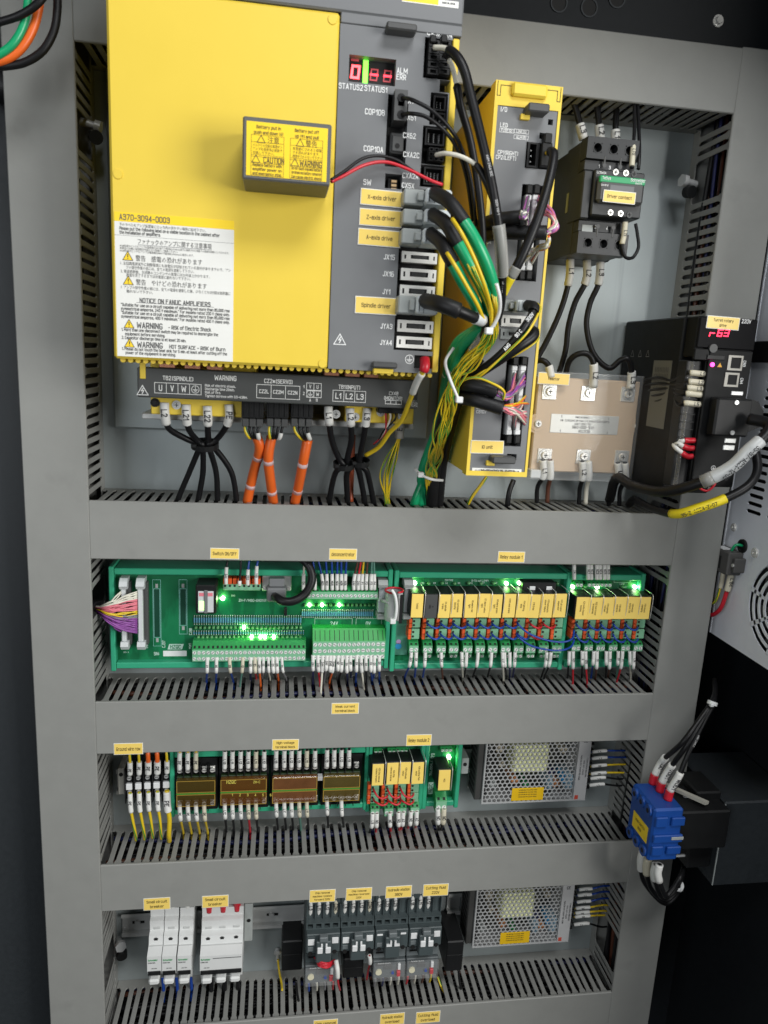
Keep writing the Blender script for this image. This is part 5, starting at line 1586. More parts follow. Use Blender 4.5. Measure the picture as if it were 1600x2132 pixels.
# reactor lower leads
for i, (u, e) in enumerate(((1131, 1118), (1146, 1140), (1213, 1206), (1226, 1220), (1287, 1268), (1302, 1290))):
    v = 956 + (i // 2) * 3
    wire("power_cable", "lead with grey sleeve under the reactor, %s from the left" % ORDW[i], [(u, v, 64), (u + 1, v + 34, 62), (e + 2, v + 58, 54), (e, v + 90, 50)], 2.8, (M_cable, M_brn, M_cable, M_ww, M_cable, M_cable)[i], "cable", "leads under the reactor", [(.02, .42, M_mark, 1.5, ("L1", None, "L2", None, "L3", None)[i])])
# turret drive wiring
for i, v in enumerate((777, 795, 808, 820, 840)):
    a = 1480 - i * 3
    wire("drive_wire", "black wire with cream sleeve at the turret drive terminals, %s from top" % ORDW[i], [(a, v + 3, 161), (a - 20, v + 1, 161), (a - 40, v - 1, 161), (a - 56, v + 2, 152), (1400, 792 + i * 8, 130), (1372, 786 + i * 12, 106), (1345, 790 + i * 12, 70)], 1.5, M_cable, "wire", "black wires at the turret drive terminals", [(.0, .20, M_cream, 2.1, "L%d" % (i + 1) if i != 3 else None)])
for i, (v, m, w) in enumerate(((917, M_red, "red"), (933, M_ww, "white"), (950, M_cable, "black"))):
    a = 1452 - i * 4
    wire("drive_wire", "%s wire with red boot at the turret drive's lower terminals" % w, [(a, v, 161), (a - 12, v, 161), (a - 24, v - (0, 4, 8)[i], 161), (a - 38, v - (0, 10, 20)[i], 156), (1396, (900, 932, 912)[i], 130), (1372, (892, 938, 900)[i], 104), (1345, (905, 928, 908)[i], 70)], 1.4, m, "wire", "wires with red boots at the turret drive", [(.0, .13, M_red, 2.2, None, "red_boot"), (.13, .27, M_mark, 1.7, None, "end_sleeve")])
wire("encoder_cable", "thick black encoder cable with silver sleeve at the turret drive", [(1560, 872, 190), (1600, 882, 206), (1596, 905, 214), (1560, 938, 214), (1520, 975, 206), (1450, 1008, 188), (1380, 1024, 160), (1320, 1012, 120), (1285, 995, 84), (1270, 1040, 52)], 6.0, M_cable, "cable", None,
     [(.155, .36, mat("silver_sleeve", (.55, .57, .57), .35, var=.04), 1.18, "35-B7-A024-12-03", "silver_sleeve"), (.36, .40, M_clearfilm, 1.2, None, "clear_end")])
wire("motor_cable", "black cable with yellow tag looping below the turret drive", [(1572, 930, 160), (1578, 975, 176), (1562, 1008, 186), (1520, 1034, 186), (1460, 1056, 180), (1405, 1070, 160), (1350, 1055, 110), (1322, 1040, 80), (1310, 1050, 56)], 4.8, M_cable, "cable", None, [(.33, .58, MATS["yellow_tag"], 1.12, "35-Z-A024-Z-07", "yellow_tag")])
wire("drive_wire", "red wire looping under the turret drive", [(1444, 988, 156), (1446, 1006, 160), (1470, 1022, 166), (1488, 1010, 168), (1492, 990, 166)], 1.3, M_red, "wire", None, [(.0, .2, M_red, 2.6, None, "red_boot")])
wire("drive_wire", "red wire passing below the reactor's right corner", [(1340, 965, 60), (1370, 985, 90), (1400, 1000, 120), (1440, 1012, 150)], 1.3, M_red, "wire")
wire("drive_wire", "yellow-green wire passing below the reactor's right corner", [(1335, 940, 60), (1352, 970, 80), (1380, 1000, 110), (1400, 1014, 130)], 1.4, M_yw, "wire", None, (), stripe=True)

for i, pts in enumerate(([(942, 455, 264), (962, 486, 272), (986, 534, 272), (1008, 590, 266), (1022, 640, 252), (1024, 680, 240)], [(931, 526, 260), (952, 560, 268), (976, 602, 264), (996, 638, 256), (1010, 672, 244)])):
    wire("ground_wire", "bold yellow wire lying beside the %s green feedback cable" % ("middle", "lowest")[i], pts, 1.8, M_yw, "wire", "bold yellow wires beside the green cables")
# ================================================================ row two: green terminal and relay boards
BD = 42.0      # board surface
def tray(t, x0, x1, z0, z1, rd=52, ends=(True, True)):
    part("circuit_board", MB().box(x0 + 2, x1 - 2, BD - 1.6, BD, z0 + 2, z1 - 2), M_pcb, t)
    part("tray_rail", MB().box(x0 + 4, x1 - 4, 14, rd, z1 - 7.5, z1, 1), M_rim, t)
    part("tray_rail", MB().box(x0 + 4, x1 - 4, 14, rd, z0, z0 + 7.5, 1), M_rim, t)
    if ends[0]: part("tray_end", MB().box(x0 - 2, x0 + 3.8, 14, rd + .6, z0 - 3, z1 + 2, 1), M_rim, t)
    if ends[1]: part("tray_end", MB().box(x1 - 3.8, x1 + 2, 14, rd + .6, z0 - 3, z1 + 2, 1), M_rim, t)

def screw_term(t, u0, v0, u1, v1, poles, tiers=1, d=BD, deep=20, m=None, nm="screw_terminal", flip=False):
    """sloped pluggable terminal strip; v0..v1 in the photo, screws on its lower (or upper) face"""
    x0, x1, z0, z1 = RC(u0, v0, u1, v1, d + deep * .8)
    zm = z0 + (z1 - z0) * .66
    prof = [(d - .2, z1), (d + deep * .55, z1), (d + deep, zm), (d + deep, z0), (d - .2, z0)]
    if flip:
        prof = [(a, z0 + z1 - c) for a, c in prof]
    o = part(nm, MB().prism(prof, x0, x1, 'x'), m or M_term, t)
    w = (x1 - x0) / poles
    hs = (zm - z0) / tiers
    fz0, fz1 = (z0, zm) if not flip else (z1 - (zm - z0), z1)
    part("terminal_face", MB().box(x0 + .2, x1 - .2, d + deep - .5, d + deep + .7, fz0 + .2, fz1 - .2, .2), M_termp, o)
    b, h = MB(), MB()
    for k in range(tiers):
        zc = fz0 + hs * (k + .5)
        for i in range(poles):
            xc = x0 + w * (i + .5)
            b.cyl((xc, d + deep + .5, zc), (0, 1, 0), min(w * .42, hs * .44), .6, 8)
            a = R_.uniform(0, 3.14)
            l = min(w * .3, hs * .34)
            h.line((xc - l * math.cos(a), zc - l * math.sin(a)), (xc + l * math.cos(a), zc + l * math.sin(a)), .5, d + deep + 1.2)
    part("screws", b, M_scr, o, kind="stuff")
    part("screw_slots", h, M_hole, o, kind="stuff")
    if not flip:
        q = MB()
        for i in range(poles):
            xc = x0 + w * (i + .5)
            e0, e1 = (.12, .42) if deep < 24 else (.05, .85)
            za, zb_ = zm + (z1 - zm) * e0, zm + (z1 - zm) * e1
            da, db = d + deep - deep * .45 * e0, d + deep - deep * .45 * e1
            hw = w * (.22 if deep < 24 else .06)
            q.add([(xc - hw, da + .12, za), (xc + hw, da + .12, za), (xc + hw, db + .12, zb_), (xc - hw, db + .12, zb_)], [(0, 1, 2, 3)])
        part("test_slots", q, M_hole, o, kind="stuff")
    return o

def led(t, u, v, on=False, d=BD, r=2.3):
    x, z = at(u, v, d + 4)
    o = part("led", MB().cyl((x, d, z), (0, 1, 0), r, 3, 10).ball((x, d + 3, z), r, 10, 6), M_ledon if on else M_ledoff, t, "lit green led" if on else None)
    if on:
        l = bpy.data.lights.new("led_light", 'POINT')
        l.energy = 0.005
        l.color = (.25, 1, .12)
        l.shadow_soft_size = .003
        lo = bpy.data.objects.new("led_light", l)
        COL.objects.link(lo)
        lo.parent = o
        og = ORG[t.name]
        lo.location = ((x - og[0]) * MM, -(d + 8 - og[1]) * MM, (z - og[2]) * MM)
    return o

def resistors(t, u0, v0, u1, v1, n, d=BD, r=1.0):
    x0, z1 = at(u0, v0, d + 1)
    x1, z0 = at(u1, v1, d + 1)
    b, q = MB(), MB()
    for i in range(n):
        x = x0 + (x1 - x0) * i / (n - 1)
        b.cyl((x, d + 1.2, z0 + (z1 - z0) * .22), (0, 0, 1), r, (z1 - z0) * .56, 6)
        q.cyl((x, d + 1.2, z0), (0, 0, 1), .25, z1 - z0, 4)
        q.ball((x, d + .8, z0), .7, 5, 4)
        q.ball((x, d + .8, z1), .7, 5, 4)
    part("resistors", b, M_resb, t, kind="stuff")
    part("resistor_leads", q, M_zinc, t, kind="stuff")

def silk(t, texts, frames=(), d=BD):
    b = MB()
    for s, u, v, h, *rot in texts:
        x, z = at(u, v, d)
        if rot: b.text(s, (x, d + .2, z), h, right=(0, 0, 1), up=(-1, 0, 0))
        else: b.text(s, (x, d + .2, z), h)
    for u0, v0, u1, v1 in frames:
        b.frame(*[RC(u0, v0, u1, v1, d)[i] for i in (0, 1, 2, 3)], d + .2, .4)
    part("silk_print", b, mat("pale_silk", (.50, .68, .60), .6, var=0), t)

def down(label, group, u, v0, v1, ue, ve, m, text=None, d0=60, sm=None, r=1.25, name="wire", d1=52, cat="wire"):
    """wire leaving a terminal downwards through a marker sleeve and bending into the duct slots"""
    zt_ = HZ['t3'] if v0 < 1500 else HZ['t4']
    e = onz(ue, ve, zt_)
    e = (e[0], min(max(e[1], 20), 62), zt_)
    pts = [P(u, v0, d0), P(u + (ue - u) * .12, v0 + (v1 - v0) * .6, d0 + 1), P(u + (ue - u) * .35, v1 + 3, d0 - 1), e, (e[0] + 1, e[1] - 4, zt_ - 22)]
    a = [Vector(p) for p in pts]
    f = ((a[1] - a[0]).length + (a[2] - a[1]).length) / sum((q - p).length for p, q in zip(a, a[1:]))
    return wire(name, label, pts, r, m, cat, group, [(.0, f * .95, sm or M_mark, 1.75, text)], raw=True)

def up(label, group, u, v0, v1, ue, ve, m, text=None, d0=60, sm=None, r=1.25, name="wire"):
    L_ = v0 - ve
    f = (v0 - v1) / L_
    return wire(name, label, [(u, v0, d0), (u, (v0 + v1) / 2, d0 + 1), (u + (ue - u) * .3, v1 - 4, d0), (ue, ve, 58), (ue, ve - 14, 52)], r, m, "wire", group, [(.0, f * .9, sm or M_mark, 1.75, text)])

b1 = thing("terminal_board", "wide green terminal board on the left of the second row", "circuit board", (179, 14, -236))
tray(b1, 15, 343, -234, -110)
# clear ribbon plugs at the left end
for i, (u0, u1) in enumerate(((250, 266), (285, 301))):
    x0, x1, z0, z1 = RC(u0, 1206, u1, 1354, BD + 16)
    t = thing("ribbon_plug", "tall clear ribbon plug at the left end of the green board, %s one" % ("left", "right")[i], "plug", ((x0 + x1) / 2, BD, z0), "clear ribbon plugs on the terminal board")
    part("plug_body", MB().box(x0, x1 - 1.5, BD, BD + 15, z0 + 10, z1 - 12, 1), M_clearw, t)
    part("upper_lever", MB().prism([(BD, z1 - 12), (BD + 16, z1 - 12), (BD + 19, z1 - 8), (BD + 16, z1 - 3), (BD + 12, z1), (BD, z1)], x0 - 1, x1 + 1, 'x'), M_clearw, t)
    part("lower_lever", MB().prism([(BD, z0 + 10), (BD + 16, z0 + 10), (BD + 18, z0 + 5), (BD + 14, z0), (BD, z0)], x0 - 1, x1 + 1, 'x'), M_clearw, t)
    part("header", MB().box(x1 - 1.2, x1 + 3.5, BD, BD + 9, z0 + 4, z1 - 6, .6), M_dgrey, t)
RB = [M_ww, M_ww, M_pink, M_pink, M_pink, M_yw, M_wg, M_viol, M_viol, M_viol, M_viol]
for i, m in enumerate(RB):
    e = 1232 + i * 8
    for k, (ue, de) in enumerate(((286, 58), (252, 57))):
        nmm = {M_ww: "white", M_pink: "pink", M_yw: "orange-yellow", M_wg: "grey", M_viol: "violet"}[m]
        if k == 1 and i % 2: continue
        for j in range(3 if k == 0 else 2):
            w1, w2 = R_.uniform(-4, 4), R_.uniform(-5, 5)
            wire("ribbon_wire", "%s ribbon conductor from the left duct to the %s clear plug" % (nmm, ("right", "left")[k]), [(196, 1262 + i * .8, 40), (208, 1263 + i * 1.6, 56 + (i % 3) * 2), (228, 1257 + i * 4 + w1, 64 + i % 3 * 2 + w2 * .4), (256 - k * 16, 1244 + i * 6.4 + j * 2 + w2, 63), (ue, e + j * 3, de)], .95, m, "wire", "ribbon conductors from the left duct", n=5, seg=4)
wire("ribbon_sheath", "dark sheath of the ribbon conductors coming out of the left duct", [(170, 1250, 20), (186, 1258, 34), (204, 1263, 46)], 6, M_sleeve, "cable")
# bare header footprints
for (u0, v0, u1, v1) in ((318, 1207, 336, 1345), (373, 1207, 390, 1320)):
    x0, x1, z0, z1 = RC(u0, v0, u1, v1, BD)
    part("header_footprint", MB().box(x0 + 1.5, x1 - 1.5, BD, BD + .35, z0 + 12, z1 - 12), mat("dark_solder_mask", (.004, .05, .028), .4), b1)
    q = MB().frame(x0, x1, z0, z1, BD + .2, .45).frame(x0 + 1, x1 - 1, z0 + 11, z1 - 11, BD + .5, .5)
    part("silk_outline", q, mat("teal_silk", (.22, .50, .45), .6, var=0), b1)
    part("solder_pad", MB().box(x0 + 3, x1 - 3, BD, BD + .6, z1 - 10, z1 - 5, .2), M_hood2, b1)
    part("solder_pad", MB().box(x0 + 3, x1 - 3, BD, BD + .6, z0 + 5, z0 + 10, .2), M_hood2, b1)
silk(b1, [("SN:", 326, 1361, 3.6), ("CB104", 305, 1341, 3.0, 1), ("CJ37", 341, 1341, 3.2, 1), ("CJ38", 397, 1315, 3.0, 1), ("PONT", 396, 1345, 2.4, 1), ("ZH-F/M80-GH01(R", 526, 1250, 3.0), ("24V", 696, 1298, 4.2), ("0V", 767, 1298, 4.2), ("GND", 486, 1240, 2.0), ("HT+ X", 263, 1358, 1.8), ("INPUTS", 797, 1198, 2.4), ("DATUM", 569, 1198, 1.6)],
     [(656, 1288, 733, 1308), (742, 1288, 794, 1308)])
x0, x1, z0, z1 = RC(340, 1355, 389, 1366, BD)
part("serial_sticker", MB().box(x0, x1, BD, BD + .4, z0, z1), M_white, b1)
x0, x1, z0, z1 = RC(349, 1341, 383, 1352, BD)
lg = part("maker_logo", MB().prism([(x0, z0), (x1 - 2, z0), (x1, z1), (x0 + 2, z1)], BD, BD + .3), mat("silk_block", (.45, .62, .55), .6), b1)
part("lettering", MB().text("HZQC", ((x0 + x1) / 2, BD + .5, (z0 + z1) / 2), 4.2, wmax=(x1 - x0) * .8), M_pcb, lg)
# socketed relay with a clear window
x0, x1, z0, z1 = RC(407, 1230, 450, 1280, BD + 32)
t = thing("relay", "black relay with a clear lit window on the left green board", "relay", ((x0 + x1) / 2, BD, z0))
part("relay_body", MB().box(x0, x1, BD, BD + 30, z0, z1 + 6, 1.2), M_blk, t)
part("window", MB().box(x0 + 3, x1 - 3, BD + 30, BD + 30.6, z0 + 2.5, z1 - 1), M_clearw, t)
part("center_bar", MB().box((x0 + x1) / 2 - 2, (x0 + x1) / 2 + 2, BD + 30.4, BD + 32, z0 + 1.5, z1 + .5, .5), M_grey, t)
part("window_led", MB().box(x0 + 4, x0 + 10, BD + 30.4, BD + 31, z0 + 5, z0 + 16, .3), mat("pale_green_glow", (.5, 1, .25), .4, var=0, emit=2.2), t)
part("window_led", MB().box(x0 + 4, x0 + 9.5, BD + 30.4, BD + 30.9, z1 - 7, z1 - 3), M_pink, t)
part("window_led", MB().box(x1 - 9.5, x1 - 4, BD + 30.4, BD + 30.9, z1 - 7, z1 - 3), M_pink, t)
led(b1, 464, 1247, True)
led(b1, 454, 1246, False)
# orange lever terminal
x0, x1, z0, z1 = RC(464, 1216, 543, 1230, BD + 12)
o = part("lever_terminal", MB().box(x0, x1, BD, BD + 12, z0, z1, .8), M_termp, b1)
for i in range(8):
    xc = x0 + (x1 - x0) * (i + .5) / 8
    part("orange_lever", MB().box(xc - 2.2, xc + 2.2, BD, BD + 13, z1, z1 + 7, .5), M_spring, o)
    part("wire_hole", MB().cyl((xc, BD + 11.9, z1 - 2.2), (0, 1, 0), 1.5, .3, 8), M_hole, o)
for i, (u, v0, v1, m, tx_) in enumerate(((471, 1216, 1186, M_cable, "24V"), (499, 1218, 1210, M_cable, None), (516, 1218, 1190, M_blue, "Z02"), (534, 1216, 1184, M_blue, "Y13"))):
    up("%s wire into the orange lever terminal, %s from the left" % ("black" if m is M_cable else "blue", ORDW[i]), "wires into the orange lever terminal", u, v0, v1, u + 3, 1168, m, tx_, 60)
# grey data plug with thick black cable
x0, x1, z0, z1 = RC(556, 1222, 596, 1254, BD + 24)
t = thing("data_plug", "grey data plug with metal shell on the left green board", "plug", ((x0 + x1) / 2, BD, z0))
part("metal_shell", MB().box(x0 - 6, x1 + 6, BD, BD + 7, z0 + 8, z1 + 8, 1), M_zinc, t)
part("plug_hood", MB().box(x0, x1, BD + 7, BD + 24, z0, z1 - 2, 1.5), M_grey, t)
part("hood_shoulder", MB().box(x0 + 2, x1 - 2, BD + 7, BD + 19, z1 - 2, z1 + 8, 1.2), M_grey, t)
for s in (-3, 1):
    part("jack_screw", MB().cyl((x0 - 3 if s < 0 else x1 + 3, BD + 7, z0 + 12), (0, 1, 0), 2, 3, 10), M_steel, t)
wire("data_cable", "thick black data cable looping from the grey plug up into the duct", [(573, 1242, 66), (577, 1245, 78), (590, 1252, 84), (612, 1251, 84), (636, 1236, 80), (650, 1208, 76), (644, 1180, 72), (625, 1160, 64), (612, 1148, 58)], 5.2, M_cable, "cable")
resistors(b1, 405, 1282, 626, 1300, 46)
resistors(b1, 404, 1314, 632, 1321, 46, r=.8)
resistors(b1, 630, 1270, 776, 1286, 38)
for i in range(25):
    led(b1, 408 + i * 9.1, 1308, i == 11, r=1.9)
    if i < 24: led(b1, 413 + i * 9.25, 1328, i in (12, 14, 15, 17), r=1.9)
for i in range(17):
    led(b1, 636 + i * 8.9, 1261, i in (1, 4, 8), r=1.9)
screw_term(b1, 401, 1337, 636, 1373, 25, 2, deep=20)
screw_term(b1, 640, 1222, 786, 1246, 17, 1, deep=18)
screw_term(b1, 652, 1312, 740, 1371, 9, 3, deep=24, m=mat("terminal_bright_green", (.012, .30, .05), .42))
screw_term(b1, 742, 1312, 800, 1369, 6, 3, deep=24, m=MATS["terminal_bright_green"])
part("tall_component", MB().box(*RC(592, 1266, 598, 1282, BD + 6)[:2], BD, BD + 7, *RC(592, 1266, 598, 1282, BD + 6)[2:], .5), M_blk, b1)
G1 = "wires under the long green terminal strip"
for i, (u, m, c, ue, ve, s) in enumerate(((432, M_blue, "blue", 430, 1420, M_mark), (451, M_blue, "blue", 450, 1420, M_mark), (478, M_blue, "blue", 486, 1420, M_cream), (506, M_teal, "teal", 500, 1430, M_cream), (522, M_navy, "dark blue", 522, 1415, M_mark), (531, M_red, "red", 534, 1412, M_cream),
                                       (540, M_orange, "orange", 543, 1428, M_mark), (549, M_wg, "grey", 547, 1412, M_mark), (559, M_ww, "white", 563, 1416, M_mark), (568, M_cable, "black", 574, 1414, M_mark), (577, M_orange, "orange", 580, 1416, M_mark), (587, M_wg, "grey", 597, 1416, M_mark))):
    down("%s wire with marker sleeve, %s from left under the long green terminal strip" % (c, ORDW[i]), G1, u, 1368, 1398, ue, ve, m, ("X1", "X6", "X8", "12", "X0", "S1", "DM", "D2", "DS", "D1", "D5", "D4")[i], 62, s, r=1.25 if m not in (M_ww, M_wg) else 1.0)
G2 = "wires under the 24V and 0V terminals"
for i, (u, m, c, ue, ve) in enumerate(((652, M_navy, "dark blue", 652, 1424), (662, M_red, "red", 667, 1430), (672, M_ww, "white", 669, 1446), (681, M_wg, "grey", 675, 1420), (688, M_brn, "brown", 688, 1416), (695, M_orange, "orange", 686, 1422), (704, M_wg, "grey", 704, 1414), (713, M_cable, "black", 706, 1416), (722, M_navy, "dark blue", 724, 1416), (730, M_navy, "dark blue", 731, 1410),
                                   (743, M_blue, "blue", 741, 1420), (752, M_ww, "white", 758, 1434), (762, M_cable, "black", 764, 1438), (772, M_blue, "blue", 775, 1416), (780, M_blue, "blue", 778, 1412), (790, M_blue, "blue", 790, 1414))):
    down("%s wire with white sleeve, %s from left below the 24V and 0V terminals" % (c, ORDW[i]), G2, u, 1364, 1394 + (i % 3) * 2, ue, ve, m, ("24V", "24V", "24V", "24V", "EMS", "EMS", "NP", "X4", "2A", "XP", "0V", "0V", "0V", "0V", "0V", "0V")[i], 66)
G3 = "sleeved wires entering the top of the right terminal strip"
for i, (u, m, c, tx_, ue) in enumerate(((632, M_ww, "white", "0V", 634), (656, M_blue, "blue", None, 652), (672, M_blue, "blue", "NO1", 663), (681, M_blue, "blue", "NO2", 679), (692, M_blue, "blue", "NO3", 691), (702, M_blue, "blue", "NO4", 703), (711, M_blue, "blue", "NO5", 711), (719, M_blue, "blue", "NO6", 722),
                                       (737, M_brn, "brown", "24V", 746), (746, M_red, "dark red", "24V", 752), (754, M_yw, "yellow", "F1", 758), (763, M_brn, "brown", "F2", 766), (773, M_teal, "teal", "F3", 775), (780, M_teal, "teal", "F4", 779))):
    up("%s wire with marker sleeve, %s from left into the upper right terminal strip" % (c, ORDW[i]), G3, u, 1228, 1198, ue, 1166, m, tx_, 58)
# ribbon connectors and rolled grey ribbon between the boards
for i, (u0, u1, nm) in enumerate(((791, 801, "left"), (845, 854, "right"))):
    x0, x1, z0, z1 = RC(u0, 1208, u1, 1290, BD + 16)
    t = thing("ribbon_plug", "grey latching ribbon plug %s of the rolled ribbon cable" % nm, "plug", ((x0 + x1) / 2, BD, z0), "grey ribbon plugs between the boards")
    part("plug_body", MB().box(x0, x1, BD, BD + 14, z0 + 8, z1 - 10, .8), M_hood, t)
    part("upper_lever", MB().prism([(BD, z1 - 9), (BD + 18, z1 - 9), (BD + 20, z1 - 5), (BD + 15, z1), (BD, z1)], x0 - 1.5, x1 + 1.5, 'x'), M_hood2, t)
    part("lower_lever", MB().box(x0 - 1, x1 + 1, BD, BD + 17, z0, z0 + 7, 1), M_hood2, t)
x, z = at(824, 1262, BD + 34)
t = thing("ribbon_cable", "rolled grey flat ribbon cable with red edge between the green boards", "ribbon cable", (x, BD, z - 22))
b = MB()
vs, fs = [], []
n = 26
for i in range(n):
    w = math.pi * 1.9 * i / (n - 1) + 1.7
    r = 13 - i * .18
    for zz in (z - 19, z + 17):
        vs.append((x + r * math.cos(w), BD + 26 + r * math.sin(w), zz))
for i in range(n - 1):
    fs.append((2 * i, 2 * i + 1, 2 * i + 3, 2 * i + 2))
part("ribbon", MB().add(vs, fs, True), mat("grey_ribbon", (.42, .43, .43), .45, var=.04), t)
q = smooth([v for v in vs[1::2]], 1)
part("red_edge", MB().tube(q, 1.3, 6), M_red, t)
part("ribbon_strap", MB().box(x + 4, x + 8, BD + 38.4, BD + 39.6, z - 20, z + 16, .3), M_blk, t)
c = P(822, 1262, BD + 26)
cable_tie("white cable tie wrapped round the rolled grey ribbon cable", [(816, 1228, 82), (823, 1240, 84), (826, 1262, 84), (824, 1285, 83), (820, 1292, 80)], 2.0, head=(818, 1293, 82))
wire("flat_tail", "flat grey ribbon tail from the left plug to the roll", [(796, 1250, 58), (802, 1252, 68), (812, 1256, 76)], 2.5, MATS["grey_ribbon"], "cable")

# ---------------------------------------------------------------- relay boards
def relay(u, v0, v1, lines, board, which, du=0, dark=False, lift=.0):
    D1 = BD + 32
    x0, x1, z0, z1 = RC(u - 11, v0, u + 11, v1, D1)
    lbl = ("dark relay without yellow label, " if dark else "relay with yellow label '%s', " % " ".join(lines)) + which
    t = thing("relay", " ".join(lbl.split()[:16]), "relay", ((x0 + x1) / 2, BD, z0), "plug-in relays of " + board)
    part("relay_body", MB().box(x0 - 1.2, x1 + 1.2, BD + 1, D1 - .6, z0 + 1, z1 + .6, 1.0), M_blk, t)
    lb = part("label_card", MB().box(x0 + .3, x1 - .3, D1 - .5, D1 + .5, z0, z1, .2), M_sticker if not dark else M_dgrey, t)
    b = MB()
    n = len(lines)
    for i, s in enumerate(lines):
        xx = (x0 + x1) / 2 + (n / 2 - i - .5) * 3.6
        b.text(s, (xx, D1 + .7, (z0 + z1) / 2), 1.9, right=(0, 0, -1), up=(1, 0, 0), wmax=(z1 - z0) * .86)
    part("lettering", b, M_brownink if not dark else M_hole, lb)
    clip = smooth([(x1 + 1.6, BD + 2, z1 + 3), (x1 + 1.8, D1 - 6, z1 + 3), (x1 + 1.9, D1 + .6, z1 + .6), (x1 + 1.7, D1 + 1, (z0 + z1) / 2), (x1 + 1.8, D1 - 1, z0 - 2)], 4)
    part("wire_clip", MB().tube(clip, .45, 5), M_steel, t)
    t.rotation_euler = (random.gauss(0, .01), random.gauss(0, .008), random.gauss(0, .015))
    return t

def spring_block(t, u, v0, v1, d=BD, mir=False):
    """pale green spring terminal with two wire holes and an orange lever strip"""
    x0, x1, z0, z1 = RC(u - 12, v0, u + 12, v1, d + 16)
    w = x1 - x0
    o = part("spring_terminal", MB().box(x0 + w * .34, x1, d, d + 16, z0, z1, .6), M_termp, t)
    part("orange_lever", MB().box(x0 + w * .06, x0 + w * .31, d, d + 17, (z0 + z1) / 2 + .3, z1, .5), M_spring, o)
    part("orange_lever", MB().box(x0 + w * .06, x0 + w * .31, d, d + 17, z0, (z0 + z1) / 2 - .3, .5), M_spring, o)
    for k in (.28, .72):
        part("wire_hole", MB().cyl((x0 + w * .48, d + 15.9, z0 + (z1 - z0) * k), (0, 1, 0), 1.5, .35, 8), M_hole, o)
    return o

b2 = thing("relay_board", "long green relay board with twelve relays in the second row", "circuit board", (460, 14, -236))
tray(b2, 349, 572, -238, -111)
names1 = [["TW002"], ["N", "MSS"], ["K4 spindle", "brake"], ["K5 workpiece", "blowing"], ["K6 alarm red", "light"], ["K7 alarm yellow", "light"], ["K8 alarm green", "light"], ["K132 axis brake"], ["K14 lighting", "lamp"], ["K15 Drier"], ["K13 automatic", "power failure"], ["K17 oil-water", "separator"]]
us1 = [869, 898, 926, 952, 981, 1007, 1033, 1060, 1087, 1112, 1139, 1166]
B1N = "the long relay board"
for i, (u, nm) in enumerate(zip(us1, names1)):
    relay(u, 1237, 1286, nm, B1N, "%s on the long relay board" % ORDW[i], dark=(i == 1))
    spring_block(b2, u - 6, 1288, 1307)
    spring_block(b2, u - 8, 1310, 1331)
    screw_term(b2, u - 17, 1334, u + 1, 1358, 2, 1, deep=16)
    screw_term(b2, u - 16, 1358, u + 0, 1368, 2, 1, deep=8)
    led(b2, u - 4, 1215 + (i % 2), i in (0, 7, 8), r=2.2)
part("smoked_cover", MB().box(*RC(826, 1290, 848, 1364, BD + 2)[:2], BD, BD + 1.2, *RC(826, 1290, 848, 1364, BD + 2)[2:]), mat("pale_board_film", (.10, .30, .22), .25), b2)
x, z = at(830, 1346, BD + 2)
part("round_sticker", MB().cyl((x, BD + 1.1, z), (0, 1, 0), 4, .4, 16), mat("sticker_blue", (.03, .30, .62), .5), b2)
part("round_sticker", MB().cyl((x, BD + 1.1, z + 6), (0, 1, 0), 3, .4, 16), mat("sticker_mauve", (.45, .28, .52), .5), b2)
silk(b2, [("K33", 880, 1214, 2), ("K3", 905, 1214, 2), ("K4", 930, 1214, 2), ("K5", 956, 1214, 2), ("K6", 982, 1214, 2), ("K7", 1007, 1214, 2), ("K8", 1033, 1214, 2), ("O-TO: out LAMP1", 1000, 1209, 2.2), ("THPTYPE", 935, 1208, 2)])
x0, x1, z0, z1 = RC(1090, 1213, 1158, 1232, BD + 16)
t = thing("relay_socket", "empty black plug block above the right relays of the long board", "socket", ((x0 + x1) / 2, BD, z0))
part("socket_body", MB().box(x0, x1, BD, BD + 16, z0, z1, 1), M_blk, t)
for k in (.2, .7):
    part("white_tab", MB().box(x0 + (x1 - x0) * k, x0 + (x1 - x0) * (k + .17), BD + 15.8, BD + 17, z0 + 2, z0 + 7, .4), M_white, t)
# jumpers between the spring terminals
def jumper(i, pts, m, c, which):
    wire("jumper_wire", "%s jumper wire, %s" % (c, which), pts, 1.35, m, "wire", "jumper wires on the relay boards", n=6)
for i in range(11):
    m, c = (M_red, "red") if i in (9, 10) else (M_blue, "blue")
    u0, u1 = us1[i] - 9, us1[i + 1] - 9
    for row, (va, vb) in enumerate(((1295, 1306), (1318, 1329))):
        if i == 0 or (i == 8 and row == 0): continue
        if i == 10 and row == 1: continue
        jumper(i, [(u0, va, 57), (u0 + 2, va + 4, 64), (u0 + 8, vb - 2, 68), (u0 + 17, vb + 2, 69), (u1 - 3, vb, 66), (u1, vb - 5, 57)], m, c, "%s gap of the %s row on the long relay board" % (ORDW[i], ("upper", "lower")[row]))
jumper(0, [(1077, 1294, 57), (1080, 1300, 66), (1100, 1318, 72), (1135, 1332, 74), (1170, 1337, 74), (1192, 1330, 70), (1196, 1312, 60)], M_blue, "blue", "upper long one linking the two relay boards")
jumper(0, [(1076, 1318, 57), (1080, 1326, 66), (1105, 1344, 74), (1140, 1353, 76), (1170, 1354, 76), (1190, 1346, 70), (1197, 1330, 60)], M_blue, "blue", "lower long one linking the two relay boards")
G4 = "wires under the long relay board"
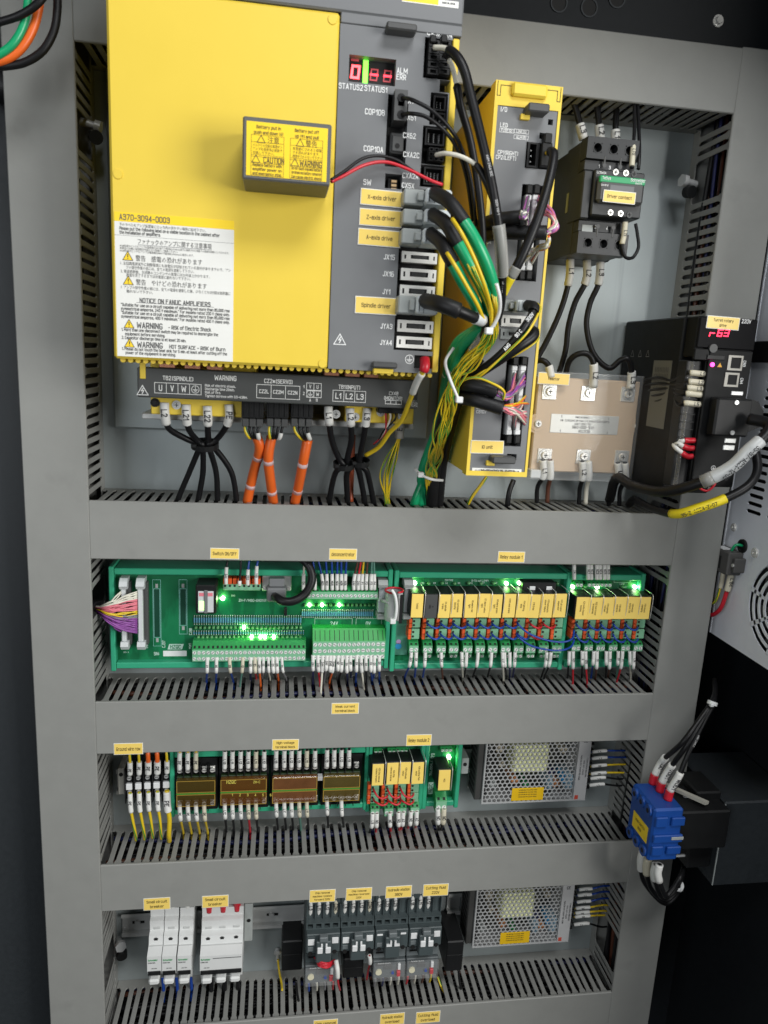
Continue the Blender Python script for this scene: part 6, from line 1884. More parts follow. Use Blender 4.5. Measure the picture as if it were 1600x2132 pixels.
for i, (u, m, c, ue, ve, tx_) in enumerate(((857, M_blue, "blue", 843, 1408, "24V"), (867, M_blue, "blue", 864, 1410, "0V"), (886, M_blue, "blue", 881, 1410, "L1"), (919, M_brn, "brown", 922, 1414, "24V"), (962, M_ww, "cream", 964, 1410, "L11"), (972, M_cable, "black", 967, 1410, None), (996, M_cable, "black", 985, 1410, None),
                                          (1024, M_cable, "black", 1016, 1410, None), (1047, M_ww, "white", 1049, 1416, "L17"), (1051, M_cable, "black", 1055, 1414, None), (1062, M_navy, "dark blue", 1062, 1410, None), (1073, M_navy, "dark violet", 1068, 1410, "P24"), (1139, M_cable, "black", 1128, 1410, "AF"), (1148, M_cable, "black", 1133, 1414, None))):
    down("%s wire with white sleeve, %s from left under the long relay board" % (c, ORDW[i]), G4, u, 1358, 1386, ue, ve, m, tx_, 62, M_mark)
b3 = thing("relay_board", "shorter green relay board with six relays right of the long one", "circuit board", (623, 14, -236))
tray(b3, 573, 672, -238, -112, ends=(False, True))
names2 = [["K21 knife tower", "locking"], ["K22 tool tower", "is loosened"], ["K19 spindle", "retreat"], ["K18 chip", "advance"], ["conveyor", "output 12s"], ["K10 chuck", "clamping"]]
us2 = [1212, 1238, 1263, 1289, 1315, 1341]
for i, (u, nm) in enumerate(zip(us2, names2)):
    relay(u, 1244 - i * .3, 1290 - i * .3, nm, "the short relay board", "%s on the short relay board" % ORDW[i])
    spring_block(b3, u - 10, 1290, 1308)
    spring_block(b3, u - 12, 1311, 1330)
    screw_term(b3, u - 22, 1334, u - 6, 1354, 2, 1, deep=16)
    led(b3, u - 18 + i * .2, 1223, i in (0, 2, 5), r=2.2)
for i in range(5):
    u0, u1 = us2[i] - 13, us2[i + 1] - 13
    for row, (va, vb) in enumerate(((1296, 1310), (1319, 1335))):
        jumper(i, [(u0, va, 57), (u0 + 2, va + 4, 64), (u0 + 8, vb - 3, 68), (u0 + 17, vb + 2, 69), (u1 - 2, vb + 1, 67), (u1 + 1, vb - 5, 57)], M_blue, "blue", "%s gap of the %s row on the short relay board" % (ORDW[i], ("upper", "lower")[row]))
for i, (u0, u1, n) in enumerate(((1198, 1213, 2), (1223, 1273, 6))):
    screw_term(b3, u0, 1210, u1, 1221, n, 1, deep=8, nm="upper_terminal")
silk(b3, [("LAMP", 1296, 1216, 2), ("HF7202", 1300, 1222, 1.8)], [(1280, 1203, 1312, 1213)])
G5 = "sleeved wires into the short relay board from above"
for i, (u, tx_) in enumerate(((1196, "24"), (1225, "NC1"), (1232, "NC2"), (1243, "NC3"), (1250, "NC4"), (1259, "NC5"), (1267, "NC6"))):
    up("dark blue wire with white sleeve, %s from left above the short relay board" % ORDW[i], G5, u, 1206, 1178, u - 1, 1164, M_navy, tx_, 56, r=1.4)
G6 = "wires under the short relay board"
for i, (u, m, c, ue, ve, tx_) in enumerate(((1186, M_cable, "black", 1182, 1412, None), (1194, M_red, "red", 1193, 1424, "S31"), (1213, M_cable, "black", 1212, 1412, "Q"), (1220, M_red, "red", 1223, 1424, "S33"), (1237, M_blue, "blue", 1231, 1412, None), (1244, M_brn, "brown", 1240, 1412, "S1"), (1263, M_cable, "black", 1262, 1412, None), (1271, M_brn, "brown", 1266, 1410, "S3"),
                                          (1288, M_teal, "green", 1284, 1410, "0V"), (1297, M_red, "red", 1285, 1420, "P1"), (1312, M_ww, "white", 1314, 1416, None), (1321, M_wg, "grey", 1316, 1410, "L14"))):
    down("%s wire with white sleeve, %s from left under the short relay board" % (c, ORDW[i]), G6, u, 1356, 1382 + (i % 2) * 8, ue, ve, m, tx_, 62)
# name labels on the duct covers
for lb_, ln, q in (("yellow Switch ON/OFF label on the second duct", ["Switch ON/OFF"], (439, 1142, 497, 1163)), ("yellow deconcentrator label on the second duct", ["deconcentrator"], (687, 1143, 742, 1165)), ("yellow Relay module 1 label on the second duct", ["Relay module 1"], (1039, 1149, 1091, 1170)),
                   ("yellow Weak current terminal block label on the third duct", ["Weak current", "terminal block"], (692, 1465, 746, 1485)), ("yellow Ground wire row label on the third duct", ["Ground wire row"], (238, 1549, 297, 1569)), ("yellow High-voltage terminal block label on the third duct", ["High-voltage", "terminal block"], (568, 1541, 621, 1560)),
                   ("yellow Relay module 2 label on the third duct", ["Relay module 2"], (848, 1531, 897, 1551)), ("yellow Small circuit breaker label above the three narrow breakers", ["Small circuit", "breaker"], (300, 1872, 354, 1892)), ("yellow Small circuit breaker label above the wide breaker", ["Small circuit", "breaker"], (422, 1867, 475, 1887)),
                   ("yellow Chip removal machine rotates forward label", ["Chip removal", "machine rotates", "forward 220V"], (646, 1855, 697, 1876)), ("yellow Chip removal machine reversed label", ["Chip removal", "machine reversed", "220V"], (722, 1851, 773, 1872)), ("yellow Hydraulic station 380V label on the fourth duct", ["Hydraulic station", "380V"], (805, 1847, 856, 1867)),
                   ("yellow Cutting fluid 220V label on the fourth duct", ["Cutting fluid", "220V"], (883, 1843, 932, 1863)), ("yellow Hydraulic station overload label on the lowest duct", ["Hydraulic station", "overload"], (793, 2113, 841, 2131)), ("yellow Cutting fluid overload label on the lowest duct", ["Cutting fluid", "overload"], (868, 2109, 915, 2127)),
                   ("yellow Chip removal overload label cut off at the photo's bottom", ["Chip removal", "overload"], (654, 2126, 702, 2144))):
    pt_sticker(lb_, ln, *q, 81.2)
# ================================================================ row three
def din_rail(label, x0, x1, zc, holes=()):
    t = thing("mounting_rail", label, "rail", ((x0 + x1) / 2, 0, zc - 17), "steel mounting rails")
    part("rail_web", MB().box(x0, x1, 1, 2.4, zc - 12, zc + 12), M_zinc, t)
    for s in (-1, 1):
        part("rail_flange", MB().box(x0, x1, 2, 8.4, zc + s * 12.6 - .6, zc + s * 12.6 + .6).box(x0, x1, 7.2, 8.4, min(zc + s * 13, zc + s * 17.5), max(zc + s * 13, zc + s * 17.5)), M_zinc, t)
    for x in holes:
        part("rail_slot", MB().box(x - 7, x + 9, 2.3, 2.7, zc - 2, zc + 2, .1), M_hole, t)
        part("rail_screw", MB().cyl((x, 2.4, zc), (0, 1, 0), 4.2, 2.4, 14, 3.2), M_zinc, t)
    return t
zr3 = at(300, 1628, 9)[1]
din_rail("steel mounting rail behind the ground terminals", 6, 74, zr3)
TD3 = 46
x0, x1, z0, z1 = RC(245, 1601, 260, 1655, 40)
t = thing("end_stop", "cream end stop left of the ground terminals", "end stop", (x0, 2, z0))
part("body", MB().box(x0, x1, 8.6, 40, z0, z1, 1), mat("cream_plastic", (.48, .47, .42), .5), t)
part("screw", MB().cyl(((x0 + x1) / 2, 39.9, z1 - 8), (0, 1, 0), 2.6, .5, 12), M_hole, t)
us = [269, 288, 307, 326, 346]
for i, u in enumerate(us):
    x0, x1, z0, z1 = RC(u - 9, 1606 - i, u + 9, 1664 - i, TD3)
    t = thing("ground_terminal", "black ground terminal with white tab, %s from the left" % ORDW[i], "terminal", ((x0 + x1) / 2, 8, z0), "ground terminals on the left rail")
    part("body", MB().box(x0 + .3, x1 - .3, 8.6, TD3, z0, z1, 1).box(x0 + .3, x0 + 1.4, TD3 - 1, TD3 + 5, z0 - 3, z1 + 3, .3), M_blk, t)
    zc = (z0 + z1) / 2
    part("white_tab", MB().box(x0 + 1.5, x1 - .6, TD3 - .5, TD3 + 4, zc - 4.5, zc + 3.5, .6), M_white, t)
    for s, zz in ((1, zc + 10), (-1, zc - 9)):
        o = part("terminal_screw", MB().cyl(((x0 + x1) / 2 + .4, TD3 - .4, zz), (0, 1, 0), 3.2, 2.0, 12, 2.6), M_zinc, t)
        part("cross_slot", MB().box((x0 + x1) / 2 - 1.6, (x0 + x1) / 2 + 2.2, TD3 + 1.5, TD3 + 1.8, zz - .35, zz + .35), M_hole, o)
    oc = i in (2, 3)
    wire("ground_wire", "%s wire entering the %s ground terminal from above" % ("thick orange" if oc else "yellow-green", ORDW[i]), [(u + 2, 1614 - i, 51), (u + 2, 1590, 54), (u + 1, 1568, 54), (u, 1550, 46)], 2.7 if oc else 1.7, M_orange if oc else M_yw, "wire", "wires above the ground terminals", [(.02, .46, M_mark, 1.45 if oc else 1.8, "PE")], stripe=not oc)
    ue, ve = ((282, 1736), (300, 1734), (317, 1731), (335, 1733), (352, 1738))[i]
    rr = 2.9 if i == 4 else 1.9
    wire("ground_wire", "yellow-green wire leaving the %s ground terminal downwards" % ORDW[i], [(u + 2, 1650 - i, 51), (u + 3, 1680, 54), (u + 7, 1705, 54), (ue, ve, 52), (ue + 1, ve + 14, 42)], rr, M_yw, "wire", "wires below the ground terminals", [(.02, .33, M_mark, 1.55, "PE")], stripe=(i != 4))

# amber-covered terminal block board
BD3 = 40
hv = thing("terminal_board", "green board with four amber covered terminal blocks in the third row", "circuit board", (200, 14, -440))
x0h, x1h = at(357, 1640, 50)[0], at(764, 1640, 50)[0]
zt, zb = at(560, 1562, 50)[1], at(560, 1690, 50)[1]
BDs = BD
def tray3(t, x0, x1, z0, z1, ends=(True, True)):
    global BD
    BD = BD3
    tray(t, x0, x1, z0, z1, 50, ends)
    BD = BDs
tray3(hv, x0h, x1h, zb, zt)
blocks = [((367, 449), [374, 391, 408, 425, 442], "left", 5, 4), ((459, 556), [468, 484, 501, 517, 533, 550], "second", 6, 5), ((567, 661), [575, 592, 607, 623, 639, 656], "third", 6, 5), ((673, 750), [681, 696, 711, 727, 743], "right", 4, 2)]
zs_t, zs_b = at(560, 1604, 58)[1], at(560, 1672, 58)[1]
am = [M_amber, mat("brown_cover", (.20, .075, .014), .08, var=.1, alpha=.34), mat("rusty_cover", (.22, .09, .035), .08, var=.3, alpha=.5), mat("olive_cover", (.16, .11, .03), .08, var=.15, alpha=.36)]
for bi, ((u0, u1), cols, nm, nt, nb) in enumerate(blocks):
    xa, xb = at(u0 - 4, 1640, 56)[0], at(u1 + 4, 1640, 56)[0]
    o = part("terminal_block", MB().box(xa, xb, BD3, 50, zs_b - 12, zs_t + 14, 1), M_blk, hv)
    part("terminal_block_core", MB().box(xa + 3, xb - 3, 50, 56, zs_b + 6, zs_t - 7, .6), mat("block_interior", (.018, .040, .012), .5), hv)
    ca, cb = at(u0, 1640, 66)[0], at(u1, 1640, 66)[0]
    part("amber_cover", MB().box(ca, cb, 58, 66, zs_b + 4, zs_t - 6, 1.5), am[bi], hv, "%s translucent cover" % ("amber", "brown", "rust", "olive")[bi])
    part("cover_seam", MB().box(ca, cb, 65.6, 66.3, (zs_b + zs_t) / 2 - 1.8, (zs_b + zs_t) / 2 - .6), M_yg, hv)
    part("cover_edge", MB().frame(ca + .8, cb - .8, (zs_b + zs_t) / 2 + .6, zs_t - 6.8, 66.4, .7).frame(ca + .8, cb - .8, zs_b + 4.8, (zs_b + zs_t) / 2 - 2.6, 66.4, .7), mat("cover_edge_gold", (.42, .27, .05), .4, var=0), hv)
    for k, u in enumerate(cols):
        for row, zz in ((0, zs_t), (1, zs_b)):
            x = at(u, 1606 if row == 0 else 1672, 56)[0]
            s = part("terminal_screw", MB().box(x - 3.2, x + 3.2, 49.8, 51.5, zz - 4, zz + 4, .3).cyl((x, 51.4, zz), (0, 1, 0), 3.2, 3.2, 12, 2.8), M_steel, hv)
            part("slot", MB().box(x - 2.2, x + 2.2, 54.4, 54.8, zz - .4, zz + .4), M_hole, s)
            if k: part("barrier", MB().box(x - 5.2, x - 4.3, 49.5, 58, zz - 9, zz + 9), M_blk, hv)
    wn = "the %s amber terminal block" % nm
    for k, u in enumerate(cols):
        x1_ = (3 if bi == 0 else nt) > k
        if x1_:
            yel = bi == 0
            up("%s wire with marker sleeve, %s from left above %s" % ("yellow" if yel else "black", ORDW[k], wn), "wires above the amber terminal blocks", u, 1602 - k * .5 - bi * 2, 1570 - bi * 2, u + 2, 1548 - bi * 4, M_yw if yel else M_cable, "PE" if yel else ("L13", "L11", "L12")[k % 3] , 57, M_cream if k == 4 or (bi == 0 and k == 2) else M_mark, r=1.6)
        if k < nb and not (bi == 3 and k == 1):
            m = M_yw if bi == 0 else (M_red if (bi, k) == (1, 3) else (M_teal if (bi, k) == (2, 3) else M_cable))
            c = {M_yw: "yellow", M_red: "red", M_teal: "teal", M_cable: "black"}[m]
            kk = k if bi != 3 else k * 2
            ve = (1745, 1742, 1738, 1733)[bi]
            down("%s wire with marker sleeve, %s from left below %s" % (c, ORDW[k], wn), "wires below the amber terminal blocks", u, 1674 - bi * 3, 1706 - bi * 4, u + (8, 4, 4, 3)[bi], ve - 10, m, "PE" if bi == 0 else ("L13", "L11", "U1")[k % 3], 57, M_cream if k in (3, 4) else M_mark, r=1.5, d1=56)
    if bi == 3:
        down("black wire with marker sleeve, third from left below the right amber terminal block", "wires below the amber terminal blocks", 711, 1664, 1696, 716, 1722, M_cable, "L1", 57, M_mark, r=1.5, d1=56)
b = MB()
x, z = at(482, 1628, 66)
b.text("HZQC", (x, 66.5, z), 4).text("ZH-C", (at(535, 1628, 66)[0], 66.5, at(535, 1628, 66)[1]), 3)
for k in range(6):
    x, z = at(484 + k * 16, 1655, 66)
    b.text(str(k + 1), (x, 66.5, z), 3)
part("cover_print", b, mat("gold_print", (.62, .55, .10), .5), hv)
part("white_tag", MB().box(*RC(662, 1618, 672, 1626, 58)[:2], 50, 58, *RC(662, 1618, 672, 1626, 58)[2:], .4), M_white, hv)

# relay module two and single relay board
def relay3(board, u, v0, v1, lines, which):
    global BD
    BD = BD3
    t = relay(u, v0, v1, lines, "the small relay board", which)
    BD = BDs
b4 = thing("relay_board", "small green board with four relays and red jumpers in the third row", "circuit board", (365, 14, -440))
xa, xb = at(766, 1640, 50)[0], at(878, 1640, 50)[0]
zt4, zb4 = zt + 10, zb - 3
tray3(b4, xa, xb, zb4, zt4)
us4 = [787, 816, 843, 870]
nm4 = [["K23 Chip removal", "rotates forward"], ["K24 Chip", "removal reverse"], ["K25 hydraulic", "motor"], ["K26 cutting fluid", "motor"]]
for i, u in enumerate(us4):
    relay3(b4, u, 1590 - i, 1634 - i, nm4[i], "%s on the small relay board" % ORDW[i])
    BD = BD3
    spring_block(b4, u - 10, 1634 - i, 1654 - i)
    spring_block(b4, u - 11, 1656 - i, 1673 - i)
    screw_term(b4, u - 15, 1674 - i, u + 2, 1697 - i, 2, 1, deep=16)
    led(b4, u + 3, 1568 - i * 1.2, i == 2, d=BD3, r=2.2)
    BD = BDs
for i, (u0, n) in enumerate(((779, 2), (808, 2), (825, 3))):
    screw_term(b4, u0, 1560 - i, u0 + n * 8, 1568 - i, n, 1, d=BD3, deep=6, nm="upper_terminal")
for i in range(3):
    for row, (va, vb) in enumerate(((1642, 1661), (1662, 1675))):
        u0, u1 = us4[i] - 9, us4[i + 1] - 9
        jumper(i, [(u0, va - i, 56), (u0 + 2, va + 6 - i, 66), (u0 + 9, vb - 2 - i, 72), (u0 + 19, vb + 2 - i, 73), (u1 - 1, vb - 2 - i, 70), (u1 + 1, vb - 8 - i, 56)], M_red, "red", "%s gap of the %s row on the small relay board" % (ORDW[i], ("upper", "lower")[row]))
for i, (u, m, c, ue) in enumerate(((776, M_cable, "black", 770), (785, M_red, "red", 783), (812, M_red, "red", 814), (830, M_red, "red", 832), (840, M_red, "red", 836), (856, M_red, "red", 850), (868, M_red, "red", 866))):
    down("%s wire with white sleeve, %s from left under the small relay board" % (c, ORDW[i]), "wires under the small relay board", u, 1694 - i * .8, 1720 - i, ue, 1734 - i * 2, m, ("LS", "NO", "NO", "NO", "A2", "NO", "A2")[i], 60, r=1.6, d1=58)
b5 = thing("relay_board", "narrow green board with one relay right of the small relay board", "circuit board", (425, 14, -440))
xa, xb = at(884, 1640, 50)[0], at(954, 1640, 50)[0]
tray3(b5, xa, xb, zb4 + 1, zt4)
relay3(b5, 926, 1604, 1645, ["MC0"], "alone on the narrow relay board")
screw_term(b5, 908, 1653, 928, 1688, 2, 1, d=BD3, deep=20)
screw_term(b5, 918, 1556, 942, 1564, 3, 1, d=BD3, deep=6, nm="upper_terminal")
led(b5, 936, 1578, True, d=BD3, r=2.4)
silk(b5, [("ZH-RP1-E(R1)", 900, 1592, 4.2, 1)], (), BD3)
x, z = at(897, 1640, BD3)
lg = part("maker_logo", MB().box(x - 3.4, x + 3.4, BD3, BD3 + .3, z - 9.5, z + 8, .1), MATS["silk_block"], b5)
part("lettering", MB().text("HZQC", (x, BD3 + .5, z - .5), 4.2, right=(0, 0, 1), up=(-1, 0, 0), wmax=14), M_pcb, lg)
x, z = at(889, 1668, BD3)
part("round_sticker", MB().cyl((x, BD3, z), (0, 1, 0), 4.2, .4, 16), mat("sticker_amber", (.75, .45, .05), .5), b5)
part("round_sticker", MB().cyl((x, BD3 + .3, z + 2.5), (0, 1, 0), 3.2, .4, 16), MATS["sticker_mauve"], b5)
for i, (u, ue) in enumerate(((912, 914), (925, 919))):
    down("black wire with white sleeve, %s one under the narrow relay board" % ("left", "right")[i], "wires under the narrow relay board", u, 1684, 1712, ue, 1728, M_cable, "NO", 62, M_mark if i == 0 else M_cream, r=1.9, d1=58)
zr = at(975, 1585, 9)[1]
din_rail("short steel mounting rail between relay boards and upper power supply", at(955, 1590, 9)[0], at(1000, 1590, 9)[0], zr)
x0, x1, z0, z1 = RC(962, 1580, 975, 1612, 40)
t = thing("end_stop", "grey end stop right of the narrow relay board", "end stop", (x0, 8, z0))
part("body", MB().box(x0, x1, 8.6, 40, z0, z1, 1), M_hood2, t)
part("screw", MB().cyl(((x0 + x1) / 2, 39.9, (z0 + z1) / 2 + 3), (0, 1, 0), 2.6, .5, 12), M_hole, t)

# ================================================================ switched power supplies with honeycomb covers
M_case = mat("supply_steel", (.66, .67, .67), .38, metal=.4, var=.05, scale=30)
def hexcover(x0, x1, z0, z1, d0, d1, pitch=6.5, rh=2.95, solid=()):
    """perforated sheet: hexagon cells with open hexagon holes"""
    b = MB()
    rowh = pitch * math.sqrt(3) / 2
    R = pitch / math.sqrt(3)
    nr = int((z1 - z0) / rowh)
    nc = int((x1 - x0) / pitch)
    for j in range(nr):
        zc = z0 + rowh * (j + .5) + (z1 - z0 - nr * rowh) / 2
        for i in range(nc):
            xc = x0 + pitch * (i + .5 + (.5 if j % 2 else 0))
            if xc + pitch / 2 > x1: continue
            vs = []
            for r, dd in ((R, d1), (rh, d1), (rh, d0)):
                for k in range(6):
                    w = math.pi / 3 * k + math.pi / 6
                    vs.append((xc + r * math.cos(w), dd, zc + r * math.sin(w)))
            fs = [(k, (k + 1) % 6, 6 + (k + 1) % 6, 6 + k) for k in range(6)] + [(6 + k, 6 + (k + 1) % 6, 12 + (k + 1) % 6, 12 + k) for k in range(6)]
            b.add(vs, fs)
    return b
def psu(which, x0, x1, z0, wires, ref):
    z1 = z0 + 98
    t = thing("power_supply", "silver perforated power supply, %s of the two" % which, "power supply", ((x0 + x1) / 2, 0, z0))
    pd = 40
    part("base_plate", MB().box(x0 - 10, x1 + 16, 1, 3, z0, z1), M_case, t)
    part("side_fin", MB().box(x0 - 10, x0 - .5, 3, pd - 3, z0 + 4, z1, 1), mat("supply_dark_side", (.05, .05, .048), .5), t)
    b = MB()
    for k in range(9):
        b.box(x0 - 10.4, x0 - 9.8, 8, pd - 8, z0 + 12 + k * 9, z0 + 16 + k * 9)
    part("side_slots", b, M_hole, t)
    part("end_wall", MB().box(x0 - .4, x0 + .8, 3, pd, z0, z1).box(x0, x1, 3, pd, z0 - .6, z0 + .6), M_case, t)
    lx = x1 - 17
    part("perforated_cover", hexcover(x0 + 1, lx, z0 + 1, z1 - 1, pd - 1, pd), M_case, t)
    rim = MB()
    for q in ((x0, lx, z0, z0 + 1.6), (x0, lx, z1 - 1.6, z1), (x0, x0 + 1.6, z0 + 1.6, z1 - 1.6)):
        rim.box(q[0], q[1], pd - 1, pd + .12, q[2], q[3])
    part("cover_rim", rim, M_case, t)
    rs = part("rating_strip", MB().box(lx - .5, x1, 3, pd + .3, z0, z1, .5), mat("strip_grey", (.50, .50, .50), .5), t)
    tx = MB()
    for k, s in enumerate(("INPUT 100-240VAC 3.0A 50/60Hz", "OUTPUT +24V 14.6A", "SWITCHING POWER SUPPLY")):
        tx.text(s, (lx + 4.5 + k * 4.5, pd + .5, z0 + 50), 1.9, right=(0, 0, 1), up=(-1, 0, 0), wmax=70)
    tx.text("CE", (lx + 8, pd + .5, z1 - 8), 4)
    part("lettering", tx, M_ink, rs)
    part("red_logo", MB().box(lx + 1, lx + 6, pd + .2, pd + .5, z0 + 2, z0 + 8), mat("logo_red", (.6, .08, .05), .5), rs)
    cw = (lx - x0)
    part("transformer", MB().box(x0 + cw * .30, x0 + cw * .69, 6, pd - 2, z0 + 42, z0 + 85, 3), mat("pale_yellow_tape", (.80, .82, .45), .5, var=.04), t)
    part("heat_sink", MB().box(x0 + 4, x0 + 9, 6, pd - 5, z0 + 8, z1 - 8, .5), M_dgrey, t)
    for fx, fz, rr, m in ((.74, .42, 5, M_navy), (.9, .30, 6, MATS["sticker_blue"]), (.35, .30, 5, mat("copper_coil", (.55, .22, .08), .45)), (.80, .24, 6, MATS["copper_coil"]), (.48, .22, 4, M_term), (.16, .80, 6, mat("tan_glue", (.45, .40, .30), .6)), (.2, .55, 4, MATS["tan_glue"]), (.85, .75, 5, MATS["tan_glue"]), (.12, .25, 5, M_hood2)):
        part("component", MB().cyl((x0 + cw * fx, 6, z0 + 98 * fz), (0, 1, 0), rr, pd - 12, 14), m, t)
    part("pale_blue_film", MB().box(x0 + cw * .70, x0 + cw * .77, 6, pd - 4, z0 + 14, z0 + 34, 1).box(x0 + cw * .90, x0 + cw * .985, 6, pd - 4, z0 + 14, z0 + 36, 1), mat("film_blue", (.28, .42, .52), .4), t)
    part("inner_board", MB().box(x0 + 2, lx - 2, 4, 5.5, z0 + 2, z1 - 2), mat("supply_board", (.06, .06, .05), .6), t)
    ws = part("warning_sticker", MB().box(x0 + cw * .315, x0 + cw * .66, pd + .05, pd + .5, z0 + 3, z0 + 22, .2), mat("orange_yellow_sticker", (.80, .50, .01), .45), t)
    tx = MB()
    for k in range(4):
        tx.text("CAUTION RISK OF ELECTRIC SHOCK", (x0 + cw * .487, pd + .7, z0 + 19 - k * 3.4), 1.3, wmax=cw * .3)
    part("lettering", tx, M_brownink, ws)
    tb = part("terminal_strip", MB().box(x1, x1 + 9, 3, 22, z0 + 6, z1 - 2, 1), M_blk, t)
    for k in range(9):
        part("terminal_barrier", MB().box(x1, x1 + 11, 20, 27, z0 + 8 + k * 9.6, z0 + 11 + k * 9.6, .6), M_blk, tb)
    for i, (u, v, ue, ve, m, c) in enumerate(wires):
        wire("supply_wire", "%s wire with white sleeve, %s from top at the %s power supply" % (c, ORDW[i], which), [(u, v, 28), (u + 16, v - 2, 34), (u + 32, v - 3, 36), (ue, ve, 34), (ue + 14, ve, 32)], 1.35, m, "wire", "wires of the power supplies", [(.04, .42, M_mark, 1.8, "PE" if c == "yellow" else "L1")])
    return t
x0, z0 = at(1003, 1674, 40)
psu("upper", x0, at(1219, 1662, 40)[0], z0, [(1232, 1566, 1288, 1563, M_blue, "blue"), (1231, 1580, 1290, 1577, M_blue, "blue"), (1230, 1596, 1290, 1592, M_yw, "yellow"), (1229, 1612, 1290, 1609, M_yw, "yellow"), (1228, 1622, 1286, 1622, M_cable, "black"), (1226, 1636, 1284, 1636, M_cable, "black")], None)
x0, z0 = at(984, 1974, 40)
psu("lower", x0, at(1184, 1959, 40)[0], z0, [(1204, 1853, 1256, 1845, M_blue, "blue"), (1202, 1865, 1256, 1857, M_blue, "blue"), (1200, 1879, 1255, 1871, M_blue, "blue"), (1198, 1892, 1254, 1885, M_yw, "yellow"), (1197, 1902, 1252, 1897, M_yw, "yellow"), (1196, 1910, 1256, 1906, M_yw, "yellow"), (1194, 1926, 1250, 1930, M_cable, "black")], None)
# ================================================================ row four: breakers, contactors
zr4 = at(560, 1912, 9)[1]
din_rail("steel mounting rail left of the narrow breakers, bottom row", 8, at(640, 1905, 9)[0], zr4, [at(286, 1922, 5)[0], at(566, 1908, 5)[0]])
M_brk = mat("breaker_white", (.70, .71, .70), .42, var=.03)
M_brg = mat("breaker_pale_grey", (.50, .51, .50), .45, var=.03)
M_brgreen = mat("maker_green", (.02, .35, .10), .5, var=0)
def breaker(label, u0, u1, v_bot, poles, du):
    x0 = at(u0, 2008, 74)[0]
    x1 = x0 + 18.0 * poles
    zb = at((u0 + u1) / 2, v_bot, 62)[1]
    t = thing("circuit_breaker", label, "circuit breaker", ((x0 + x1) / 2, 8, zb), "white circuit breakers")
    z = lambda k: zb + k
    prof = [(8.6, z(0)), (60, z(0)), (62, z(3)), (62, z(12)), (72, z(18)), (74, z(24)), (74, z(46)), (60, z(52)), (58, z(62)), (50, z(64)), (50, z(78)), (44, z(80)), (44, z(92)), (8.6, z(92))]
    pole_w = 18.0 if poles == 3 else 18.0
    if poles == 1:
        part("body", MB().prism(prof, x0 + .25, x1 - .25, 'x'), M_brk, t)
    else:
        part("body", MB().prism(prof, x0 + .25, x1 - .25, 'x'), M_brk, t)
    part("grey_band", MB().box(x0 + .8, x1 - .8, 58.5, 62.6, z(47.5), z(51.5), .3), M_brg, t)
    part("toggle_slot", MB().box(x0 + 1.2, x1 - 1.2, 62.5, 75.2, z(18.5), z(24.5), .4), M_blk, t)
    for k in range(poles):
        xc = x0 + 18 * (k + .5)
        part("toggle", MB().box(xc - 6.5, xc + 6.5, 60, 80, z(8), z(16), 2), M_brk, t)
        part("screw_well", MB().cyl((xc, 57.2, z(57)), (0, 1, 0), 3.4, 1.6, 16), M_dgrey, t)
        part("well_hole", MB().cyl((xc, 58.7, z(57)), (0, 1, 0), 2.4, .4, 14), M_hole, t)
        part("top_bridge", MB().box(xc - 4, xc + 4, 49.5, 51, z(66), z(69), .4), M_brg, t)
    tx = MB().text("Schneider", (x0 + 7.5, 74.4, z(41)), 2.2, wmax=12)
    part("maker_print", tx, M_brgreen, t)
    tx = MB().text("iC65N C10A", (x0 + 6, 74.4, z(37)), 1.4, wmax=9)
    if poles == 3: tx.line((x0 + 17, z(42)), (x1 - 2, z(42)), .9, 74.3)
    tx.text("220-415V", (x0 + 9, 74.4, z(28.5)), 1.2)
    part("rating_print", tx, M_ink, t)
    return t, x0, x1, zb
for i, u in enumerate((306, 337, 369)):
    t, x0, x1, zb = breaker("white single-pole breaker, %s of the three narrow ones" % ("left", "middle", "right")[i], u, u + 31, 2040 - i, 1, 0)
    xc = (x0 + x1) / 2
    wire("supply_wire", "blue wire under the %s narrow breaker" % ("left", "middle", "right")[i], [(xc, 32, zb + 2), (xc + 1, 32, zb - 10), (xc + 2, 26, zb - 30), (xc + 3, 22, -721), (xc + 3, 24, -742)], 2.2, M_blue, "wire", "blue wires under the narrow breakers", raw=True)
    for k, dz in enumerate((0,)):
        wire("supply_wire", "black wire with white sleeve above the %s narrow breaker" % ("left", "middle", "right")[i], [(xc, 40, zb + 86), (xc, 42, zb + 96), (xc, 46, zb + 112)], 1.9, M_cable, "wire", "wires above the narrow breakers", [(.05, .55, M_mark, 1.8)], raw=True)
t, x0, x1, zb = breaker("white three-pole breaker right of the narrow ones", 416, 509, 2036, 3, 0)
for k in range(3):
    xc = x0 + 18 * (k + .5)
    wire("supply_wire", "black wire under the three-pole breaker, %s from the left" % ORDW[k], [(xc, 34, zb + 2), (xc + 1, 34, zb - 10), (xc + 2, 30, zb - 30), (xc + 2, 28, -721), (xc + 2, 30, -744)], 3.0, M_cable, "wire", "black wires under the three-pole breaker", raw=True)
    wire("supply_wire", "black wire with red boot above the three-pole breaker, %s from left" % ORDW[k], [(xc, 40, zb + 84), (xc, 42, zb + 98), (xc, 46, zb + 114)], 2.6, M_cable, "wire", "red booted wires above the breaker", [(.02, .62, M_red, 1.9, None, "red_boot")], raw=True)
x0, x1, z0, z1 = RC(509, 1884, 527, 1960, 40)
t = thing("end_stop", "grey end stop right of the three-pole breaker", "end stop", (x0, 8, z0))
part("body", MB().box(x0, x1 - 1, 8.6, 40, z0, z1, 1), M_hood2, t)
part("screw", MB().cyl(((x0 + x1) / 2, 39.9, (z0 + z1) / 2 + 4), (0, 1, 0), 2.6, .5, 12), M_hole, t)
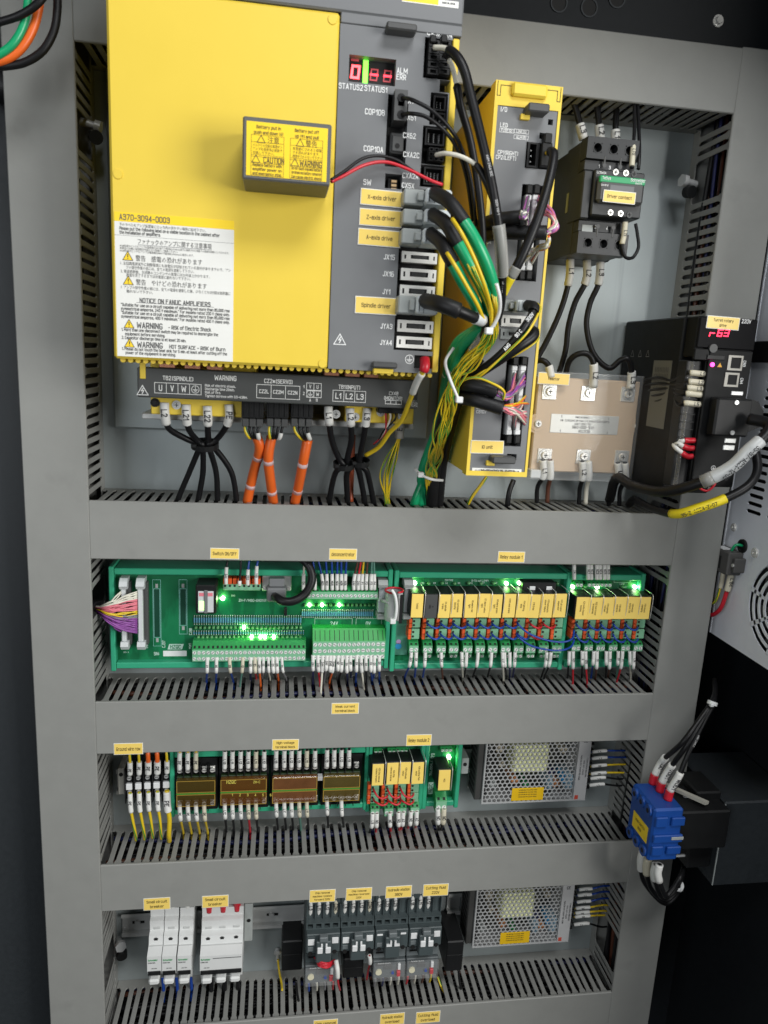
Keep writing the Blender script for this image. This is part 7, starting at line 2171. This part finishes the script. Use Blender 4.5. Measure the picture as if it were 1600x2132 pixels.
# contactors
M_ct = mat("contactor_slate", (.062, .080, .083), .45, var=.06, bump=.05)
M_ct2 = mat("contactor_pale_slate", (.14, .16, .165), .45, var=.06)
us5 = [637, 715, 789, 862]
CXW = 45.4
cx0 = at(637, 1960, 80)[0]
zc0 = at(780, 1988, 80)[1]
names5 = ["left", "second", "third", "right"]
marks = [["L3", "L11", "L12", "COM"], ["L3", "L11", "L12", "COM"], ["L21", "L22", "L23", None], ["L18", "L11", "L12", None]]
for i in range(4):
    x0, x1 = cx0 + i * CXW + .3, cx0 + (i + 1) * CXW - .3
    zb = zc0
    t = thing("contactor", "slate grey contactor with white tabs, %s of four in the bottom row" % names5[i], "contactor", ((x0 + x1) / 2, 8, zb), "contactors in the bottom row")
    part("body", MB().box(x0, x1, 8.6, 62, zb, zb + 74, 1.2), M_ct, t)
    part("upper_terminals", plate([(x0 + 2 + k * 11, x0 + 9 + k * 11, zb + 39, zb + 45.5) for k in range(4)], x0 + .2, x1 - .2, zb + 37, zb + 47, 62, 72), M_ct, t)
    part("terminal_back", MB().box(x0 + 1, x1 - 1, 61.6, 63, zb + 38, zb + 46), M_hole, t)
    for k in range(5):
        part("terminal_barrier", MB().box(x0 + .3 + k * 10.9, x0 + 1.5 + k * 10.9, 50, 66, zb + 47.2, zb + 68, .3), M_ct, t)
    part("middle_block", MB().box(x0 + .4, x1 - .4, 62, 80, zb + 8, zb + 36.6, 1), M_ct, t)
    part("lower_block", MB().box(x0 + 13, x1 - 12, 62, 86, zb - 2, zb + 30, 1.2), M_ct, t)
    if i != 2:
        part("white_tab", MB().box(x0 + 2.5, x0 + 11, 79.8, 80.8, zb + 21, zb + 30, .3), M_white, t)
        part("white_tab", MB().box(x1 - 11, x1 - 2.5, 79.8, 80.8, zb + 22, zb + 31, .3), M_white, t)
    else:
        part("white_strip", MB().box(x0 + 2.5, x0 + 10, 79.8, 80.8, zb + 29, zb + 31.5, .3), M_white, t)
        part("white_strip", MB().box(x1 - 11, x1 - 3.5, 79.8, 80.8, zb + 29, zb + 31.5, .3), M_white, t)
    part("grey_tab", MB().box(x0 + 2.5, x0 + 10, 79.8, 80.7, zb + 12, zb + 18, .3), M_ct2, t)
    part("coil_screw", MB().cyl((x0 + 6, 79.9, zb + 10 - 2), (0, 1, 0), 3, .6, 14).cyl((x1 - 7, 79.9, zb + 10 - 1), (0, 1, 0), 3, .6, 14), M_hole, t)
    part("latch_bridge", MB().box(x0 + 17, x0 + 28, 80, 88, zb + 31, zb + 38, 1), M_ct2, t)
    for s in (0, 1):
        xa = x0 + 14.5 + s * 10.5
        if i != 2:
            part("white_pusher", MB().box(xa, xa + 7, 85.8, 88.5, zb + 14, zb + 23, .8), M_white, t)
            part("white_catch", MB().box(xa + (4.5 if s == 0 else 0), xa + (7 if s == 0 else 2.5), 85.8, 87.6, zb + 23, zb + 28, .5), M_white, t)
        else:
            part("white_pusher", MB().prism([(xa, zb + 18), (xa + 7, zb + 18), (xa + 7, zb + 20.5), (xa + (2.5 if s else 7), zb + 21), (xa + (2.5 if s else 7), zb + 26), (xa + (0 if s else 5), zb + 26), (xa + (0 if s else 5), zb + 21), (xa, zb + 20.5)] if s else [(xa, zb + 18), (xa + 7, zb + 18), (xa + 7, zb + 26), (xa + 4.8, zb + 26), (xa + 4.8, zb + 21), (xa, zb + 21)], 85.8, 88), M_white, t)
    part("maker_print", MB().text("Schneider", (x0 + 7, 80.9, zb + 34), 1.7, wmax=10).text("Schneider", (x1 - 7, 80.9, zb + 34), 1.7, wmax=10), M_ct2, t)
    for k in range(4):
        tx_ = marks[i][k]
        if not tx_: continue
        xc = x0 + 5.5 + k * 11
        blue = i == 2
        wire("supply_wire", "sleeved %s wire, %s from left above the %s bottom-row contactor" % ("red" if (i, k) == (0, 3) else "black", ORDW[k], names5[i]), [(xc, 58, zb + 47), (xc + .5, 60, zb + 60), (xc + .2, 58, zb + 74), (xc, 52, zb + 92)], 2.0, M_red if (i, k) == (0, 3) else M_cable, "wire", "wires above the bottom-row contactors",
             [(.04, .62, M_mark if k < 3 else M_cream, 1.7, tx_)], raw=True)
# overload relays with clear covers
for i, nm in ((0, "left"), (2, "third"), (3, "right")):
    x0, x1 = cx0 + i * CXW + .6, cx0 + (i + 1) * CXW - .6
    zb = zc0
    t = thing("overload_relay", "overload relay with clear cover under the %s bottom-row contactor" % nm, "overload relay", ((x0 + x1) / 2, 8, zb - 46), "overload relays")
    part("neck", MB().box(x0, x1, 40, 70, zb - 16, zb - 2.4, 1), M_ct2 if i else M_ct, t)
    part("neck_slots", MB().box(x0 + 4, x1 - 14, 69.8, 70.4, zb - 8, zb - 5.5), M_blk, t)
    part("body", MB().box(x0, x1, 30, 74, zb - 44, zb - 16.4, 1), mat("overload_grey", (.085, .098, .102), .45, var=.05), t)
    part("clear_cover", MB().box(x0 + .5, x1 - .5, 76, 82, zb - 42, zb - 17, .8), M_clear, t)
    part("dial", MB().cyl((x0 + 8, 74, zb - 33), (0, 1, 0), 4.2, 2.2, 18), mat("cream_dial", (.68, .64, .45), .5), t)
    part("red_button", MB().box(x1 - 12, x1 - 7, 74, 79, zb - 39, zb - 31, .8), M_red, t)
    part("white_tag", MB().box(x1 - 10.5, x1 - 6.8, 74, 77, zb - 30, zb - 21, .4), M_white, t)
    part("blue_button", MB().cyl((x1 - 17, 74, zb - 35), (0, 1, 0), 2, 2.5, 12), M_blue, t)
    part("test_window", MB().box(x0 + 15, x0 + 26, 74, 75, zb - 30, zb - 22, .3).box(x0 + 4, x0 + 14, 74, 74.8, zb - 25, zb - 20, .2), M_dgrey, t)
    part("maker_print", MB().text("Schneider Electric", (x0 + 15, 75.2, zb - 19.5), 1.5, wmax=22), M_print, t)
    for k in range(4):
        xc = x0 + 5 + k * 11
        m, c = [((M_blue, "blue"), (M_ww, "white"), (M_wg, "grey"), (M_red, "red")), None, ((M_wg, "grey"), (M_navy, "dark blue"), (M_ww, "white"), (M_ww, "cream")), ((M_red, "red"), (M_ww, "white"), (M_brn, "brown"), (M_yw, "yellow"))][i][k]
        wire("supply_wire", "%s wire with white end, %s from left under the %s overload relay" % (c, ORDW[k], nm), [(xc, 58, zb - 42), (xc, 60, zb - 50), (xc + 2, 58, zb - 62), (xc + 3, 48, zb - 82)], 1.5, m, "wire", "wires under the overload relays", [(.05, .30, M_mark, 2.0)], raw=True)
for k in range(4):
    wire("coil_wire", "red wire looped between left contactor and its overload relay, %s from the top" % ORDW[k], [P(655 + k * 2, 1994 + k * 2, 72), P(664, 2002 + k * 3, 84), P(682, 2006 + k * 3, 86), P(697, 1999 + k * 2, 74)], 1.2, M_red, "wire", "red loops at the left contactor", raw=True)
wire("coil_wire", "red wire running down the right side of the left overload relay", [P(700, 2000, 80), P(703, 2020, 88), P(704, 2045, 84), P(708, 2062, 60)], 1.4, M_red, "wire", None, [(.0, .3, M_mark, 2.2)], raw=True)
wire("coil_wire", "red wire hanging from the second contactor", [P(770, 1990, 72), P(771, 2005, 70), P(767, 2022, 58), P(764, 2040, 46)], 1.4, M_red, "wire", None, [(.0, .22, M_mark, 2.0)], raw=True)
for i, (u0, v0, u1, v1, nm) in enumerate(((588, 1986, 630, 2046, "left of the contactors"), (716, 1998, 756, 2036, "under the second contactor"), (932, 1962, 962, 2022, "right of the contactors"))):
    x0, x1, z0, z1 = RC(u0, v0, u1, v1, 60)
    t = thing("filter_box", "black surge filter box " + nm, "filter", ((x0 + x1) / 2, 2, z0), "black surge filter boxes")
    part("body", MB().box(x0, x1, 2, 60 if i else 40, z0, z1, 1.5), M_blk, t)
    part("lid_rim", MB().box(x0 + 1, x1 - 1, (59.5 if i else 39.5), (61 if i else 41), z0 + (z1 - z0) * .55, z0 + (z1 - z0) * .57, .2), M_blk, t)
    if i != 1:
        wire("filter_wire", "pair of thin black wires from the filter box " + nm, [P((u0 + u1) / 2 + 8, v1 - 4, 58), P((u0 + u1) / 2 + 10, v1 + 20, 60), P((u0 + u1) / 2 + 14, v1 + 42, 54)], 1.6, M_cable, "wire", raw=True)
t = thing("earth_screw", "earth screw with ring lug and yellow wire, left of the filter box", "screw", P(578, 1988, 2))
x, d, z = P(578, 1982, 4)
part("screw_head", MB().cyl((x, 1, z), (0, 1, 0), 4, 5, 12, 3.2), M_zinc, t)
part("ring_lug", MB().cyl((x, .5, z - 4), (0, 1, 0), 5, 1.2, 16).box(x - 2, x + 2, .5, 3, z - 18, z - 6, .5), M_zinc, t)
wire("ground_wire", "thin yellow earth wire beside the left filter box", [P(579, 1998, 6), P(582, 2025, 12), P(586, 2045, 24), P(588, 2062, 40)], 1.5, M_yw, "wire", raw=True)
wire("ground_wire", "thin yellow-green wire right of the overload relays", [P(912, 2034, 40), P(918, 2052, 46), P(926, 2068, 50)], 1.5, M_yw, "wire", None, (), raw=True, stripe=True)
din_rail("short steel mounting rail between contactors and lower power supply", at(935, 1868, 9)[0], at(962, 1868, 9)[0], zr4 + 4)

# ================================================================ right wall: main switch, box, fan terminal
SX0, SX1, SD0, SD1, SZ0, SZ1 = 652, 690, 124, 180, -431, -361
M_sb = mat("switch_blue", (.006, .060, .29), .45, var=.06, bump=.05)
ms = thing("main_switch", "bright blue main switch block on the right wall", "switch", ((SX0 + SX1) / 2, SD0, SZ0))
part("body", MB().box(SX0, SX1, SD0, SD1, SZ0, SZ1, 2.5), M_sb, ms)
for z0, z1, xa, xb in ((SZ1 - 22, SZ1 - 9, SX0 + 2, SX0 + 17), (SZ1 - 21, SZ1 - 10, SX0 + 22, SX1 + 1), (SZ0 + 27, SZ0 + 37, SX0 + 2, SX1 + 1), (SZ0 + 10, SZ0 + 22, SX0 + 2, SX0 + 16), (SZ0 + 11, SZ0 + 21, SX0 + 21, SX1 + 1)):
    part("raised_panel", MB().box(xa, xb, SD1 - 1, SD1 + 3.5, z0, z1, 1), M_sb, ms)
part("pale_insert", MB().box(SX0 + 24, SX1 + 1.5, SD1 + 3, SD1 + 4.4, SZ0 + 31, SZ0 + 35, .4), M_hood2, ms)
for k in range(3):
    d = SD0 + 11 + k * 17
    for z, s in ((SZ1 - 8, 1), (SZ0 + 8, -1)):
        part("pole_hump", MB().cyl((SX0 - 2.5, d, z), (1, 0, 0), 7, 6, 16), M_sb, ms)
        part("pole_hole", MB().cyl((SX0 - 2.8, d, z), (1, 0, 0), 3, .5, 12), M_hole, ms)
bx0 = SX0 - .2
lb = part("side_label", MB().box(SX0 - .5, SX0 + .2, SD0 + 12, SD1 - 8, -412, -391), M_pyel, ms)
part("lettering", MB().text("MAIN SWITCH", (SX0 - .7, (SD0 + SD1) / 2 + 2, -398), 3, right=(0, 1, 0), up=(0, 0, 1), wmax=30).text("380V", (SX0 - .7, (SD0 + SD1) / 2 + 2, -405), 3, right=(0, 1, 0), up=(0, 0, 1)), M_brownink, lb)
part("rear_block", MB().box(SX1 + .5, 758, 116, 172, -424, -372, 2), M_blk, ms)
part("bracket", MB().prism([(SX1 - 4, 118), (SX1 + 2, 118), (SX1 + 40, 166), (SX1 + 34, 168)], -366, -362, 'z'), mat("bracket_beige", (.42, .41, .36), .5), ms)
hb = thing("wall_box", "dark blue-grey box on the right wall beside the blue switch", "box", (810, 98, -491))
part("body", MB().box(760, 861, 40, 156, -491, -372, 2), M_cabl, hb)
part("edge_highlight", MB().box(759.4, 761, 155.2, 156.6, -489, -374, .3), M_hood2, hb)  # pale strip painted as the bright highlight along the box edge
part("clamp_frame", MB().box(726, 759, 100, 148, -470, -362, 2), M_blk, hb)
for z in (-372, -455):
    part("frame_screw", MB().box(712, 727, 140, 143, z - 1.5, z + 1.5, .6), M_white, hb)
tops = [(1359, 1632), (1374, 1648), (1391, 1665)]
for i, (u, v) in enumerate(tops):
    p = onz(u, v, SZ1)
    ue, ve = (1380 + i * 16, 1592 + i * 18)
    wire("mains_cable", "black mains cable with red boot into the blue switch, %s from the left" % ORDW[i], [p, (p[0] + 2, p[1], p[2] + 14), (p[0] + 9, p[1] + 2, p[2] + 34), (*P(1420 + i * 8, 1548 + i * 8, 160),), (*P(1462 + i * 5, 1492, 150),), (*P(1480 + i * 3, 1466, 142),), (*P(1490, 1440, 120),), (*P(1488, 1415, 90),)], 3.0, M_cable, "cable", "mains cables into the blue switch",
         [(0, .06, M_red, 1.75, None, "red_boot"), (.06, .20, M_mark, 1.5, ("U001", "V001", "W001")[i])], raw=True, prints=[(.42, "WIRE CABLE", 2.2)] if i == 2 else ())
b = MB()
ring_tie("white cable tie round the mains cables above the blue switch", P(1484, 1464, 146), (.35, -.25, 1), 5.0)
for i, (u, v) in enumerate(((1338, 1775), (1350, 1788), (1366, 1800), (1374, 1800))):
    d = 132 + i * 13
    p = P(u, v, d)
    wire("mains_cable", "black cable with cream sleeve below the blue switch, %s from the left" % ORDW[i], [p, (p[0], d, p[2] - 16), (*P(u + 4 + i * 2, v + 62, d - 2),), (*P(1380 + i * 3, 1880 - i * 5, d - 6),), (*P(1405, 1870 - i * 8, d - 10),), (*P(1420, 1838 - i * 6, d - 16),), (*P(1425, 1800, 110),)], 3.0, M_cable, "cable", "cables below the blue switch",
         [(.0, .16, M_mark if i != 1 else M_cream, 1.6, None)], raw=True)
ring_tie("white cable tie round the cables below the blue switch", P(1414, 1845, 140), (.9, 0, -.4), 6)
# fan terminal block and its wires on the vent sheet
fb = thing("fan_terminal", "dark grey fan terminal block on the light grey vent sheet", "terminal block", (XS - 10, 84, -98))
part("body", MB().box(XS - 20, XS - .2, 61, 100, -97, -68, 1.5).box(XS - 15, XS - .2, 100, 106, -92, -74, 1), mat("fan_terminal_grey", (.075, .073, .070), .5, var=.06), fb)
for k in range(4):
    part("slot", MB().box(XS - 20.4, XS - 19.8, 64 + k * 6, 67 + k * 6, -92, -76), M_hole, fb)
part("screw", MB().cyl((XS - 14.8, 103, -83), (-1, 0, 0), 2.2, 1, 12), M_steel, fb)
part("white_strip", MB().box(XS - 18, XS - 6, 66, 84, -68.2, -67.6), M_white, fb)
wire("fan_wire", "red double wire from the fan terminal to the duct", [(XS - 8, 92, -96), (XS - 10, 92, -118), (XS - 12, 86, -146), (XS - 14, 66, -160), (XS - 18, 40, -150)], 2.6, M_red, "wire", None, [(.0, .22, M_cream, 1.5, "L1M")], raw=True)
wire("fan_wire", "yellow-green wire from the fan terminal to the duct", [(XS - 12, 82, -96), (XS - 13, 82, -118), (XS - 14, 76, -140), (XS - 16, 58, -146), (XS - 20, 40, -132)], 1.5, M_yw, "wire", None, [(.0, .25, M_cream, 1.9)], stripe=True, raw=True)
wire("fan_wire", "short green wire from the grommet to the fan terminal", [(XS + 1, 94, -60), (XS - 8, 92, -60), (XS - 10, 88, -69)], 1.8, M_green, "wire", raw=True)

# ================================================================ cables in the upper left corner
G7 = "hanging cables in the upper left corner"
wire("hanging_cable", "uppermost black cable in the upper left corner", [(-30, 52, 150), (0, 45, 150), (40, 32, 152), (75, 10, 154), (100, -20, 154)], 3.4, M_cable, "cable", G7)
wire("hanging_cable", "green cable in the upper left corner", [(58, -25, 146), (57, 15, 146), (48, 55, 147), (28, 90, 148), (0, 112, 148), (-30, 122, 148)], 3.6, M_green, "cable", G7)
wire("hanging_cable", "orange cable in the upper left corner", [(84, -20, 142), (80, 20, 142), (68, 62, 143), (46, 98, 144), (18, 120, 144), (-30, 135, 144)], 3.9, M_orange, "cable", G7)
wire("hanging_cable", "lowest black cable looping in the upper left corner", [(120, -25, 138), (119, 25, 138), (112, 65, 139), (90, 104, 140), (55, 128, 140), (15, 137, 140), (-30, 138, 140)], 3.7, M_cable, "cable", G7)
x, d, z = P(6, 180, 60)
b = MB().cyl((x - 20, d, z), (1, 0, .0), 16, 28, 20)
solo("cable_gland", b, M_blk, "black round cable gland at the left edge near the top", "cable gland", None, (x - 20, d, z))
bpy.context.view_layer.update()
